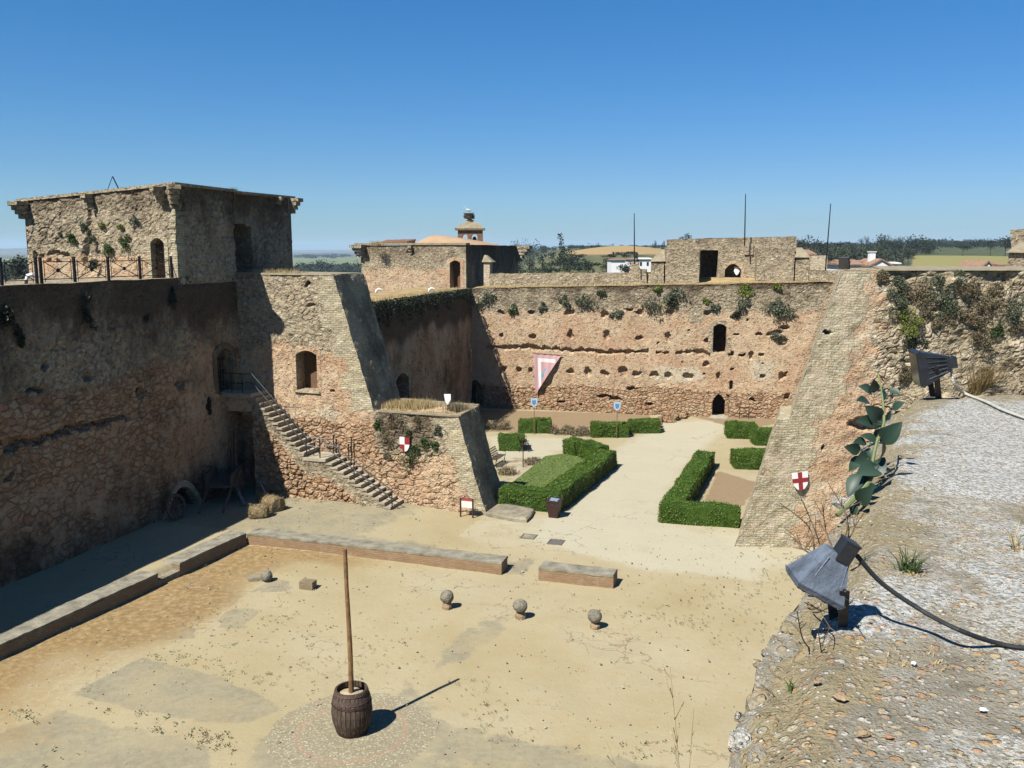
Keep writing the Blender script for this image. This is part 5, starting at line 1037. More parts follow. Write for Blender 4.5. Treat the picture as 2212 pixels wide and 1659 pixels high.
dF = (FB1 - LB1) / np.linalg.norm(FB1 - LB1); nF = np.array([-dF[1], dF[0]]); dL = (LB1 - LB0) / np.linalg.norm(LB1 - LB0); nL = np.array([-dL[1], dL[0]])
FBe = gp(1083, 1239)[:2]
low_bench('brick_bench', [LB1 + dF * .02, FBe, FBe + nF * .78, LB1 + nF * .8], .43, 'longest low brick bench wall running from the corner towards the garden path', M['bench'], 'low brick bench walls')
c0, c1 = gp(*Y4(405, 546))[:2], gp(*Y4(920, 606))[:2]; dd = (c1 - c0) / np.linalg.norm(c1 - c0); nn = np.array([-dd[1], dd[0]])
low_bench('brick_bench', [c0, c1, c1 + nn * .75, c0 + nn * .75], .44, 'short freestanding reddish brick bench wall in the middle of the sand', M['bench'], 'low brick bench walls')
l2 = gp(381, 1240)[:2]; l1e = gp(333, 1262)[:2]
proj = lambda p: LB0 + dL * ((p - LB0) @ dL)
low_bench('brick_bench', [proj(l2), LB1 - dL * .02, LB1 + nL * .8 - dL * .02, proj(l2) + nL * .8], .45, 'grey topped shaded bench wall between the step gap and the corner', M['benchdk'], 'low brick bench walls')
low_bench('brick_bench', [LB0 - dL * 6, proj(l1e), proj(l1e) + nL * .8, LB0 - dL * 6 + nL * .8], .45, 'long shaded bench wall running out of the picture at left', M['benchdk'], 'low brick bench walls')
g = Geo(); a, b = proj(l1e), proj(l2); z3_ = lambda p, z: np.array([p[0], p[1], z]); g.hexa([z3_(a, -.05), z3_(b, -.05), z3_(b + nL * 1.3, -.05), z3_(a + nL * 1.3, -.05)], [z3_(a, .16), z3_(b, .16), z3_(b + nL * 1.3, .3), z3_(a + nL * 1.3, .3)])
g.build('stone_step', M['slab'], label='worn stone step in the gap between the two left bench walls', cat='step', noise=[(.02, 2, 3)])

# barrel with a pole
def barrel_mat():
    n = NT('weathered_oak_staves'); uv = n.sep(n.attr('uvm')); P = n.pos(); st = n.math('FRACT', n.math('MULTIPLY', uv[0], 26)); gap = n.step(n.math('ABSOLUTE', n.math('SUBTRACT', st, .5)), .42, .49)
    idn = n.node('ShaderNodeTexWhiteNoise', noise_dimensions='1D'); n.L.new(n.math('FLOOR', n.math('MULTIPLY', uv[0], 26)), idn.inputs['W'])
    gr = n.noise(9, n.vmath('MULTIPLY', P, (3, 3, .35)), 5, .7); col = n.ramp(gr, [(.3, (.055, .036, .026)), (.5, (.115, .08, .056)), (.72, (.24, .195, .15))]); col = n.mix(n.math('MULTIPLY', idn.outputs['Value'], .45), col, (.07, .048, .035)); col = n.mix(gap, col, (.012, .01, .008))
    return n.done(col, n.bump(n.math('SUBTRACT', n.math('MULTIPLY', gr, .4), gap), .03, .9), .85)
M['stave'] = barrel_mat(); M['hoop'] = simple('rusty_hoop_iron', (.075, .045, .035), .7, .4, 12, .01, .4); M['hoopw'] = simple('flaking_hoop', (.10, .062, .05), .7, .6, 26, .01); M['sandfill'] = simple('sand_fill', (.52, .42, .27), .95, .2, 14, .03)
B0 = np.array([-4.03, 20.9, -.02]); pb = [(.36, 0), (.43, .16), (.49, .36), (.515, .58), (.49, .82), (.44, 1.02), (.395, 1.17), (.36, 1.17), (.375, 1.02)]
bar = empty('wine_barrel', B0, 'big weathered oak barrel filled with sand holding a tall pole', 'barrel')
Geo().lathe(B0, pb, 78, closed=False).build('barrel_body', M['stave'], bar, smooth=False)
rb_ = lambda z: float(np.interp(z, [p[1] for p in pb[:7]], [p[0] for p in pb[:7]]))
for z0, z1, mt in ((.03, .09, 'hoop'), (.80, .86, 'hoop'), (.90, 1.0, 'hoopw'), (1.09, 1.16, 'hoopw')):
    Geo().lathe(B0, [(rb_(z0) + .004, z0), (rb_(z0) + .014, z0), (rb_(z1) + .014, z1), (rb_(z1) + .004, z1)], 48, closed=False).build('hoop', M[mt], bar)
g = Geo(); g.lathe(B0, [(.385, .95), (.3, 1.03), (.1, 1.06), (.01, 1.06)], 24); g.build('sand_fill', M['sandfill'], bar, noise=[(.03, 6, 2)])
M['polewood'] = simple('brown_pole_wood', (.27, .15, .065), .7, .4, 5, .01); pb0, pt0 = B0 + [0, 0, .9], np.array([-4.06, 20.82, 4.8]); g = Geo(); pts_ = [pb0 * (1 - t) + pt0 * t + np.array([math.sin(t * 5) * .012, 0, 0]) for t in np.linspace(0, 1, 9)]
g.tube(pts_, list(np.linspace(.068, .05, 9)), 10); g.build('wooden_pole', M['polewood'], label='tall straight brown wooden pole standing in the sand filled barrel', cat='pole', noise=[(.008, 5, 2)])

# stone balls
M['ball'] = simple('pitted_grey_stone', (.25, .225, .17), .95, .45, 7, .04, bs=20); M['plinth'] = simple('ochre_footing', (.40, .29, .17), .95, .3, 6, .04)
def ball(p, r, h, label, base=True):
    r_ = empty('stone_ball', [p[0], p[1], 0], label, 'stone ball', 'stone cannon balls on the sand'); g = Geo(); n = 14
    g.lathe([p[0], p[1], h + r * .95], [(max(.004, r * math.sin(math.pi * i / n)), -r * math.cos(math.pi * i / n)) for i in range(n + 1)], 22); g.build('ball', M['ball'], r_, noise=[(.03, 4, int(r * 100)), (.022, 11, 2)], smooth=True)
    if base: g = Geo(); g.lathe([p[0], p[1], 0], [(r * .72, -.04), (r * .75, h * .5), (r * .62, h), (r * .3, h + .03)], 10); g.build('footing', M['plinth'], r_, noise=[(.045, 5, int(p[0] * 9))])
ball(gp(966, 1315), .235, .2, 'stone ball on a footing nearest the long brick bench'); ball(gp(1124, 1336), .24, .2, 'stone ball on a footing, the middle of the row of three'); ball(gp(1285, 1355), .225, .16, 'stone ball tipping on broken footing below the short brick bench'); ball(gp(577, 1254), .21, -.03, 'stone ball lying on the sand beside a flat stone', False)
g = Geo(); q = gp(557, 1250); g.box(q + [0, 0, .03], (.62, .4, .12)); g.build('flat_stone', M['slab'], label='flat stone slab lying beside the far left stone ball', cat='stone', noise=[(.05, 3, 2)])
g = Geo(); q = gp(664, 1271); g.box(q + [0, .1, .12], (.52, .34, .27), np.array([[.97, -.24, 0], [.24, .97, 0], [0, 0, 1.0]])); g.build('brick_block', M['benchdk'], label='small squared brick block alone on the sand', cat='block', noise=[(.025, 4, 2)])
M['cast'] = simple('rusty_drain_cover', (.17, .15, .13), .7, .3, 20, .02)
for (x, y, lb) in [(1142, 1159, 'square metal drain cover in the path, farther one'), (1201, 1171, 'square metal drain cover in the path, nearer one')]:
    q = gp(x, y); r_ = empty('drain_cover', q, lb, 'drain cover', 'drain covers set in the path'); zq = GZ[(x, y)] - .004
    ax_ = np.array([EV, NV, [0, 0, 1.0]]); g = Geo()
    for s_ in (-1, 1): g.box(q + NV * .29 * s_ + [0, 0, zq], (.64, .05, .05), ax_); g.box(q + EV * .29 * s_ + [0, 0, zq + .002], (.05, .53, .05), ax_)
    g.build('frame', M['cast'], r_); g = Geo(); g.box(q + [0, 0, zq - .008], (.53, .53, .04), ax_); g.build('lid', M['slab'] if x < 1180 else M['cast'], r_)

# information board
M['redp'] = simple('red_paint', (.42, .07, .07), .6, .12, 5); M['panel'] = simple('cream_panel', (.98, .93, .8), .6, .05); M['brownm'] = simple('dark_brown_metal', (.06, .028, .022), .55, .25, 12)
ib = empty('information_board', gp(1008, 1119), 'small red and cream information board on two legs before the raking end', 'sign'); IW = Wall(gp(995, 1117), gp(1021.5, 1119.5)); Lb = IW.L
for u_ in (0, Lb): g = Geo(); g.box(IW.P(u_, .42, 0), (.06, .06, .95), IW.ax()); g.build('leg', M['brownm'], ib)
g = Geo(); g.box(IW.P(Lb / 2, .62, .02), (Lb - .07, .03, .3), IW.ax()); g.build('panel', M['panel'], ib); g = Geo(); g.box(IW.P(Lb / 2, .845, .02), (Lb - .07, .034, .145), IW.ax()); g.build('header', M['redp'], ib)
g = Geo(); g.tube([IW.P(0, .9, 0), IW.P(Lb * .28, .93, 0), IW.P(Lb * .38, 1.0, 0), IW.P(Lb * .5, 1.03, 0), IW.P(Lb * .62, 1.0, 0), IW.P(Lb * .72, .93, 0), IW.P(Lb, .9, 0)], .018, 5); g.build('scroll_top', M['brownm'], ib)
# litter bin
M['bag'] = simple('pale_blue_liner', (.30, .40, .52), .35, .35, 16, .02, spec=.5); lbn = empty('litter_bin', gp(1197, 1117), 'dark brown tapered litter bin with pale blue liner beside the hedge', 'bin'); q = gp(1197, 1116); ax_ = np.array([EV, NV, [0, 0, 1.0]])
def sq(h, s): return [q + EV * a * s + NV * b * s + [0, 0, h] for a, b in ((-1, -1), (1, -1), (1, 1), (-1, 1))]
g = Geo(); g.hexa(sq(-.02, .2), sq(.74, .3)); g.build('bin_body', M['brownm'], lbn); g = Geo()
for k in range(4): a, b = sq(.74, .315)[k], sq(.74, .315)[(k + 1) % 4]; c_, d_ = sq(.74, .25)[(k + 1) % 4], sq(.74, .25)[k]; g.hexa([a, b, c_, d_], [p + [0, 0, .07] for p in (a, b, c_, d_)])
g.build('rim', M['brownm'], lbn); g = Geo(); g.hexa(sq(.7, .25), sq(.83, .2)); g.build('liner', M['bag'], lbn, noise=[(.05, 7, 2)]); g = Geo(); g.box(q - NV * .285 + [0, 0, .6], (.2, .02, .1), ax_); g.build('plate', M['hoop'], lbn)
# rock slab at the foot of the raking end
g = Geo(); pl = [gp(*Y6(x, y)) for x, y in [(1500, 1530), (1620, 1560), (1800, 1590), (1950, 1605), (2000, 1560), (2035, 1490), (1960, 1455), (1850, 1425), (1700, 1408), (1620, 1440)]]; c_ = sum(pl) / len(pl)
V_ = []; F_ = []
for s_, z_ in ((1, -.06), (1, .13), (.94, .2), (.5, .25)): V_ += [c_ + (p - c_) * s_ + [0, 0, z_] for p in pl]
V_.append(c_ + [0, 0, .26]); n_ = len(pl)
for i in range(3): F_ += [[i * n_ + k, i * n_ + (k + 1) % n_, (i + 1) * n_ + (k + 1) % n_, (i + 1) * n_ + k] for k in range(n_)]
F_ += [[3 * n_ + k, 3 * n_ + (k + 1) % n_, 4 * n_] for k in range(n_)]; g.add(V_, F_); g.build('rock_slab', M['slab'], label='low broken slab of masonry at the foot of the raking brick end', cat='rock', noise=[(.06, 2, 3), (.03, 7, 2)])

# shields
M['wshield'] = simple('shield_white', (.98, .97, .93), .55, .05); M['rshield'] = simple('shield_crimson', (.33, .03, .035), .55, .1); M['bshield'] = simple('shield_pale_blue', (.42, .58, .72), .55, .1); M['bdark'] = simple('shield_blue', (.12, .26, .44), .55, .1)
def shield_pts(w_, h_): return [(-w_ / 2, h_ / 2), (w_ / 2, h_ / 2), (w_ / 2, 0), (w_ * .42, -h_ * .22), (w_ * .24, -h_ * .42), (0, -h_ / 2), (-w_ * .24, -h_ * .42), (-w_ * .42, -h_ * .22), (-w_ / 2, 0)]
def clip(pts, f):                       # keep the half plane f(p) >= 0
    o = []; n = len(pts)
    for i in range(n):
        a, b = pts[i], pts[(i + 1) % n]; fa, fb = f(a), f(b)
        if fa >= 0: o.append(a)
        if (fa > 0) != (fb > 0) and abs(fa - fb) > 1e-9: t = fa / (fa - fb); o.append((a[0] + (b[0] - a[0]) * t, a[1] + (b[1] - a[1]) * t))
    return o
def flat(wl_, c, pts, d, th, mat, nm, par, rot=0.0):
    pts = pts[::-1]; co_, si = math.cos(rot), math.sin(rot); g = Geo(); g.prism([c + wl_.e * (x * co_ - y * si) + np.array([0, 0, x * si + y * co_]) + wl_.n * d for x, y in pts], -wl_.n * th); return g.build(nm, mat, par)
def quartered(wl_, c):
    r_ = empty('heraldic_shield', c, 'red and white quartered shield hung on the creeper covered wall', 'shield'); P_ = shield_pts(.5, .68)
    for sx, sy, mt in ((-1, 1, 'wshield'), (1, 1, 'rshield'), (-1, -1, 'rshield'), (1, -1, 'wshield')):
        p = clip(clip(P_, lambda t: t[0] * sx), lambda t: t[1] * sy - .02 * sy * 0); flat(wl_, c, p, .12, .03, M[mt], 'quarter', r_)
u_, v_ = ST.uv(*Y6(629, 742)); quartered(ST, ST.P(u_, v_))
def crossed(wl_, c):
    r_ = empty('heraldic_shield', c, 'white shield with a red cross hung on the right hand wall', 'shield'); P_ = shield_pts(.64, .76); flat(wl_, c, P_, .12, .03, M['wshield'], 'field', r_, R(7))
    flat(wl_, c, clip(clip(P_, lambda t: .085 - t[0]), lambda t: t[0] + .085), .13, .02, M['rshield'], 'cross', r_, R(7)); flat(wl_, c, clip(clip(P_, lambda t: .13 - t[1]), lambda t: t[1] + .04), .133, .02, M['rshield'], 'cross', r_, R(7))
u_, v_ = RW.uv(*Z7(438, 636)); crossed(RW, RW.P(u_, v_, -.02))
def post_shield(px_, py_, cy, lb):
    b = gp(px_, py_); h = yp(px_, cy, b[1])[2]; r_ = empty('shield_post', b, lb, 'shield', 'pale blue shields on posts in the garden'); W_ = Wall(b, b + np.array([1, -.2, 0])); W_.p0 = b * np.array([1, 1, 0]); c = W_.P(0, h); P_ = shield_pts(.46, .58)
    g = Geo(); g.tube([b + [0, 0, -.1], W_.P(0, h - .1)], .026, 6); g.build('post', M['polewood'], r_); flat(W_, c, P_, .05, .02, M['bshield'], 'field', r_); flat(W_, c, [(x * .55, y * .55) for x, y in P_], .056, .02, M['bdark'], 'emblem', r_)
post_shield(*Z4(374, 1200), Z4(0, 985)[1], 'pale blue shield on a thin post before the left clipped hedge'); post_shield(*Z4(945, 1228), Z4(0, 1010)[1], 'pale blue shield on a thin post before the twin clipped hedges')
# sword and shield ornament on the terrace
c = wp(*Y6(1082, 248), fr(0, 2.35, 0), fr(1, 2.35, 0)); SWl = Wall(c, c + EV); r_ = empty('shield_ornament', [c[0], c[1], zt], 'small white shield with upright sword on the low terrace', 'shield'); SWl.p0 = np.array([c[0], c[1], 0])
flat(SWl, SWl.P(0, c[2]), [(-.15, .22), (.2, .24), (.2, -.02), (.08, -.26), (-.02, -.3), (-.1, -.1)], .03, .03, M['wshield'], 'shield_plate', r_); g = Geo(); g.box(SWl.P(-.06, c[2] + .1, 0), (.035, .02, .75), SWl.ax()); g.box(SWl.P(-.06, c[2] + .27, -.02), (.17, .02, .03), SWl.ax()); g.build('sword', M['rail'], r_); g = Geo(); g.tube([SWl.P(.03, zt, .03), SWl.P(.03, c[2], .03)], .02, 5); g.build('stand', M['iron'], r_)

# banner on the back wall
def banner_mat():
    n = NT('faded_pink_banner'); m2 = n.sep(n.attr('m2')); P = n.pos(); col = n.mix(n.noise(3, P, 3), (.55, .31, .33), (.66, .42, .43)); col = n.mix(n.step(m2[1], .45, .55), col, (.80, .76, .72)); col = n.mix(n.step(m2[2], .45, .55), col, (.16, .42, .56)); return n.done(col, None, .8)
bn = empty('banner', BW.P(*bu(440, 780)), 'pink pennant with white border and blue emblem hanging on the back wall', 'banner'); TLb, TRb, BTb = bu(372, 646), bu(562, 660), bu(388, 925); n = 46; V_ = []; A_ = []; F_ = []; idx = {}
for j in range(n + 1):
    for i in range(n + 1):
        if i + j > n: continue
        s_, t_ = i / n, j / n; uu = TLb[0] + (TRb[0] - TLb[0]) * s_ + (BTb[0] - TLb[0]) * t_; vv = TLb[1] + (TRb[1] - TLb[1]) * s_ + (BTb[1] - TLb[1]) * t_
        d = .12 + .05 * math.sin(s_ * 26 + t_ * 3) * (.3 + t_) + .75 * t_ * s_ + .3 * s_ * (1 - t_) * t_ + .12 * t_ * t_; a_ = np.zeros(NA); wt_ = (.14 < s_ < .25 and t_ > .1 and t_ < .9) or (.1 < t_ < .185 and s_ > .14 and s_ < .8)
        a_[6] = wt_; bx, by = s_ - .33, t_ - .47; a_[7] = (abs(bx + by * .7) < .035 + .02 * math.sin(by * 30) and abs(by) < .14 and s_ > .26); idx[(i, j)] = len(V_); V_.append(BW.P(uu, vv, -d)); A_.append(a_)
for j in range(n):
    for i in range(n - j):
        F_.append([idx[(i, j)], idx[(i, j + 1)], idx[(i + 1, j)]])
        if i + j < n - 1: F_.append([idx[(i + 1, j)], idx[(i, j + 1)], idx[(i + 1, j + 1)]])
g = Geo(); g.add(V_, F_, np.array(A_)); g.build('cloth', banner_mat(), bn, smooth=True); g = Geo(); g.tube([BW.P(TLb[0] - .1, TLb[1] + .03, -.12), BW.P(TRb[0] + .1, TRb[1] + .03, -.14)], .03, 6); g.build('rod', M['polewood'], bn)

# garden seats
def seat(c, rot, lb):
    r_ = empty('iron_bench', c, lb, 'bench', 'iron garden benches'); e = np.array([math.cos(rot), math.sin(rot), 0]); f = np.array([-e[1], e[0], 0]); ax_ = np.array([e, f, [0, 0, 1.0]]); P_ = lambda x, y, z: c + e * x + f * y + np.array([0, 0, z])
    g = Geo(); [g.box(P_(0, y, .43), (1.5, .07, .03), ax_) for y in (-.2, -.1, 0, .1, .2)]; g.build('seat', M['oldwood'], r_); g = Geo()
    for k in range(4): g.tube([P_(-.75, .26 + .05 * k, .5 + .12 * k), P_(.75, .26 + .05 * k, .5 + .12 * k)], .025, 5)
    for k in range(9): x = -.72 + .18 * k; g.tube([P_(x, .26, .48), P_(x, .42, .9)], .014, 4)
    g.build('backrest', M['hoop'], r_)
    for s_ in (-1, 1):
        g = Geo(); g.tube([P_(.68 * s_, -.24, -.04), P_(.68 * s_, -.18, .25), P_(.68 * s_, -.24, .43)], .025, 5); g.tube([P_(.68 * s_, .34, -.04), P_(.68 * s_, .18, .25), P_(.68 * s_, .26, .46)], .025, 5); g.tube([P_(.68 * s_, -.24, .43), P_(.68 * s_, -.26, .62), P_(.68 * s_, .28, .66)], .02, 5); g.build('leg', M['iron'], r_)
seat(gp(1074, 1003), R(70), 'dark iron bench half hidden behind the raking brick end'); seat(gp(1131, 969), R(95), 'rusty iron bench at the end of the short clipped hedge')
g = Geo(); q = gp(1130, 1007); g.tube([q - [0, 0, .1], yp(1130, 957, q[1])], .03, 6); g.build('garden_post', M['brownm'], label='thin brown post in the flower bed before the rusty bench', cat='post')
# small rail beside the lower doorway
r_ = empty('door_barrier', BW.P(*BW.uv(*Z4(1822, 1095))), 'low rusty barrier beside the lower back doorway', 'barrier'); ua_, ub_ = bu(1792, 1090)[0], bu(1855, 1090)[0]
for nm, pts_ in (('upright', [(ua_, 0), (ua_, .95)]), ('upright', [(ub_, 0), (ub_, .9)]), ('crossbar', [(ua_, .85), (ub_, .82)]), ('crossbar', [(ua_, .4), (ub_, .4)])): g = Geo(); g.tube([BW.P(x, y, -.5) for x, y in pts_], .025, 5); g.build(nm, M['hoop'], r_)
# ruin lumps by the back wall
for k, (x, y, w_, h_, lb) in enumerate([(1290, 1105, 1.7, .8, 'long ruined stub of reddish masonry beside the twin clipped hedges'), (1400, 1080, .9, .55, 'smaller reddish masonry block behind the ruined stub'), (1238, 1150, .55, .5, 'boulder at the near end of the ruined stub')]):
    q = gp(*Z4(x, y + 10)); g = Geo(); V_ = RS.rand(1); g.icos([q + [-.3 * w_, -.3, h_ * .2], q + [0, .1, h_ * .35], q + [.3 * w_, .5, h_ * .4], q + [.1, -.2, .1]], np.array([.35, .45, .5, .4]) * w_ * .62, squash=.8, rough=.2); g.a[0][:, 5] = .9; g.build('ruin_lump', M['mas'], label=lb, cat='ruin', noise=[(.1, 1.6, k)])

# ------------------------------------------------------------------ cart, wheels, bales in the shade
M['hay'] = simple('dry_straw', (.34, .25, .13), .95, .35, 14, .06, bs=40)
def wheel(c, ax_, rad, par=None, nm='wheel', **kw):
    w_ = None; g = Geo(); n = 28; up_ = ax_
    prof = [(rad, -.04), (rad, .04), (rad - .11, .035), (rad - .11, -.035), (rad, -.04)]; g.lathe(c, prof, n, ax_, closed=False)
    for k in range(12):
        a = k * math.pi / 6; d = ax_[0] * math.cos(a) + ax_[1] * math.sin(a); g.tube([np.array(c) + d * .09, np.array(c) + d * (rad - .08)], .03, 5)
    g.lathe(c, [(.03, -.16), (.1, -.14), (.13, 0), (.1, .14), (.03, .16)], 12, ax_); return g
cp = gp(503, 1109); cart = empty('wooden_cart', fr(-12.0, -2.2, .45), 'old wooden cart with spoked wheels parked in shade under the landing', 'cart'); zg = .42
cw = fr(-11.25, -2.35, zg); axw = np.array([NV * .93 - EV * .37, [0, 0, 1.0], EV * .93 + NV * .37]); axl = axw[2]
wheel(cw + [0, 0, .68], axw, .68).build('wheel', M['oldwood'], cart); wheel(cw - axl * 1.45 + [0, 0, .68], axw, .68).build('wheel', M['oldwood'], cart)
g = Geo(); g.tube([cw + [0, 0, .68] + axl * .1, cw - axl * 1.55 + [0, 0, .68]], .06, 6); g.build('axle', M['oldwood'], cart); fx = axw[0]; axc = np.array([fx, axl, [0, 0, 1.0]])
g = Geo(); g.box(cw - axl * .72 + [0, 0, .9], (2.2, 1.1, .1), axc)
for s_ in (-.55, .55): g.box(cw - axl * (.72 + s_) + [0, 0, 1.2], (2.2, .05, .5), axc)
g.build('cart_bed', M['oldwood'], cart)
for s_ in (.2, 1.25): g = Geo(); g.tube([cw - axl * s_ + [0, 0, .85] - fx * .8, cw - axl * s_ - fx * 2.6 + [0, 0, .15]], .05, 6); g.build('shaft', M['oldwood'], cart)
M['pale_plank'] = simple('bleached_plank', (.34, .32, .29), .8, .25, 6)
for (pA, pB, lb) in [((304, 1270), (370, 1400), 'pale plank leaning on the old wooden cart'), ((525, 1240), (585, 1370), 'thin pole leaning above the straw bales')]:
    pA, pB = Y5(*pA), Y5(*pB); b = wp(*pB, fr(0, -3.0, 0), fr(1, -3.0, 0)); a = wp(*pA, fr(0, -2.55, 0), fr(1, -2.55, 0)); d = (a - b) / np.linalg.norm(a - b); g = Geo(); b = b - d * .4
    g.tube([b, a], .075 if 'plank' in lb else .028, 4 if 'plank' in lb else 6); g.build('plank' if 'plank' in lb else 'thin_pole', M['pale_plank'], label=lb, cat='plank' if 'plank' in lb else 'pole')
for k, (x0_, x1_, yb_, yt_) in enumerate([(283, 290, 1215, 800), (318, 312, 1215, 740), (262, 262, 1215, 960)]):
    b = wp(*Y5(x0_, yb_), fr(0, -1.55, 0), fr(1, -1.55, 0)); a = wp(*Y5(x1_, yt_), fr(0, -1.55, 0), fr(1, -1.55, 0)); b[2] = .4; g = Geo(); g.tube([b, a], .06, 6); g.build('timber_prop', M['oldwood'], label=['middle upright timber pole under the stair landing', 'rightmost and tallest upright timber pole under the stair landing', 'leftmost and shortest upright timber pole under the stair landing'][k], cat='timber', group='timber poles under the landing')
bales = [((640, 1450), .42, .9, R(-20), .3, 'round straw bale in sunlight at the shadow edge'), ((520, 1520), .36, .8, R(25), .26, 'sagging straw bundle beside the round bale'), ((555, 1400), .32, .5, R(60), .25, 'upright straw sheaf behind the straw bales')]
for k, ((x, y), r_, L_, ro_, z_, lb) in enumerate(bales):
    q = gp(*Y5(x, y), .35 + z_); d = EV * math.cos(ro_) + NV * math.sin(ro_); ax_ = np.array([np.cross(d, [0, 0, 1.0]), [0, 0, 1.0], d]); g = Geo(); g.lathe(q, [(.05, -L_ / 2 - .03), (r_ * .8, -L_ / 2), (r_, -L_ / 4), (r_, L_ / 4), (r_ * .85, L_ / 2), (.05, L_ / 2 + .03)], 18, ax_)
    rr_ = np.random.RandomState(k); C_ = q + np.outer(rr_.rand(500) - .5, d) * L_ + (lambda a: np.outer(np.cos(a), ax_[0]) + np.outer(np.sin(a), ax_[1]))(rr_.rand(500) * 6.28) * r_; g.leaves(C_, .22, asp=14, rs=rr_); g.build('straw_bale', M['hay'], label=lb, cat='straw bale', noise=[(.06, 3, k)])
# big wheel leaning before the niche
q = gp(382, 1122, .4); axv = np.array([NV, [0, 0, 1.0], EV]); tl = np.array([NV, EV * -.25 + np.array([0, 0, .968]), EV * .968 + np.array([0, 0, .25])]); g = wheel(q + [0, 0, .55], tl, .6); g.build('cart_wheel', M['oldwood'], label='spare spoked wheel leaning before the small arched niche', cat='wheel')

# ================================================================== clipped hedges and lawn
M['hedge'] = foliage('clipped_box_leaves', [(.030, .068, .007), (.068, .138, .012), (.118, .205, .016), (.165, .255, .026)], .2, .55)
M['lawn'] = foliage('mown_lawn_blades', [(.17, .265, .07), (.22, .33, .085), (.28, .38, .105), (.36, .41, .15)], .3, .8)
def hedge(path, width, h, label, seed=0, n_per=520):
    rs_ = np.random.RandomState(seed); path = [np.array(p[:2]) for p in path]; g = Geo(); g.n = 0
    # offset outline with mitred corners
    L_, Rr_ = [], []
    for i, p in enumerate(path):
        d0 = path[min(i + 1, len(path) - 1)] - path[max(i, 0) if i < len(path) - 1 else i - 1]; d1 = p - path[i - 1] if i > 0 else d0
        if i == len(path) - 1: d0 = d1
        d0 = d0 / np.linalg.norm(d0); d1 = d1 / np.linalg.norm(d1); t = d0 + d1; t /= np.linalg.norm(t); m = np.array([-t[1], t[0]]); k = width / 2 / max(.5, m @ np.array([-d0[1], d0[0]])); L_.append(p + m * k); Rr_.append(p - m * k)
    z = lambda p, zz_: np.array([p[0], p[1], zz_]); quads = []
    for i in range(len(path) - 1):
        quads += [(z(Rr_[i], -.05), z(Rr_[i + 1], -.05), z(Rr_[i + 1], h), z(Rr_[i], h)), (z(L_[i + 1], -.05), z(L_[i], -.05), z(L_[i], h), z(L_[i + 1], h)), (z(Rr_[i], h), z(Rr_[i + 1], h), z(L_[i + 1], h), z(L_[i], h))]
    quads += [(z(L_[0], -.05), z(Rr_[0], -.05), z(Rr_[0], h), z(L_[0], h)), (z(Rr_[-1], -.05), z(L_[-1], -.05), z(L_[-1], h), z(Rr_[-1], h))]
    for qd in quads: g.sheet(*qd, .2, None, lambda Uu, V, u, v: dict(rnd=.12 + 0 * Uu))
    for qd in quads:
        a, b, c, d = [np.array(t) for t in qd]; nr = np.cross(b - a, d - a); ar = np.linalg.norm(nr); nr /= ar; m = int(ar * n_per); s_, t_ = rs_.rand(m)[:, None], rs_.rand(m)[:, None]; C = (a * (1 - s_) + b * s_) * (1 - t_) + (d * (1 - s_) + c * s_) * t_; C += nr * (rs_.rand(m)[:, None] * .075 - .01)
        bulge = (fbm(C * 1.7, 2, seed) - .5)[:, None] * .16; g.leaves(C + nr * bulge, .065, np.repeat(nr[None], m, 0), 1.6, rs_)
    return g.build('clipped_hedge', M['hedge'], label=label, cat='hedge', group='clipped green hedges of the courtyard garden', noise=[(.085, 1.1, seed), (.03, 4, seed)])
P_ = lambda *pts: [gp(x, y) for x, y in pts]
def boxhedge(x0_, x1_, yb_, h, dep, label, seed):
    a, b = gp(x0_, yb_), gp(x1_, yb_); n_ = np.array([0.1, 1.0]); hedge([a[:2] + n_ * dep / 2, b[:2] + n_ * dep / 2 + np.array([0, -.03 * (b[0] - a[0])])], dep, h, label, seed)
q0, q1 = gp(1089, 1098)[:2], gp(1208, 1108)[:2]; o1 = gp(1336, 1004)[:2]; w_ = 1.05
din = (o1 - q1) / np.linalg.norm(o1 - q1); nin = np.array([-din[1], din[0]])
pA = q0 + np.array([-.1, w_ / 2]); pC = o1 + nin * w_ / 2 - din * .4; pB0 = q1 + nin * w_ / 2
tt_ = (pA[1] + (q1 - q0)[1] * 0 - pB0[1]) / din[1]; pB = pB0 + din * ((q1[1] + w_ / 2 + .05 - pB0[1]) / din[1])
hedge([pA, pB, pC], w_, .9, 'large U shaped clipped hedge enclosing the lawn, front and right arms', 1)
hedge([gp(1300, 1000)[:2], gp(1262, 987)[:2]], 1.0, .95, 'short angled hedge block at the back corner of the lawn', 2); hedge([gp(1254, 983)[:2], gp(1229, 977)[:2]], 1.0, .85, 'smallest hedge block closing the lawn at its back left', 3)
r0, r1 = gp(1433, 1131)[:2], gp(1603, 1141)[:2]; hedge([r1 + np.array([0, .5]), r0 + np.array([.45, .5]), gp(1528, 1004)[:2] + np.array([-.1, 0])], .95, .8, 'long L shaped clipped hedge right of the garden path', 4)
boxhedge(1121, 1188, 935, .75, 1.2, 'rectangular hedge block before the banner', 5); boxhedge(1277, 1355, 944, .78, 1.2, 'left one of the twin hedge blocks behind the second shield post', 6); boxhedge(1360, 1424, 935, .78, 1.2, 'right one of the twin hedge blocks beside the ruined stub', 7); boxhedge(1077, 1128, 972, .8, 1.1, 'hedge block beside the rusty iron bench', 8)
boxhedge(1572, 1634, 947, .85, 1.3, 'hedge block before the lower back doorway', 9); boxhedge(1630, 1700, 961, .85, 1.2, 'hedge block touching the raking buttress behind its neighbour', 10); boxhedge(1588, 1700, 1013, .85, 1.4, 'hedge block at the foot of the raking buttress, nearest of three', 11)
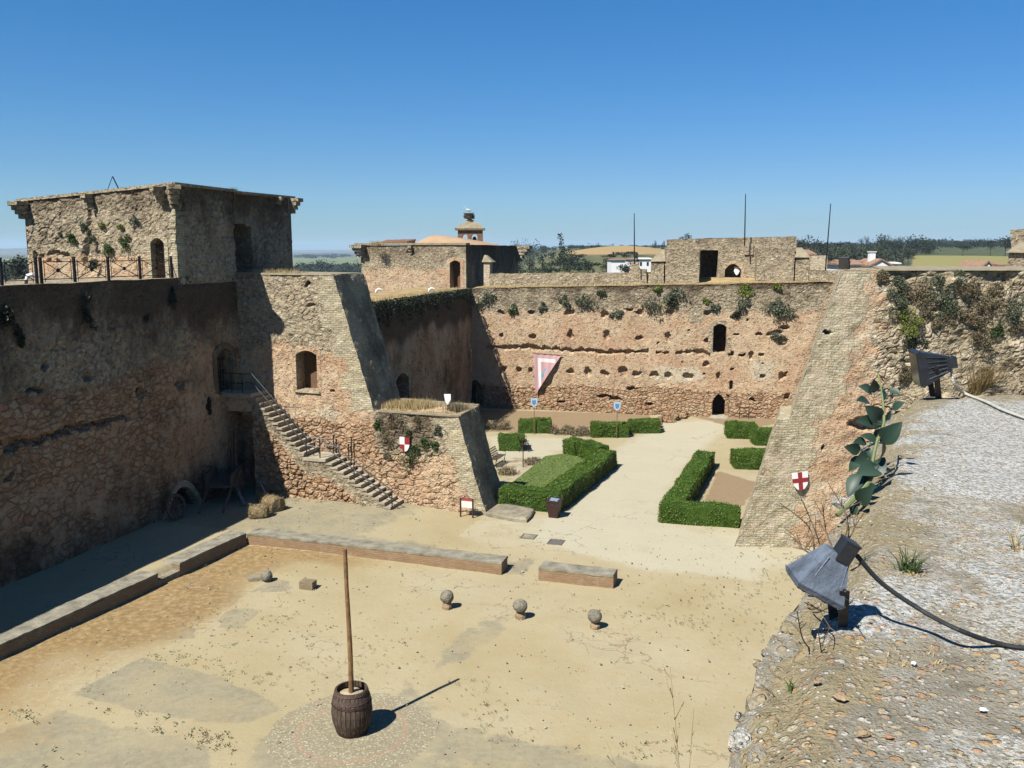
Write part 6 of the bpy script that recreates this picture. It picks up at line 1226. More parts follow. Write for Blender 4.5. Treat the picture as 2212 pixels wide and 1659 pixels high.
lp = P_((1088, 1082), (1100, 1050), (1178, 988), (1215, 983), (1262, 992), (1300, 1004), (1310, 1010), (1225, 1085)); rs_ = np.random.RandomState(5); lo_, hi_ = np.min(lp, 0), np.max(lp, 0); m = 80000
C = np.stack([lo_[0] + rs_.rand(m) * (hi_ - lo_)[0], lo_[1] + rs_.rand(m) * (hi_ - lo_)[1], .06 + 0.03 * rs_.rand(m)], 1); C = C[inpoly(C[:, 0], C[:, 1], lp)]; g = Geo(); base = np.array(lp); base[:, 2] = .05; A_ = np.zeros((len(base), NA)); A_[:, 8] = .5; g.add(base, [list(range(len(lp)))], A_); g.leaves(C, .075, np.repeat(np.array([[0, 0, 1.0]]), len(C), 0), 3.0, rs_); g.build('lawn', M['lawn'], kind='stuff')

# ================================================================== wild plants
M['caper'] = foliage('grey_green_wall_leaves', [(.06, .08, .045), (.12, .145, .085), (.18, .205, .125), (.24, .26, .165)], .2); M['dkleaf'] = foliage('dark_wall_leaves', [(.012, .02, .012), (.03, .042, .022), (.05, .07, .035)], .15); M['brightleaf'] = foliage('yellow_green_leaves', [(.12, .17, .02), (.20, .27, .035), (.28, .35, .06), (.36, .38, .10)], .3); M['dryleaf'] = foliage('dry_brown_twigs', [(.13, .105, .06), (.24, .19, .11), (.34, .27, .16), (.19, .18, .09)], .2); M['green2'] = foliage('mid_green_leaves', [(.04, .07, .018), (.075, .13, .03), (.12, .18, .05)], .25); M['straw'] = foliage('dry_straw_blades', [(.50, .36, .15), (.66, .50, .24), (.78, .63, .34)], .3, .9)
def bush(c, nrm, r, label, mat='caper', n=420, leaf=.11, seed=0, droop=.5, nm='wall_shrub', cat='shrub', group=None, sq=(1, .55, .8), stems=True):
    rs_ = np.random.RandomState(seed); e = np.cross(nrm, [0, 0, 1.0]); e /= np.linalg.norm(e); k = max(3, int(5 + r * 4)); cl = rs_.normal(size=(k, 3)) * .42; rad = .3 + .35 * rs_.rand(k); ii = rs_.randint(0, k, n); D = rs_.normal(size=(n, 3)); D /= np.linalg.norm(D, axis=1)[:, None]
    Q = cl[ii] + D * rad[ii][:, None] * (.55 + .5 * rs_.rand(n, 1)); Q *= r; C = c + np.outer(Q[:, 0] * sq[0], e) + np.outer(np.abs(Q[:, 1]) * sq[1] + .02, nrm) + np.outer(Q[:, 2] * sq[2] - droop * .25 * r * (Q[:, 0] / r) ** 2, [0, 0, 1.0])
    if not cat: g = Geo(); g.leaves(C, leaf, None, 1.8, rs_); return g
    if stems:
        ro_ = empty(nm, c, label, cat, group); g = Geo(); g.leaves(C, leaf, None, 1.8, rs_); g.build('foliage', M[mat], ro_); g = Geo()
        for j in range(min(k, 6)): t = c + (cl[j, 0] * r * e + (abs(cl[j, 1]) * sq[1] + .05) * r * nrm + np.array([0, 0, cl[j, 2] * r * sq[2]])); g.tube([c - nrm * .05 - [0, 0, .1 * r], c * .4 + t * .6 + nrm * .03, t], [.02, .014, .006], 4)
        g.build('stem', M['oldwood'], ro_); return ro_
    g = Geo(); g.leaves(C, leaf, None, 1.8, rs_); return g.build(nm, M[mat], label=label, cat=cat, group=group)
bwl = [(45, 275, 62, 'caper', 'grey green bush at the left top corner of the back wall'), (600, 280, 36, 'caper', 'small tuft left of the middle bush high on the back wall'), (715, 288, 56, 'caper', 'rounded bush high on the back wall above the banner'), (430, 322, 26, 'caper', 'tiny tuft between two beam holes above the banner'), (950, 368, 42, 'caper', 'compact bush level with the top row of beam holes'), (230, 350, 34, 'green2', 'faint tuft near the left end of the top beam holes'), (1200, 312, 62, 'caper', 'spreading bush left below the tallest bush on the back wall'), (1328, 235, 66, 'caper', 'tallest bush hanging from the back wall below the tower recess'), (1330, 300, 40, 'dkleaf', 'dark trailing lower growth under the tallest back wall bush'), (1830, 215, 48, 'brightleaf', 'yellow green bush at the top right of the back wall'), (1810, 312, 46, 'caper', 'loose bush right above the upper back doorway'), (2020, 320, 60, 'caper', 'left half of the big double bush at the right end'), (2110, 350, 80, 'caper', 'right half of the big double bush at the right end'), (1630, 335, 38, 'caper', 'thin tuft left above the upper back doorway'), (1765, 370, 30, 'dkleaf', 'thin dark tuft right above the upper back doorway'), (2060, 535, 36, 'caper', 'small tuft in the broken hole right of the upper doorway'), (840, 222, 28, 'green2', 'faint green growth under the wall walk, centre'), (1560, 280, 22, 'brightleaf', 'yellowish sprig high above the upper back doorway'), (1240, 200, 30, 'brightleaf', 'yellowish growth at the walk edge beside the tallest bush'), (2040, 190, 30, 'brightleaf', 'mossy growth at the walk edge above the double bush')]
for k, (x, y, r_, mt, lb) in enumerate(bwl):
    u_, v_ = bu(x, y); r_ *= mpx * 1.15; bush(BW.P(u_, v_), BW.n, r_, lb, mt, int(260 + 520 * r_ * r_), .13, 100 + k, .5, group='wild bushes on the sunlit back wall')
lvl = [(505, 480, 45, 'green2', 'green tuft left of the largest bush on the upper left tower'), (575, 408, 35, 'caper', 'grey tuft above the others on the upper left tower'), (755, 560, 62, 'green2', 'largest bush low on the upper left tower face'), (862, 508, 55, 'green2', 'bush right of the largest one on the upper left tower'), (940, 362, 42, 'caper', 'highest tuft on the upper left tower, near its corner'), (650, 660, 60, 'dkleaf', 'dark growth behind the iron fence on the tower face'), (710, 385, 34, 'brightleaf', 'dry yellowish tuft high in the middle of the tower face'), (640, 500, 34, 'caper', 'grey tuft in the middle of the tower face'), (420, 455, 22, 'caper', 'smallest tuft at the left of the tower face'), (830, 400, 22, 'brightleaf', 'yellow sprig below the highest tower tuft')]
for k, (x, y, r_, mt, lb) in enumerate(lvl): u_, v_ = TF.uv(*X1(x, y)); bush(TF.P(u_, v_), TF.n, r_ * .3125 * 40 / 1920 * 1.1, lb, mt, 420, .085, 130 + k, group='wild tufts on the upper left tower')
for k, (x, y, r_, lb) in enumerate([(585, 1010, 75, 'dark bush hanging in the middle of the shaded wall'), (40, 1060, 80, 'dark bush at the left picture edge on the shaded wall'), (125, 1160, 55, 'dark trailing tuft right below the edge bush on the shaded wall'), (1185, 880, 60, 'dark trailing growth at the tower corner line on the shaded wall'), (1440, 1640, 40, 'dark weed under the small landing on the shaded wall')]):
    u_, v_ = LWs.uv(*X1(x, y)); bush(LWs.P(u_, v_), LWs.n, r_ * .3125 * 38 / 1920, lb, 'dkleaf', 520, .10, 150 + k, 1.0, sq=(.6, .5, 1.2), group='dark bushes on the shaded wall')
for k, (x, y, r_, mt, lb) in enumerate([(680, 925, 110, 'green2', 'largest green creeper patch just below the quartered shield'), (860, 740, 75, 'green2', 'green creeper patch right of the quartered shield'), (970, 760, 55, 'green2', 'small creeper patch near the brick quoin'), (990, 610, 50, 'caper', 'grey tuft high near the brick quoin'), (420, 700, 75, 'dryleaf', 'dry olive creeper left of the quartered shield'), (330, 540, 65, 'green2', 'creeper patch at the upper left of the low block'), (640, 620, 55, 'green2', 'creeper just above the quartered shield'), (520, 500, 85, 'dryleaf', 'dry growth under the terrace kerb'), (430, 870, 60, 'dryleaf', 'dry hanging growth left below the quartered shield'), (770, 500, 70, 'dryleaf', 'dry growth under the terrace kerb, right part'), (740, 800, 60, 'green2', 'creeper stem patch right beneath the quartered shield')]):
    u_, v_ = ST.uv(*Y6(x, y)); bush(ST.P(u_, v_), ST.n, r_ * .1979 * 40 / 1920, lb, mt, 300, .085, 170 + k, .8, sq=(1, .35, 1.1), group='creepers around the quartered shield')
rbl = [(1290, 985, 105, 'brightleaf', 'bright yellow green bush above the black floodlight'), (1380, 770, 110, 'dryleaf', 'tall dull shrub left on the rubble tower face'), (1620, 830, 100, 'caper', 'grey shrub in the middle of the rubble tower face'), (1880, 880, 110, 'dryleaf', 'brown shrub right of the middle on the rubble tower face'), (2120, 850, 100, 'caper', 'dull shrub at the right edge of the rubble tower face'), (1500, 700, 90, 'caper', 'grey olive growth upper left on the rubble tower face'), (1200, 800, 85, 'caper', 'grey shrub beside the ragged edge of the rubble face'), (1820, 1080, 90, 'dryleaf', 'dead brown shrub right above the black floodlight'), (1330, 1120, 75, 'dkleaf', 'dark hollow growth under the bright bush'), (1090, 600, 50, 'dryleaf', 'reddish dry weed at the top of the ragged brick edge'), (1560, 950, 70, 'dryleaf', 'dry shrub between the bright bush and the brown shrub'), (1780, 720, 70, 'dryleaf', 'dry tuft under the wall coping, right of centre'), (1980, 1020, 60, 'green2', 'green sprig on the rubble face far right'), (1280, 1370, 60, 'dryleaf', 'reddish dry weed left under the black floodlight'), (2000, 720, 80, 'dryleaf', 'dull growth under the wall coping near the right edge'), (1680, 620, 70, 'caper', 'pale grey tuft just below the wall coping'), (1430, 860, 80, 'dryleaf', 'olive brown scrub directly behind the bright yellow green bush'), (1740, 930, 80, 'dryleaf', 'olive scrub patch above the black floodlight box'), (1980, 860, 75, 'dryleaf', 'brown scrub between the brown shrub and the right edge shrub'), (2180, 1000, 60, 'dryleaf', 'dead scrub low at the right picture edge'), (1250, 660, 55, 'caper', 'grey scrub high beside the ragged brick edge'), (1560, 800, 70, 'caper', 'small scrub left of the grey middle shrub')]
for k, (x, y, r_, mt, lb) in enumerate(rbl):
    u_, v_ = RW.uv(*Z6(x, y)); r_ *= .2734 * 36 / 1920; bush(RW.P(u_, v_), RW.n, r_, lb, mt, 1900 if mt == 'brightleaf' else 1500, .06, 200 + k, .4, sq=(1.15, .55, 1.1), group='wild shrubs on the rubble tower face')
u_, v_ = RW.uv(*Z6(1880, 1330)); g = Geo(); rs_ = np.random.RandomState(4)
for k in range(120): d = np.array([rs_.normal() * .28, -.25 - .3 * rs_.rand(), 1]); p = RW.P(u_ + rs_.normal() * .22, v_ - .8 - .3 * rs_.rand()); g.tube([p, p + d * .5, p + d * (.9 + .6 * rs_.rand()) + [0, 0, -.15]], [.014, .010, .003], 3)
g.build('grass_clump', M['straw'], label='tall dry straw clump on the rubble face right of the black floodlight', cat='grass')
# ivy curtain on the far shaded wall
rs_ = np.random.RandomState(9); m = 3400; uu = rs_.rand(m) * (W2.L - 1) + .6; hang = (n2(uu, 0 * uu, 1.1, 4, 3) - .15) * 2.5; vv = T2 + .1 - np.abs(rs_.rand(m)) ** 1.4 * np.maximum(hang, .15); C = np.stack([W2.P(a, b, -.08 - .25 * c) for a, b, c in zip(uu, vv, rs_.rand(m))]); g = Geo(); g.leaves(C, .13, None, 1.6, rs_); g.build('ivy', M['dkleaf'], label='dark ivy curtain hanging over the top of the far shaded wall', cat='ivy')
# dry grass on the terrace, walks
def grass(name, c0, c1, wdt, n, h, label, mat='straw', seed=0, kind=None, cat='grass'):
    rs_ = np.random.RandomState(seed); g = Geo(); t = rs_.rand(n); P0 = np.outer(1 - t, c0) + np.outer(t, c1) + np.stack([rs_.normal(size=n) * wdt, rs_.normal(size=n) * wdt, 0 * t], 1); hh = h * (.35 + .65 * rs_.rand(n)); tip = P0 + np.stack([rs_.normal(size=n) * .28 * hh, rs_.normal(size=n) * .28 * hh, hh], 1); s_ = rs_.normal(size=(n, 3)) * .5; s_[:, 2] = 0; s_ = s_ / np.linalg.norm(s_, axis=1)[:, None] * (.011 + .008 * rs_.rand(n))[:, None]
    V_ = np.stack([P0 - s_, P0 + s_, tip], 1).reshape(-1, 3); A_ = np.zeros((3 * n, NA)); A_[:, 8] = np.repeat(rs_.rand(n), 3); i = np.arange(n) * 3; g.add(V_, np.stack([i, i + 1, i + 2], 1), A_); return g.build(name, M[mat], label=label, cat=cat if not kind else None, kind=kind)
grass('grass_clump', fr(-5.1, 1.3, zt), fr(-3.6, 1.9, zt), .34, 3600, .42, 'golden dry grass on the left of the low terrace', seed=1)
grass('grass_clump', fr(-2.1, 1.8, zt), fr(-1.5, 1.3, zt), .25, 500, .5, 'thin grey green weeds at the right end of the low terrace', 'dryleaf', 2)
grass('grass_clump', fr(-4.9, .3, zt), fr(-1.6, .35, zt), .1, 500, .2, 'short dry grass along the front kerb of the low terrace', seed=6)
grass('grass_clump', fr(-11.9, .4, zT + .05), fr(-9.4, .5, zT + .05), .2, 500, .3, 'dry grass tuft on top of the cross wall beside the tower', seed=3)
grass('grass_clump', BW.P(0.5, bz(0) + .05, .2), BW.P(26, bz(26) + .05, .25), .1, 2600, .22, 'dry golden grass fringe along the edge of the back wall walk', seed=7)
grass('grass_clump', W2.P(1, T2 + .05, .4), W2.P(22, T2 + .05, .3), .2, 1600, .28, 'dry grass fringe along the edge of the far left wall walk', seed=8)
grass('roof_weed', yp(503, 420, 46), yp(506, 421, 46), .12, 260, .4, 'small bright weed on the roof edge of the upper left tower', 'brightleaf', 4, cat='weed')
grass('roof_weed', yp(808, 531, 72), yp(818, 531, 72), .2, 300, .5, 'pale dry weed on the roof edge of the corner tower', 'straw', 5, cat='weed')
# dry lavender hedges near the back beds
for k, (x0_, x1_, y_, lb) in enumerate([(45, 195, 1172, 'dry brown lavender row left of the first hedge block'), (490, 640, 1205, 'dry brown lavender clump between the two shield posts, left one'), (640, 755, 1213, 'dry brown lavender clump between the two shield posts, right one'), (330, 420, 1408, 'dry dark heap of cuttings beside the lawn'), (150, 225, 1480, 'small dry heap of cuttings behind the raking brick end')]):
    a, b = gp(*Z4(x0_, y_)), gp(*Z4(x1_, y_)); rs_ = np.random.RandomState(k); m = 1300; t = rs_.rand(m); hh = .55 if k < 3 else .18; C = np.outer(1 - t, a) + np.outer(t, b) + rs_.normal(size=(m, 3)) * [.12, .28, 0] + np.stack([0 * t, .4 + 0 * t, rs_.rand(m) * hh * (.6 + .4 * np.sin(t * 9 + k))], 1); g = Geo(); g.leaves(C, .2, None, 5, rs_); g.build('dry_lavender', M['dryleaf'], label=lb, cat='shrub')
# weeds scattered over the sand
rs_ = np.random.RandomState(21); spots = []
def scat(poly, n, s): 
    p = P_(*poly); lo_, hi_ = np.min(p, 0), np.max(p, 0); k = 0
    while k < n:
        c = lo_ + rs_.rand(3) * (hi_ - lo_); c[2] = 0
        if inpoly(np.array([c[0]]), np.array([c[1]]), p)[0]: spots.append((c, s * (.5 + rs_.rand()))); k += 1
scat([(300, 1420), (620, 1510), (700, 1500), (560, 1440), (380, 1400)], 46, .10); scat([(140, 1500), (520, 1590), (510, 1640), (330, 1580)], 42, .13); scat([(420, 1300), (740, 1330), (740, 1480), (560, 1480), (350, 1390)], 150, .07); scat([(760, 1310), (1000, 1300), (900, 1480), (770, 1480)], 60, .07)
scat([(1600, 1190), (1740, 1190), (1740, 1300), (1640, 1300)], 70, .10); scat([(1340, 1290), (1600, 1250), (1730, 1380), (1560, 1400)], 110, .07); scat([(980, 1470), (1080, 1470), (1120, 1640), (1000, 1560)], 40, .09); scat([(1130, 1310), (1560, 1330), (1500, 1360), (1300, 1330)], 60, .06); scat([(60, 1510), (110, 1540), (20, 1600), (0, 1560)], 7, .13); scat([(450, 1610), (520, 1600), (510, 1690), (460, 1700)], 9, .12); scat([(1580, 1600), (1640, 1590), (1400, 1650), (1180, 1610)], 20, .1); scat([(620, 1095), (860, 1108), (850, 1114), (620, 1104)], 26, .14)
gw, gd_ = Geo(), Geo()
for c, s_ in spots:
    m = int(5 + 45 * s_); C = c + rs_.normal(size=(m, 3)) * [s_ * .42, s_ * .42, 0] + np.stack([0 * np.arange(m), 0 * np.arange(m), rs_.rand(m) * s_ * .35 + float(plat(np.array([c[0]]), np.array([c[1]]))[0])], 1); (gw if rs_.rand() < .55 else gd_).leaves(C, max(.035, s_ * .36), None, 2.2, rs_)
gw.build('ground_weeds', M['green2'], kind='stuff'); gd_.build('dry_ground_weeds', M['dryleaf'], kind='stuff')
rs_ = np.random.RandomState(22); m = 2600; C = np.stack([-16 + 32 * rs_.rand(m), 18 + 22 * rs_.rand(m), 0 * rs_.rand(m)], 1); C[:, 2] = plat(C[:, 0], C[:, 1]) + .005; g = Geo(); g.icos(C, .012 + .03 * rs_.rand(m) ** 3, rs_, .6); M['gravel'] = foliage('scattered_gravel', [(.20, .16, .11), (.36, .29, .20), (.50, .44, .33)], 0, .95); g.build('sand_gravel', M['gravel'], kind='stuff')

# ================================================================== foreground details on the rampart
M['lampblue'] = simple('sun_faded_grey_blue_casting', (.155, .185, .235), .6, .5, 9, .004, spec=.35, bs=60); M['lampblack'] = simple('black_lamp_casting', (.022, .024, .028), .4, .3, 16, .004, spec=.5); M['glass'] = simple('lamp_glass', (.05, .055, .06), .08, .1, spec=.8); M['rust'] = simple('brown_steel_bracket', (.085, .07, .062), .7, .35, 14, .004)
def ax3(d, upv):
    d = np.array(d, float); d /= np.linalg.norm(d); s_ = np.cross(d, upv); s_ /= np.linalg.norm(s_); return s_, np.cross(s_, d), d
def frus(g, c, A_, a0, b0, z0, a1, b1, z1):
    s_, t_, d_ = A_; Q = lambda a, b, z: c + s_ * a + t_ * b + d_ * z; r0_ = [Q(x * a0, y * b0, z0) for x, y in ((-1, -1), (1, -1), (1, 1), (-1, 1))]; r1_ = [Q(x * a1, y * b1, z1) for x, y in ((-1, -1), (1, -1), (1, 1), (-1, 1))]; g.hexa(r0_, r1_); return g
def flood(nm, c, d, sc, base, label, mat, cable=None, ribs=5, legsep=.08, roll=(0, 1, 0), leg_top=None, box_off=(0, 0, 0), att=(0, 0, 0)):
    r_ = empty(nm, base, label, 'floodlight', 'floodlights on the wall tops'); A_ = ax3(d, roll); s_, t_, d_ = A_
    g = Geo(); frus(g, c, A_, .115 * sc, .14 * sc, .13 * sc, .13 * sc, .155 * sc, .10 * sc); frus(g, c, A_, .122 * sc, .146 * sc, .099 * sc, .085 * sc, .095 * sc, -.04 * sc); frus(g, c, A_, .084 * sc, .094 * sc, -.041 * sc, .055 * sc, .06 * sc, -.135 * sc); g.build('housing', M[mat], r_)
    g = Geo(); frus(g, c, A_, .105 * sc, .13 * sc, .136 * sc, .105 * sc, .13 * sc, .131 * sc); g.build('lens', M['glass'], r_)
    for k in range(ribs):
        y = (-.09 + .18 * k / max(1, ribs - 1)) * sc
        for sg_ in (-1, 1): g = Geo(); p0_ = c + t_ * y + s_ * sg_ * .108 * sc + d_ * .06 * sc; p1_ = c + t_ * y * .65 + s_ * sg_ * .072 * sc - d_ * .1 * sc; g.tube([p0_, p1_], (.009 if sc > 1 else .004) * sc, 4); g.build('cooling_rib', M[mat], r_)
    bc_ = c - d_ * .12 * sc + np.array(box_off); g = Geo(); g.box(bc_, (.1 * sc, .085 * sc, .12 * sc), np.array([s_, t_, d_])); g.box(bc_ - d_ * .062 * sc, (.108 * sc, .093 * sc, .012 * sc), np.array([s_, t_, d_])); g.build('junction_box', M['lampblack'], r_)
    for sg_ in (-1, 1):
        b_ = np.array(base) + s_ * sg_ * legsep * np.array([1, 1, 0]); lt = c + s_ * sg_ * .125 * sc + np.array(att); e_ = np.cross([0, 0, 1.0], s_); e_ /= np.linalg.norm(e_); wd = .02 if sc < 1 else .03; h_ = np.array([0, 0, -.03])
        g = Geo(); g.hexa([b_ + h_ - e_ * wd - s_ * .004, b_ + h_ + e_ * wd - s_ * .004, b_ + h_ + e_ * wd + s_ * .004, b_ + h_ - e_ * wd + s_ * .004], [lt - e_ * wd - s_ * .004, lt + e_ * wd - s_ * .004, lt + e_ * wd + s_ * .004, lt - e_ * wd + s_ * .004]); g.build('bracket_leg', M['rust'], r_)
        g = Geo(); g.lathe(lt + s_ * sg_ * .006, [(.012 * sc, -.006), (.012 * sc, .01), (.004, .014)], 8, np.array([t_, d_, s_])); g.build('bolt', M['iron'], r_)
    return bc_, A_
bs1 = gp(1836, 1338, RT); cl = yp(1781, 1234, 3.58)
bc1, A1 = flood('floodlight', cl, (-.48, .05, -.88), .74, bs1 + [-.05, 0, 0], 'near sun-bleached blue grey floodlight tipped down over the rampart edge', 'lampblue', ribs=2, legsep=.06, roll=(.88, 0, -.48), att=(.055, 0, -.045), box_off=(.03, -.02, .02))
bs2 = gp(2022, 855, RT); bc2, A2 = flood('floodlight', yp(2012, 790, 9.55), (-.96, .16, -.2), 1.3, bs2, 'far black floodlight standing at the end of the rampart top', 'lampblack', legsep=.11, roll=(0, 0, 1))
bs3 = yp(1826, 580, 36.2); bs3[2] = rz1; bc3, A3 = flood('floodlight', yp(1826, 566, 36.2) + [0, 0, .03], (-.5, -.75, -.35), 1.7, bs3, 'distant black floodlight on top of the raking brick buttress', 'lampblack', roll=(0, 0, 1))
M['cableb'] = simple('black_rubber_cable', (.03, .032, .034), .6, .2, 10); M['cablew'] = simple('dusty_white_cable', (.60, .58, .50), .7, .15, 10)
def curve(pts, n=40):
    pts = [np.array(p, float) for p in pts]; o = []; P2 = [pts[0]] + pts + [pts[-1]]
    for i in range(1, len(P2) - 2):
        for t in np.linspace(0, 1, n // (len(pts) - 1), endpoint=False):
            a, b, c, d = P2[i - 1], P2[i], P2[i + 1], P2[i + 2]; o.append(.5 * (2 * b + (c - a) * t + (2 * a - 5 * b + 4 * c - d) * t * t + (3 * b - 3 * c + d - a) * t ** 3))
    o.append(pts[-1]); return o
g = Geo(); g.tube(curve([bc1 + [.05, 0, -.02], yp(1905, 1260, 3.55), yp(1990, 1318, 3.5), yp(2070, 1360, 3.38), gp(2150, 1388, RT + .03), gp(2230, 1400, RT + .02), gp(2400, 1400, RT + .02)]), .010, 8); g.build('power_cable', M['cableb'], label='thick black cable running from the near floodlight across the rampart top', cat='cable')
g = Geo(); g.tube(curve([bc2 + [.05, 0, -.06], yp(2062, 830, 9.5), gp(2085, 850, RT + .03), gp(2130, 868, RT + .02), gp(2170, 887, RT + .02), gp(2240, 912, RT + .02)]), .016, 6); g.build('power_cable', M['cablew'], label='white cable curling from the far black floodlight over the rampart', cat='cable')
# white wall lamps on the far walk
for (x, y, lb) in [(812, 630, 'small white curved lamp on the far left wall walk, left one'), (926, 628, 'small white curved lamp on the far left wall walk, right one')]:
    q = gp(x, y + 4, T2 + .05); r_ = empty('walk_lamp', q, lb, 'lamp', 'white lamps on the far wall walk'); g = Geo(); g.tube([q, q + [.05, 0, .2], q + [.2, 0, .3], q + [.42, 0, .24]], [.06, .09, .09, .04], 8); g.build('lamp_hood', M['whitep'], r_); g = Geo(); g.tube([q - [0, 0, .05], q + [0, 0, .05]], .1, 8); g.build('lamp_foot', M['rail'], r_)
q = wp(*X1(180, 770), LWs.P(0, 0, .9), LWs.P(1, 0, .9)); r_ = empty('walk_lamp', [q[0], q[1], TL], 'white curved lamp behind the iron fence on the shaded wall top', 'lamp'); q[2] = TL + .12; g = Geo(); g.tube([q, q + [.06, .03, .16], q + [.2, .1, .2], q + [.34, .16, .08]], [.05, .08, .08, .04], 8); g.build('lamp_hood', M['whitep'], r_); g = Geo(); g.tube([q - [0, 0, .14], q], .06, 8); g.build('lamp_foot', M['rail'], r_)
# tree tobacco: big glaucous leaves on a bending stem
M['glauc'] = foliage('glaucous_leaf', [(.022, .052, .034), (.036, .076, .050), (.06, .108, .072)], .15, .5, .4); M['stemg'] = simple('green_stem', (.20, .24, .10), .7, .2)
def bleaf(g, a, tip, w_, nrm, fold=.25):
    a, tip = np.array(a), np.array(tip); d = tip - a; L_ = np.linalg.norm(d); d /= L_; s_ = np.cross(d, nrm); s_ /= np.linalg.norm(s_); nn_ = np.cross(s_, d); V_, F_ = [], []; ts = [0, .12, .28, .45, .62, .8, .93, 1]; ws = [.04, .55, .92, 1, .86, .55, .22, .01]
    for t, ww in zip(ts, ws):
        c = a + d * L_ * t - nn_ * L_ * .22 * (t - .35) ** 2 * 1.6; lift = fold * ww * w_; V_ += [c - s_ * ww * w_ + nn_ * lift, c - s_ * ww * w_ * .5 + nn_ * lift * .35, c, c + s_ * ww * w_ * .5 + nn_ * lift * .35, c + s_ * ww * w_ + nn_ * lift]
    for i in range(7):
        for j in range(4): F_.append([i * 5 + j, i * 5 + j + 1, i * 5 + j + 6, i * 5 + j + 5])
    A_ = np.zeros((len(V_), NA)); A_[:, 8] = RS.rand(); g.add(V_, F_, A_)
LV = [((835, 440), (735, 375)), ((835, 440), (858, 335)), ((930, 390), (935, 520)), ((985, 410), (1090, 450)), ((835, 555), (715, 485)), ((1010, 590), (1115, 520)), ((920, 690), (790, 570)), ((940, 690), (1010, 600)), ((845, 700), (705, 690)), ((850, 830), (940, 760)), ((890, 890), (745, 810)), ((780, 880), (675, 880)), ((730, 960), (597, 930)), ((905, 900), (1090, 715)), ((880, 1080), (960, 880)), ((860, 760), (945, 850)), ((905, 640), (860, 760)), ((770, 1130), (890, 1090)), ((800, 1010), (700, 1060)), ((800, 930), (800, 1105)), ((750, 1010), (612, 1140)), ((840, 1200), (950, 1010)), ((730, 1160), (608, 1365)), ((800, 1190), (655, 1335)), ((790, 1330), (850, 1280)), ((700, 1440), (820, 1300)), ((690, 1450), (645, 1560)), ((900, 1110), (720, 1150)), ((930, 330), (925, 300))]
tp = empty('tree_tobacco', (edge(6.0) - .2, 6.0, 10.0), 'tall plant with big blue green leaves growing out of the rampart face', 'plant'); rs_ = np.random.RandomState(31)
stem_px = [(760, 1420), (800, 1250), (830, 1090), (870, 900), (935, 720), (930, 560), (915, 420), (885, 270)]; ys_ = np.linspace(5.75, 6.5, len(stem_px)); sp = [yp(*Y8(*p), y) for p, y in zip(stem_px, ys_)]; sp[0] = np.array([edge(5.7) - .22, 5.7, sp[0][2] - .08])
g = Geo(); g.tube(curve(sp, 42), list(np.linspace(.016, .006, len(curve(sp, 42)))), 6); g.build('stem', M['stemg'], tp)
for k, (a, t) in enumerate(LV):
    yy = float(np.interp(-(a[1]), [-1450, -300], [5.75, 6.5])); pa = yp(*Y8(*a), yy); pt = yp(*Y8(*t), yy + rs_.normal() * .05 - .06); L_ = np.linalg.norm(pt - pa); g = Geo(); bleaf(g, pa, pt, min(.07, max(.032, L_ * .29)), np.array([rs_.normal() * .45, -.75, .55 + rs_.normal() * .3])); j = int(np.argmin([np.linalg.norm(s_ - pa) for s_ in sp])); g.tube([sp[j], (sp[j] + pa) / 2 + [0, 0, .01], pa], [.006, .005, .004], 5); g.build('leaf', M['glauc'], tp, smooth=True)
# twiggy dead weeds behind the near floodlight, dry stalks, tufts
M['twig'] = simple('dry_twig', (.16, .11, .065), .8, .35, 20); M['twigg'] = simple('straw_stalk', (.42, .33, .18), .8, .25, 20)
def twigs(nm, roots, tips, r, mat, label, cat, seed, side=4, slen=.06, pods=False, bend=.04):
    rs_ = np.random.RandomState(seed); g = Geo()
    for a, b in zip(roots, tips):
        a, b = np.array(a), np.array(b); m = (a + b) / 2 + rs_.normal(size=3) * bend; cv = curve([a, m, b], 12); g.tube(cv, list(np.linspace(r, r * .35, len(cv))), 4)
        for k in range(side):
            t = .35 + .6 * rs_.rand(); p = cv[int(t * (len(cv) - 1))]; d = (b - a) / np.linalg.norm(b - a) + rs_.normal(size=3) * .8; e = p + d / np.linalg.norm(d) * slen * (.5 + rs_.rand()); g.tube([p, e], [r * .5, r * .25], 3)
            if pods: g.tube([e, e + (e - p) * .35], [r * .9, r * .5], 4)
    return g.build(nm, M[mat], label=label, cat=cat)
yq = 4.35; rt_ = [yp(*Z7(x, y), yq) for x, y in [(560, 1150), (600, 1150), (720, 1110), (760, 1100), (800, 1080), (540, 1130), (740, 1120), (640, 1160)]]; tp_ = [yp(*Z7(x, y), yq + .1) for x, y in [(280, 810), (445, 760), (620, 830), (715, 720), (775, 800), (390, 1060), (850, 900), (420, 1110)]]
twigs('dead_weed', [p - [0, 0, .06] for p in rt_], tp_, .0055, 'twig', 'dead twiggy weed sprouting behind the near floodlight', 'weed', 3, 7, .08)
rt_ = [gp(*Z8(x, y), RT - .14) for x, y in [(840, 720), (900, 720), (930, 640), (860, 430), (980, 560)]]; tp_ = [yp(*Z8(x, y), 3.35) for x, y in [(735, 420), (900, 560), (960, 560), (790, 350), (1180, 340)]]
twigs('dead_weed', rt_, tp_, .0045, 'twig', 'thin dead sprigs on the broken ledge below the near floodlight', 'weed', 4, 6, .06)
b0 = yp(1514, 1665, 2.25); t0 = yp(1447, 1440, 2.33); root = np.array([edge(2.15) - .1, 2.1, RT - .2]); twigs('dry_grass_stalk', [root], [t0], .0030, 'twigg', 'tall thin dry grass stalk rising in front of the sand, bottom right', 'grass', 5, 22, .035, True, .01)
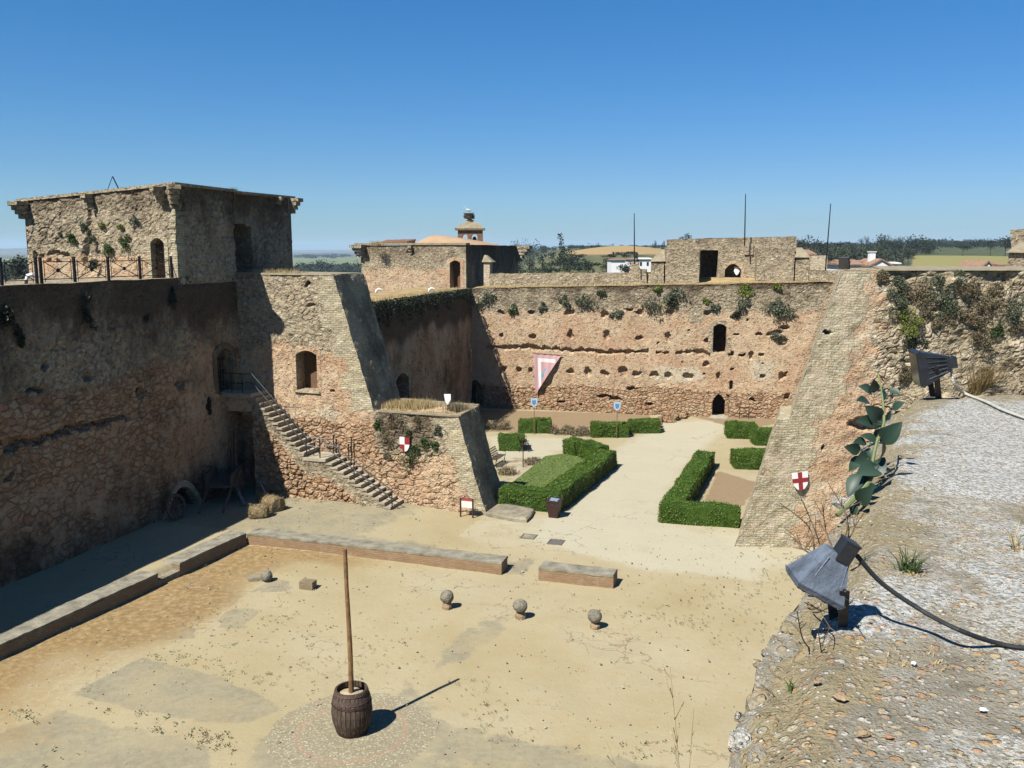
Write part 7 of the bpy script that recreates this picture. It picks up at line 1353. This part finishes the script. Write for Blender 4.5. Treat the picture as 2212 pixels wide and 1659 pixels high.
twigs('dry_grass_stalk', [root + [-.01, .03, 0], root + [-.03, .02, 0]], [yp(1499, 1530, 2.25), yp(1310, 1600, 2.2)], .0022, 'twigg', 'shorter dry grass stalks at the foot of the tall one', 'grass', 6, 9, .03, True, .01)
def tuft(px_, py_, n, h, wd, mat, label, seed, z=RT):
    flat_ = 'flattened' in label
    rs_ = np.random.RandomState(seed); c = gp(px_, py_, z); g = Geo()
    for k in range(n):
        a = rs_.rand() * 6.28; p = c + [wd * .3 * rs_.normal(), wd * .3 * rs_.normal(), -.02]; d = np.array([math.cos(a) * .35, math.sin(a) * .35, 1]) * h * (.4 + .6 * rs_.rand()); g.tube([p, p + d * .6, p + d + [d[0] * .5, d[1] * .5, -.1 * h]], [.004, .003, .001], 3)
    A = g.a; 
    for q_ in A: q_[:, 8] = rs_.rand()
    return g.build('straw_litter', M[mat], kind='stuff') if flat_ else g.build('grass_tuft', M[mat], label=label, cat='grass')
tuft(*Z7(1290, 1360), 46, .15, .07, 'green2', 'green weed tuft on the rampart top right of the near floodlight', 1); tuft(*Z7(1330, 1385), 50, .05, .12, 'straw', 'dry straw litter around the green weed tuft', 11); tuft(*Z7(2160, 1190), 14, .22, .05, 'straw', 'spindly dry weed at the right edge of the rampart top', 2); tuft(*Z7(1120, 680), 34, .10, .06, 'green2', 'small green tuft on the rampart rim beside the big leaves', 3, RT - .08); tuft(*Z8(730, 1040), 26, .07, .05, 'green2', 'small green tuft in the broken rim near the bottom', 4, RT - .12); tuft(*Z8(480, 1215), 22, .08, .05, 'caper', 'grey green tuft sticking out of the lowest rim stones', 5, RT - .2); tuft(*Z8(1690, 790), 70, .035, .22, 'straw', 'flattened straw on the near rampart top', 6); tuft(*Z8(2130, 560), 90, .035, .3, 'straw', 'flattened straw under the black cable', 7)
# pebbles and crumbs on the rampart
rs_ = np.random.RandomState(41); m = 2200; yy = 1.6 + 8.0 * rs_.rand(m) ** 1.5; xx = edge(yy) + .02 + rs_.rand(m) ** 1.2 * (yy * .62 + .6); C = np.stack([xx, yy, RT + .002 + 0 * yy], 1); nzv = fbm(C * np.array([1.3, 1.3, 1]), 4, 5) - .5; C[:, 2] += nzv * .1; sz = .003 + .007 * rs_.rand(m) ** 3
M['pebble'] = foliage('mixed_pebbles', [(.20, .16, .11), (.44, .30, .15), (.50, .42, .29), (.62, .59, .52)], 0, .95); g = Geo(); g.icos(C, sz, rs_, .7); g.build('rampart_pebbles', M['pebble'], kind='stuff')
for k, (x, y, s_, lb, mt) in enumerate([(1075, 1110, .022, 'flat pale stone lying on the near rampart top', 'ball'), (1660, 838, .014, 'white stone lying on the near rampart top', 'whitep'), (1255, 1395, .03, 'squared crumb of mortar with dark edge near the bottom', 'plinth'), (2200, 1205, .013, 'white pebble at the right edge of the near rampart top', 'whitep'), (1465, 1420, .014, 'orange pebble right of the mortar crumb', 'tile'), (885, 985, .02, 'pale stone on the rampart rim', 'ball')]):
    q = gp(*Z8(x, y), RT); g = Geo(); g.icos([q + [0, 0, .005]], [s_], np.random.RandomState(k), .5, .15); g.build('loose_stone', M['plinth'] if mt == 'ball' else M[mt], label=lb, cat='stone')

# ================================================================== countryside: trees, woods, houses
M['treeleaf'] = foliage('distant_tree_leaves', [(.012, .022, .010), (.026, .042, .018), (.045, .065, .028)], .1, .8); M['olive'] = foliage('olive_tree_leaves', [(.03, .042, .02), (.05, .065, .035), (.075, .09, .05)], .1, .8); M['trunk'] = simple('bark', (.10, .07, .05), .9, .3)
def crown_leaves(g, c, w_, h_, n, leaf, rs_, tall=False):
    k = 9; cl = rs_.normal(size=(k, 3)) * [.26, .26, .24]; ii = rs_.randint(0, k, n); D = rs_.normal(size=(n, 3)); D /= np.linalg.norm(D, axis=1)[:, None]; Q = cl[ii] + D * (.16 + .22 * rs_.rand(n, 1)); g.leaves(np.array(c) + Q * [w_, w_, h_], leaf, None, 1.3, rs_)
def tree(px_, ybase, ytop, wpx, D_, label, mat='treeleaf', seed=0, n=260, nm='tree', group='trees beyond the castle walls'):
    rs_ = np.random.RandomState(seed); t = yp(px_, ytop, D_); b = yp(px_, ybase, D_); gz = float(terr(np.array([b[0]]), np.array([b[1]]))[0]); zb_ = min(b[2], gz) if gz < b[2] else b[2]; h = t[2] - b[2]; w_ = wpx * D_ / 1920; r_ = empty(nm, [b[0], b[1], zb_], label, 'tree', group)
    g = Geo(); crown_leaves(g, [b[0], b[1], b[2] + h * .56], w_ * .82, h * .85, n, max(w_, h) * .085, rs_); g.build('crown', M[mat], r_); g = Geo(); g.tube([[b[0], b[1], zb_ - .5], [b[0], b[1], b[2] + h * .25], [b[0] + w_ * .05, b[1], b[2] + h * .6]], [w_ * .05, w_ * .04, w_ * .02], 6)
    for k in range(4): a = k * 1.6; g.tube([[b[0], b[1], b[2] + h * .3], [b[0] + math.cos(a) * w_ * .3, b[1] + math.sin(a) * w_ * .3, b[2] + h * .6]], [w_ * .025, w_ * .01], 4)
    g.build('trunk', M['trunk'], r_)
TR = [(1217, 580, 526, 26, 330, 'tallest dark tree right of the corner tower'), (1192, 578, 543, 18, 340, 'dark tree just left of the tallest one'), (1238, 575, 541, 17, 350, 'dark tree just right of the tallest one'), (1172, 582, 553, 22, 300, 'rounded tree left in the row beyond the parapet'), (1144, 585, 556, 26, 280, 'broad tree near the corner tower cornice'), (1120, 588, 560, 20, 260, 'bushy tree touching the corner tower edge'), (1262, 560, 531, 20, 700, 'upright pine at the left of the hill top row'), (1282, 556, 530, 22, 720, 'second upright pine of the hill top row'), (1300, 552, 528, 24, 740, 'highest pine of the hill top row'), (1322, 550, 529, 18, 760, 'thin pine right of the highest one'), (1342, 549, 528, 14, 780, 'last small pine of the hill top row'), (1416, 541, 520, 11, 600, 'single narrow tree on the hill left of the broad low tower'), (1432, 545, 523, 8, 600, 'narrow tree touching the left edge of the broad low tower'), (1485, 524, 506, 21, 500, 'round tree top peeping over the broad low tower'), (1270, 590, 568, 34, 240, 'large low tree beyond the middle of the parapet'), (1310, 590, 562, 30, 250, 'large bushy tree left of the long white house'), (1350, 592, 570, 34, 230, 'bushy tree in front of the long white house'), (1374, 590, 540, 9, 240, 'dark cypress in front of the long white house'), (1230, 592, 570, 30, 230, 'low round tree beyond the left part of the parapet'), (1185, 592, 573, 28, 230, 'low bush like tree beyond the parapet near the corner tower'), (1750, 548, 508, 36, 380, 'broad dark tree right of the broad low tower'), (1728, 545, 515, 22, 390, 'half hidden dark tree behind the right cap turret'), (1776, 545, 521, 24, 400, 'lower tree right of the broad dark one'), (2172, 538, 504, 40, 480, 'broad dark tree near the right edge turret'), (2140, 538, 515, 24, 520, 'smaller tree left of the right edge tree'), (2080, 545, 529, 26, 430, 'low tree at the top of the green meadow'), (1860, 530, 513, 14, 620, 'lone small tree left of the eucalyptus grove'), (1872, 530, 511, 9, 640, 'thin lone tree touching the eucalyptus grove'), (1962, 556, 540, 24, 330, 'round bush tree at the meadow corner'), (1420, 590, 562, 20, 210, 'dark tree between the stone pier and left cap turret')]
for k, (x, yb_, yt_, w_, D_, lb) in enumerate(TR): tree(x, yb_, yt_, w_, D_, lb, 'treeleaf', 300 + k, 420 if w_ > 20 else 220)
tree(32, 612, 552, 54, 160, 'olive tree beyond the iron fence at the left edge', 'olive', 350, 900); tree(3, 610, 566, 30, 170, 'half cut off olive tree at the very left edge', 'olive', 351, 500)
def wood(x0_, x1_, yb_, yt_, D_, dD, n, w_, seed, mat='treeleaf', hv=.35):
    rs_ = np.random.RandomState(seed); g = Geo()
    for k in range(n):
        x = x0_ + (x1_ - x0_) * rs_.rand(); d = D_ + dD * rs_.rand(); b = yp(x, yb_, d); gz = float(terr(np.array([b[0]]), np.array([b[1]]))[0]); t = yp(x, yt_ + (yb_ - yt_) * hv * rs_.rand(), d); h = max(t[2] - gz, 1.5); ww = w_ * (.7 + .6 * rs_.rand()); crown_leaves(g, [b[0], b[1], gz + h * .58], ww, h * .9, 190, max(ww, h * .5) * .13, rs_); g.tube([[b[0], b[1], gz - 1], [b[0], b[1], gz + h * .6]], .15, 4)
    return g
def stuff_wood(nm, *a, **k): wood(*a, **k).build(nm, M[k.get('mat', 'treeleaf')], kind='stuff')
stuff_wood('eucalyptus_wood', 1896, 2016, 547, 515, 560, 60, 62, 6, 1, hv=.3); stuff_wood('orchard_wood', 1720, 1965, 552, 538, 340, 260, 150, 5, 2, mat='olive'); stuff_wood('hillside_wood', 1110, 1360, 590, 574, 300, 160, 24, 5, 3); stuff_wood('ridge_wood', 1600, 1900, 540, 524, 700, 900, 120, 9, 4); stuff_wood('ridge_wood', 2010, 2215, 535, 518, 700, 900, 90, 10, 5); stuff_wood('valley_wood', 640, 800, 590, 571, 900, 500, 90, 16, 6); stuff_wood('valley_wood', -60, 80, 590, 572, 800, 500, 40, 16, 7); stuff_wood('plain_wood', 640, 1130, 556, 550, 3500, 3500, 120, 45, 8, hv=.6); stuff_wood('ridge_wood', 1110, 1440, 540, 530, 900, 900, 110, 9, 9)
M['wwall'] = simple('whitewash', (1.0, 1.0, .97), .8, .05, 1); M['rroof'] = simple('terracotta_tiles', (.36, .22, .14), .85, .25, 2, .02); M['win'] = simple('dark_window', (.03, .035, .05), .3, .2)
def house(px0, px1, yb_, ye, yr, D_, label, gable=False, dep=8.0, win=2, chim=0, roofm='rroof'):
    a, b = yp(px0, yb_, D_), yp(px1, yb_, D_); ze_ = yp(px0, ye, D_)[2]; zr = yp(px0, yr, D_)[2]; gz = min(a[2], float(terr(np.array([a[0]]), np.array([a[1]]))[0])) - 1; r_ = empty('white_house', [(a[0] + b[0]) / 2, D_ + dep / 2, gz], label, 'house', 'white houses beyond the walls'); W_ = Wall((a[0], D_), (b[0], D_)); L_ = W_.L
    g = Geo(); g.hexa([W_.P(0, gz), W_.P(L_, gz), W_.P(L_, gz, dep), W_.P(0, gz, dep)], [W_.P(0, ze_), W_.P(L_, ze_), W_.P(L_, ze_, dep), W_.P(0, ze_, dep)])
    if gable:
        for d0 in (0, dep - .3): g.prism([W_.P(0, ze_, d0), W_.P(L_, ze_, d0), W_.P(L_ / 2, zr - .1, d0)], -W_.n * .3)
    g.build('wall', M['wwall'], r_); g = Geo()
    if gable:
        for s_ in (0, 1): A0_, A1_ = (W_.P(-.3, ze_ - .1, -.2), W_.P(L_ / 2, zr, -.2)) if s_ == 0 else (W_.P(L_ / 2, zr, -.2), W_.P(L_ + .3, ze_ - .1, -.2)); o_ = -W_.n * (dep + .4); g.hexa([A0_, A1_, A1_ + o_, A0_ + o_], [p + np.array([0, 0, .22]) for p in (A0_, A1_, A1_ + o_, A0_ + o_)])
    else: g.hexa([W_.P(-.3, ze_, -.4), W_.P(L_ + .3, ze_, -.4), W_.P(L_ + .3, ze_, dep + .4), W_.P(-.3, ze_, dep + .4)], [W_.P(-.3, ze_ + .15, -.4), W_.P(L_ + .3, ze_ + .15, -.4), W_.P(L_ + .3, zr, dep / 2 + .3), W_.P(-.3, zr, dep / 2 + .3)])
    rf = g.build('roof', M[roofm], r_)
    for k in range(win): u_ = L_ * (k + .5) / win; g = Geo(); zc_ = (ze_ + yp(px0, yb_, D_)[2]) / 2; g.box(W_.P(u_, zc_, -.01), (min(.9, L_ * .15), .08, min(1.0, (ze_ - a[2]) * .5)), W_.ax()); g.build('window', M['win'], r_)
    for k in range(chim): g = Geo(); u_ = L_ * (.35 + .5 * k); g.box(W_.P(u_, zr + .2, dep * .4), (.8, .8, 1.8), W_.ax()); g.box(W_.P(u_, zr + 1.15, dep * .4), (1.0, 1.0, .12), W_.ax()); g.build('chimney', M['wwall'], r_)
house(*[Z6(926, 0)[0], Z6(1060, 0)[0]], 584, 567, 562, 130, 'white house with low tiled roof right of the raking buttress top', win=3, dep=6); house(Z6(1000, 0)[0], Z6(1160, 0)[0], 586, 575, 562, 126, 'white gabled house with chimney right of the raking buttress top', True, win=0, chim=1, dep=6)
house(Z6(1188, 0)[0], Z6(1216, 0)[0], 582, 570, 566, 128, 'small white block house at the meadow edge', win=1, dep=3, roofm='wwall'); house(Z6(512, 0)[0], Z6(592, 0)[0], 585, 577, 568, 96, 'tiny white gabled house behind the far rubble parapet', True, win=1, dep=5); house(Z6(745, 0)[0], Z6(790, 0)[0], 586, 572, 566, 110, 'white house left of the distant floodlight', win=0, dep=5); house(Z6(790, 0)[0], Z6(925, 0)[0], 586, 573, 561, 118, 'long brown tiled roof behind the distant floodlight', win=0, dep=6); house(Z6(1890, 0)[0], Z6(1955, 0)[0], 585, 578, 566, 118, 'white gable at the foot of the meadow, left one of the right pair', True, win=0, dep=6); house(Z6(2008, 0)[0], Z6(2066, 0)[0], 585, 574, 566, 118, 'white house beside the right edge turret', win=0, dep=6)
house(Z5(105, 0)[0], Z5(232, 0)[0], 577, 562, 559, 232, 'long white house with crenellated top beyond the stone pier', win=0, dep=10); house(Z5(262, 0)[0], Z5(330, 0)[0], 577, 561, 558, 236, 'white house half hidden behind the flagpole pier', win=0, dep=8); house(Z5(345, 0)[0], Z5(470, 0)[0], 580, 560, 557, 240, 'low white roofed barn left of the left cap turret', win=2, dep=10, roofm='wwall'); house(Z5(1885, 0)[0], Z5(1965, 0)[0], 560, 551, 539, 110, 'reddish roofed house behind the right cap turret', win=0, dep=5)
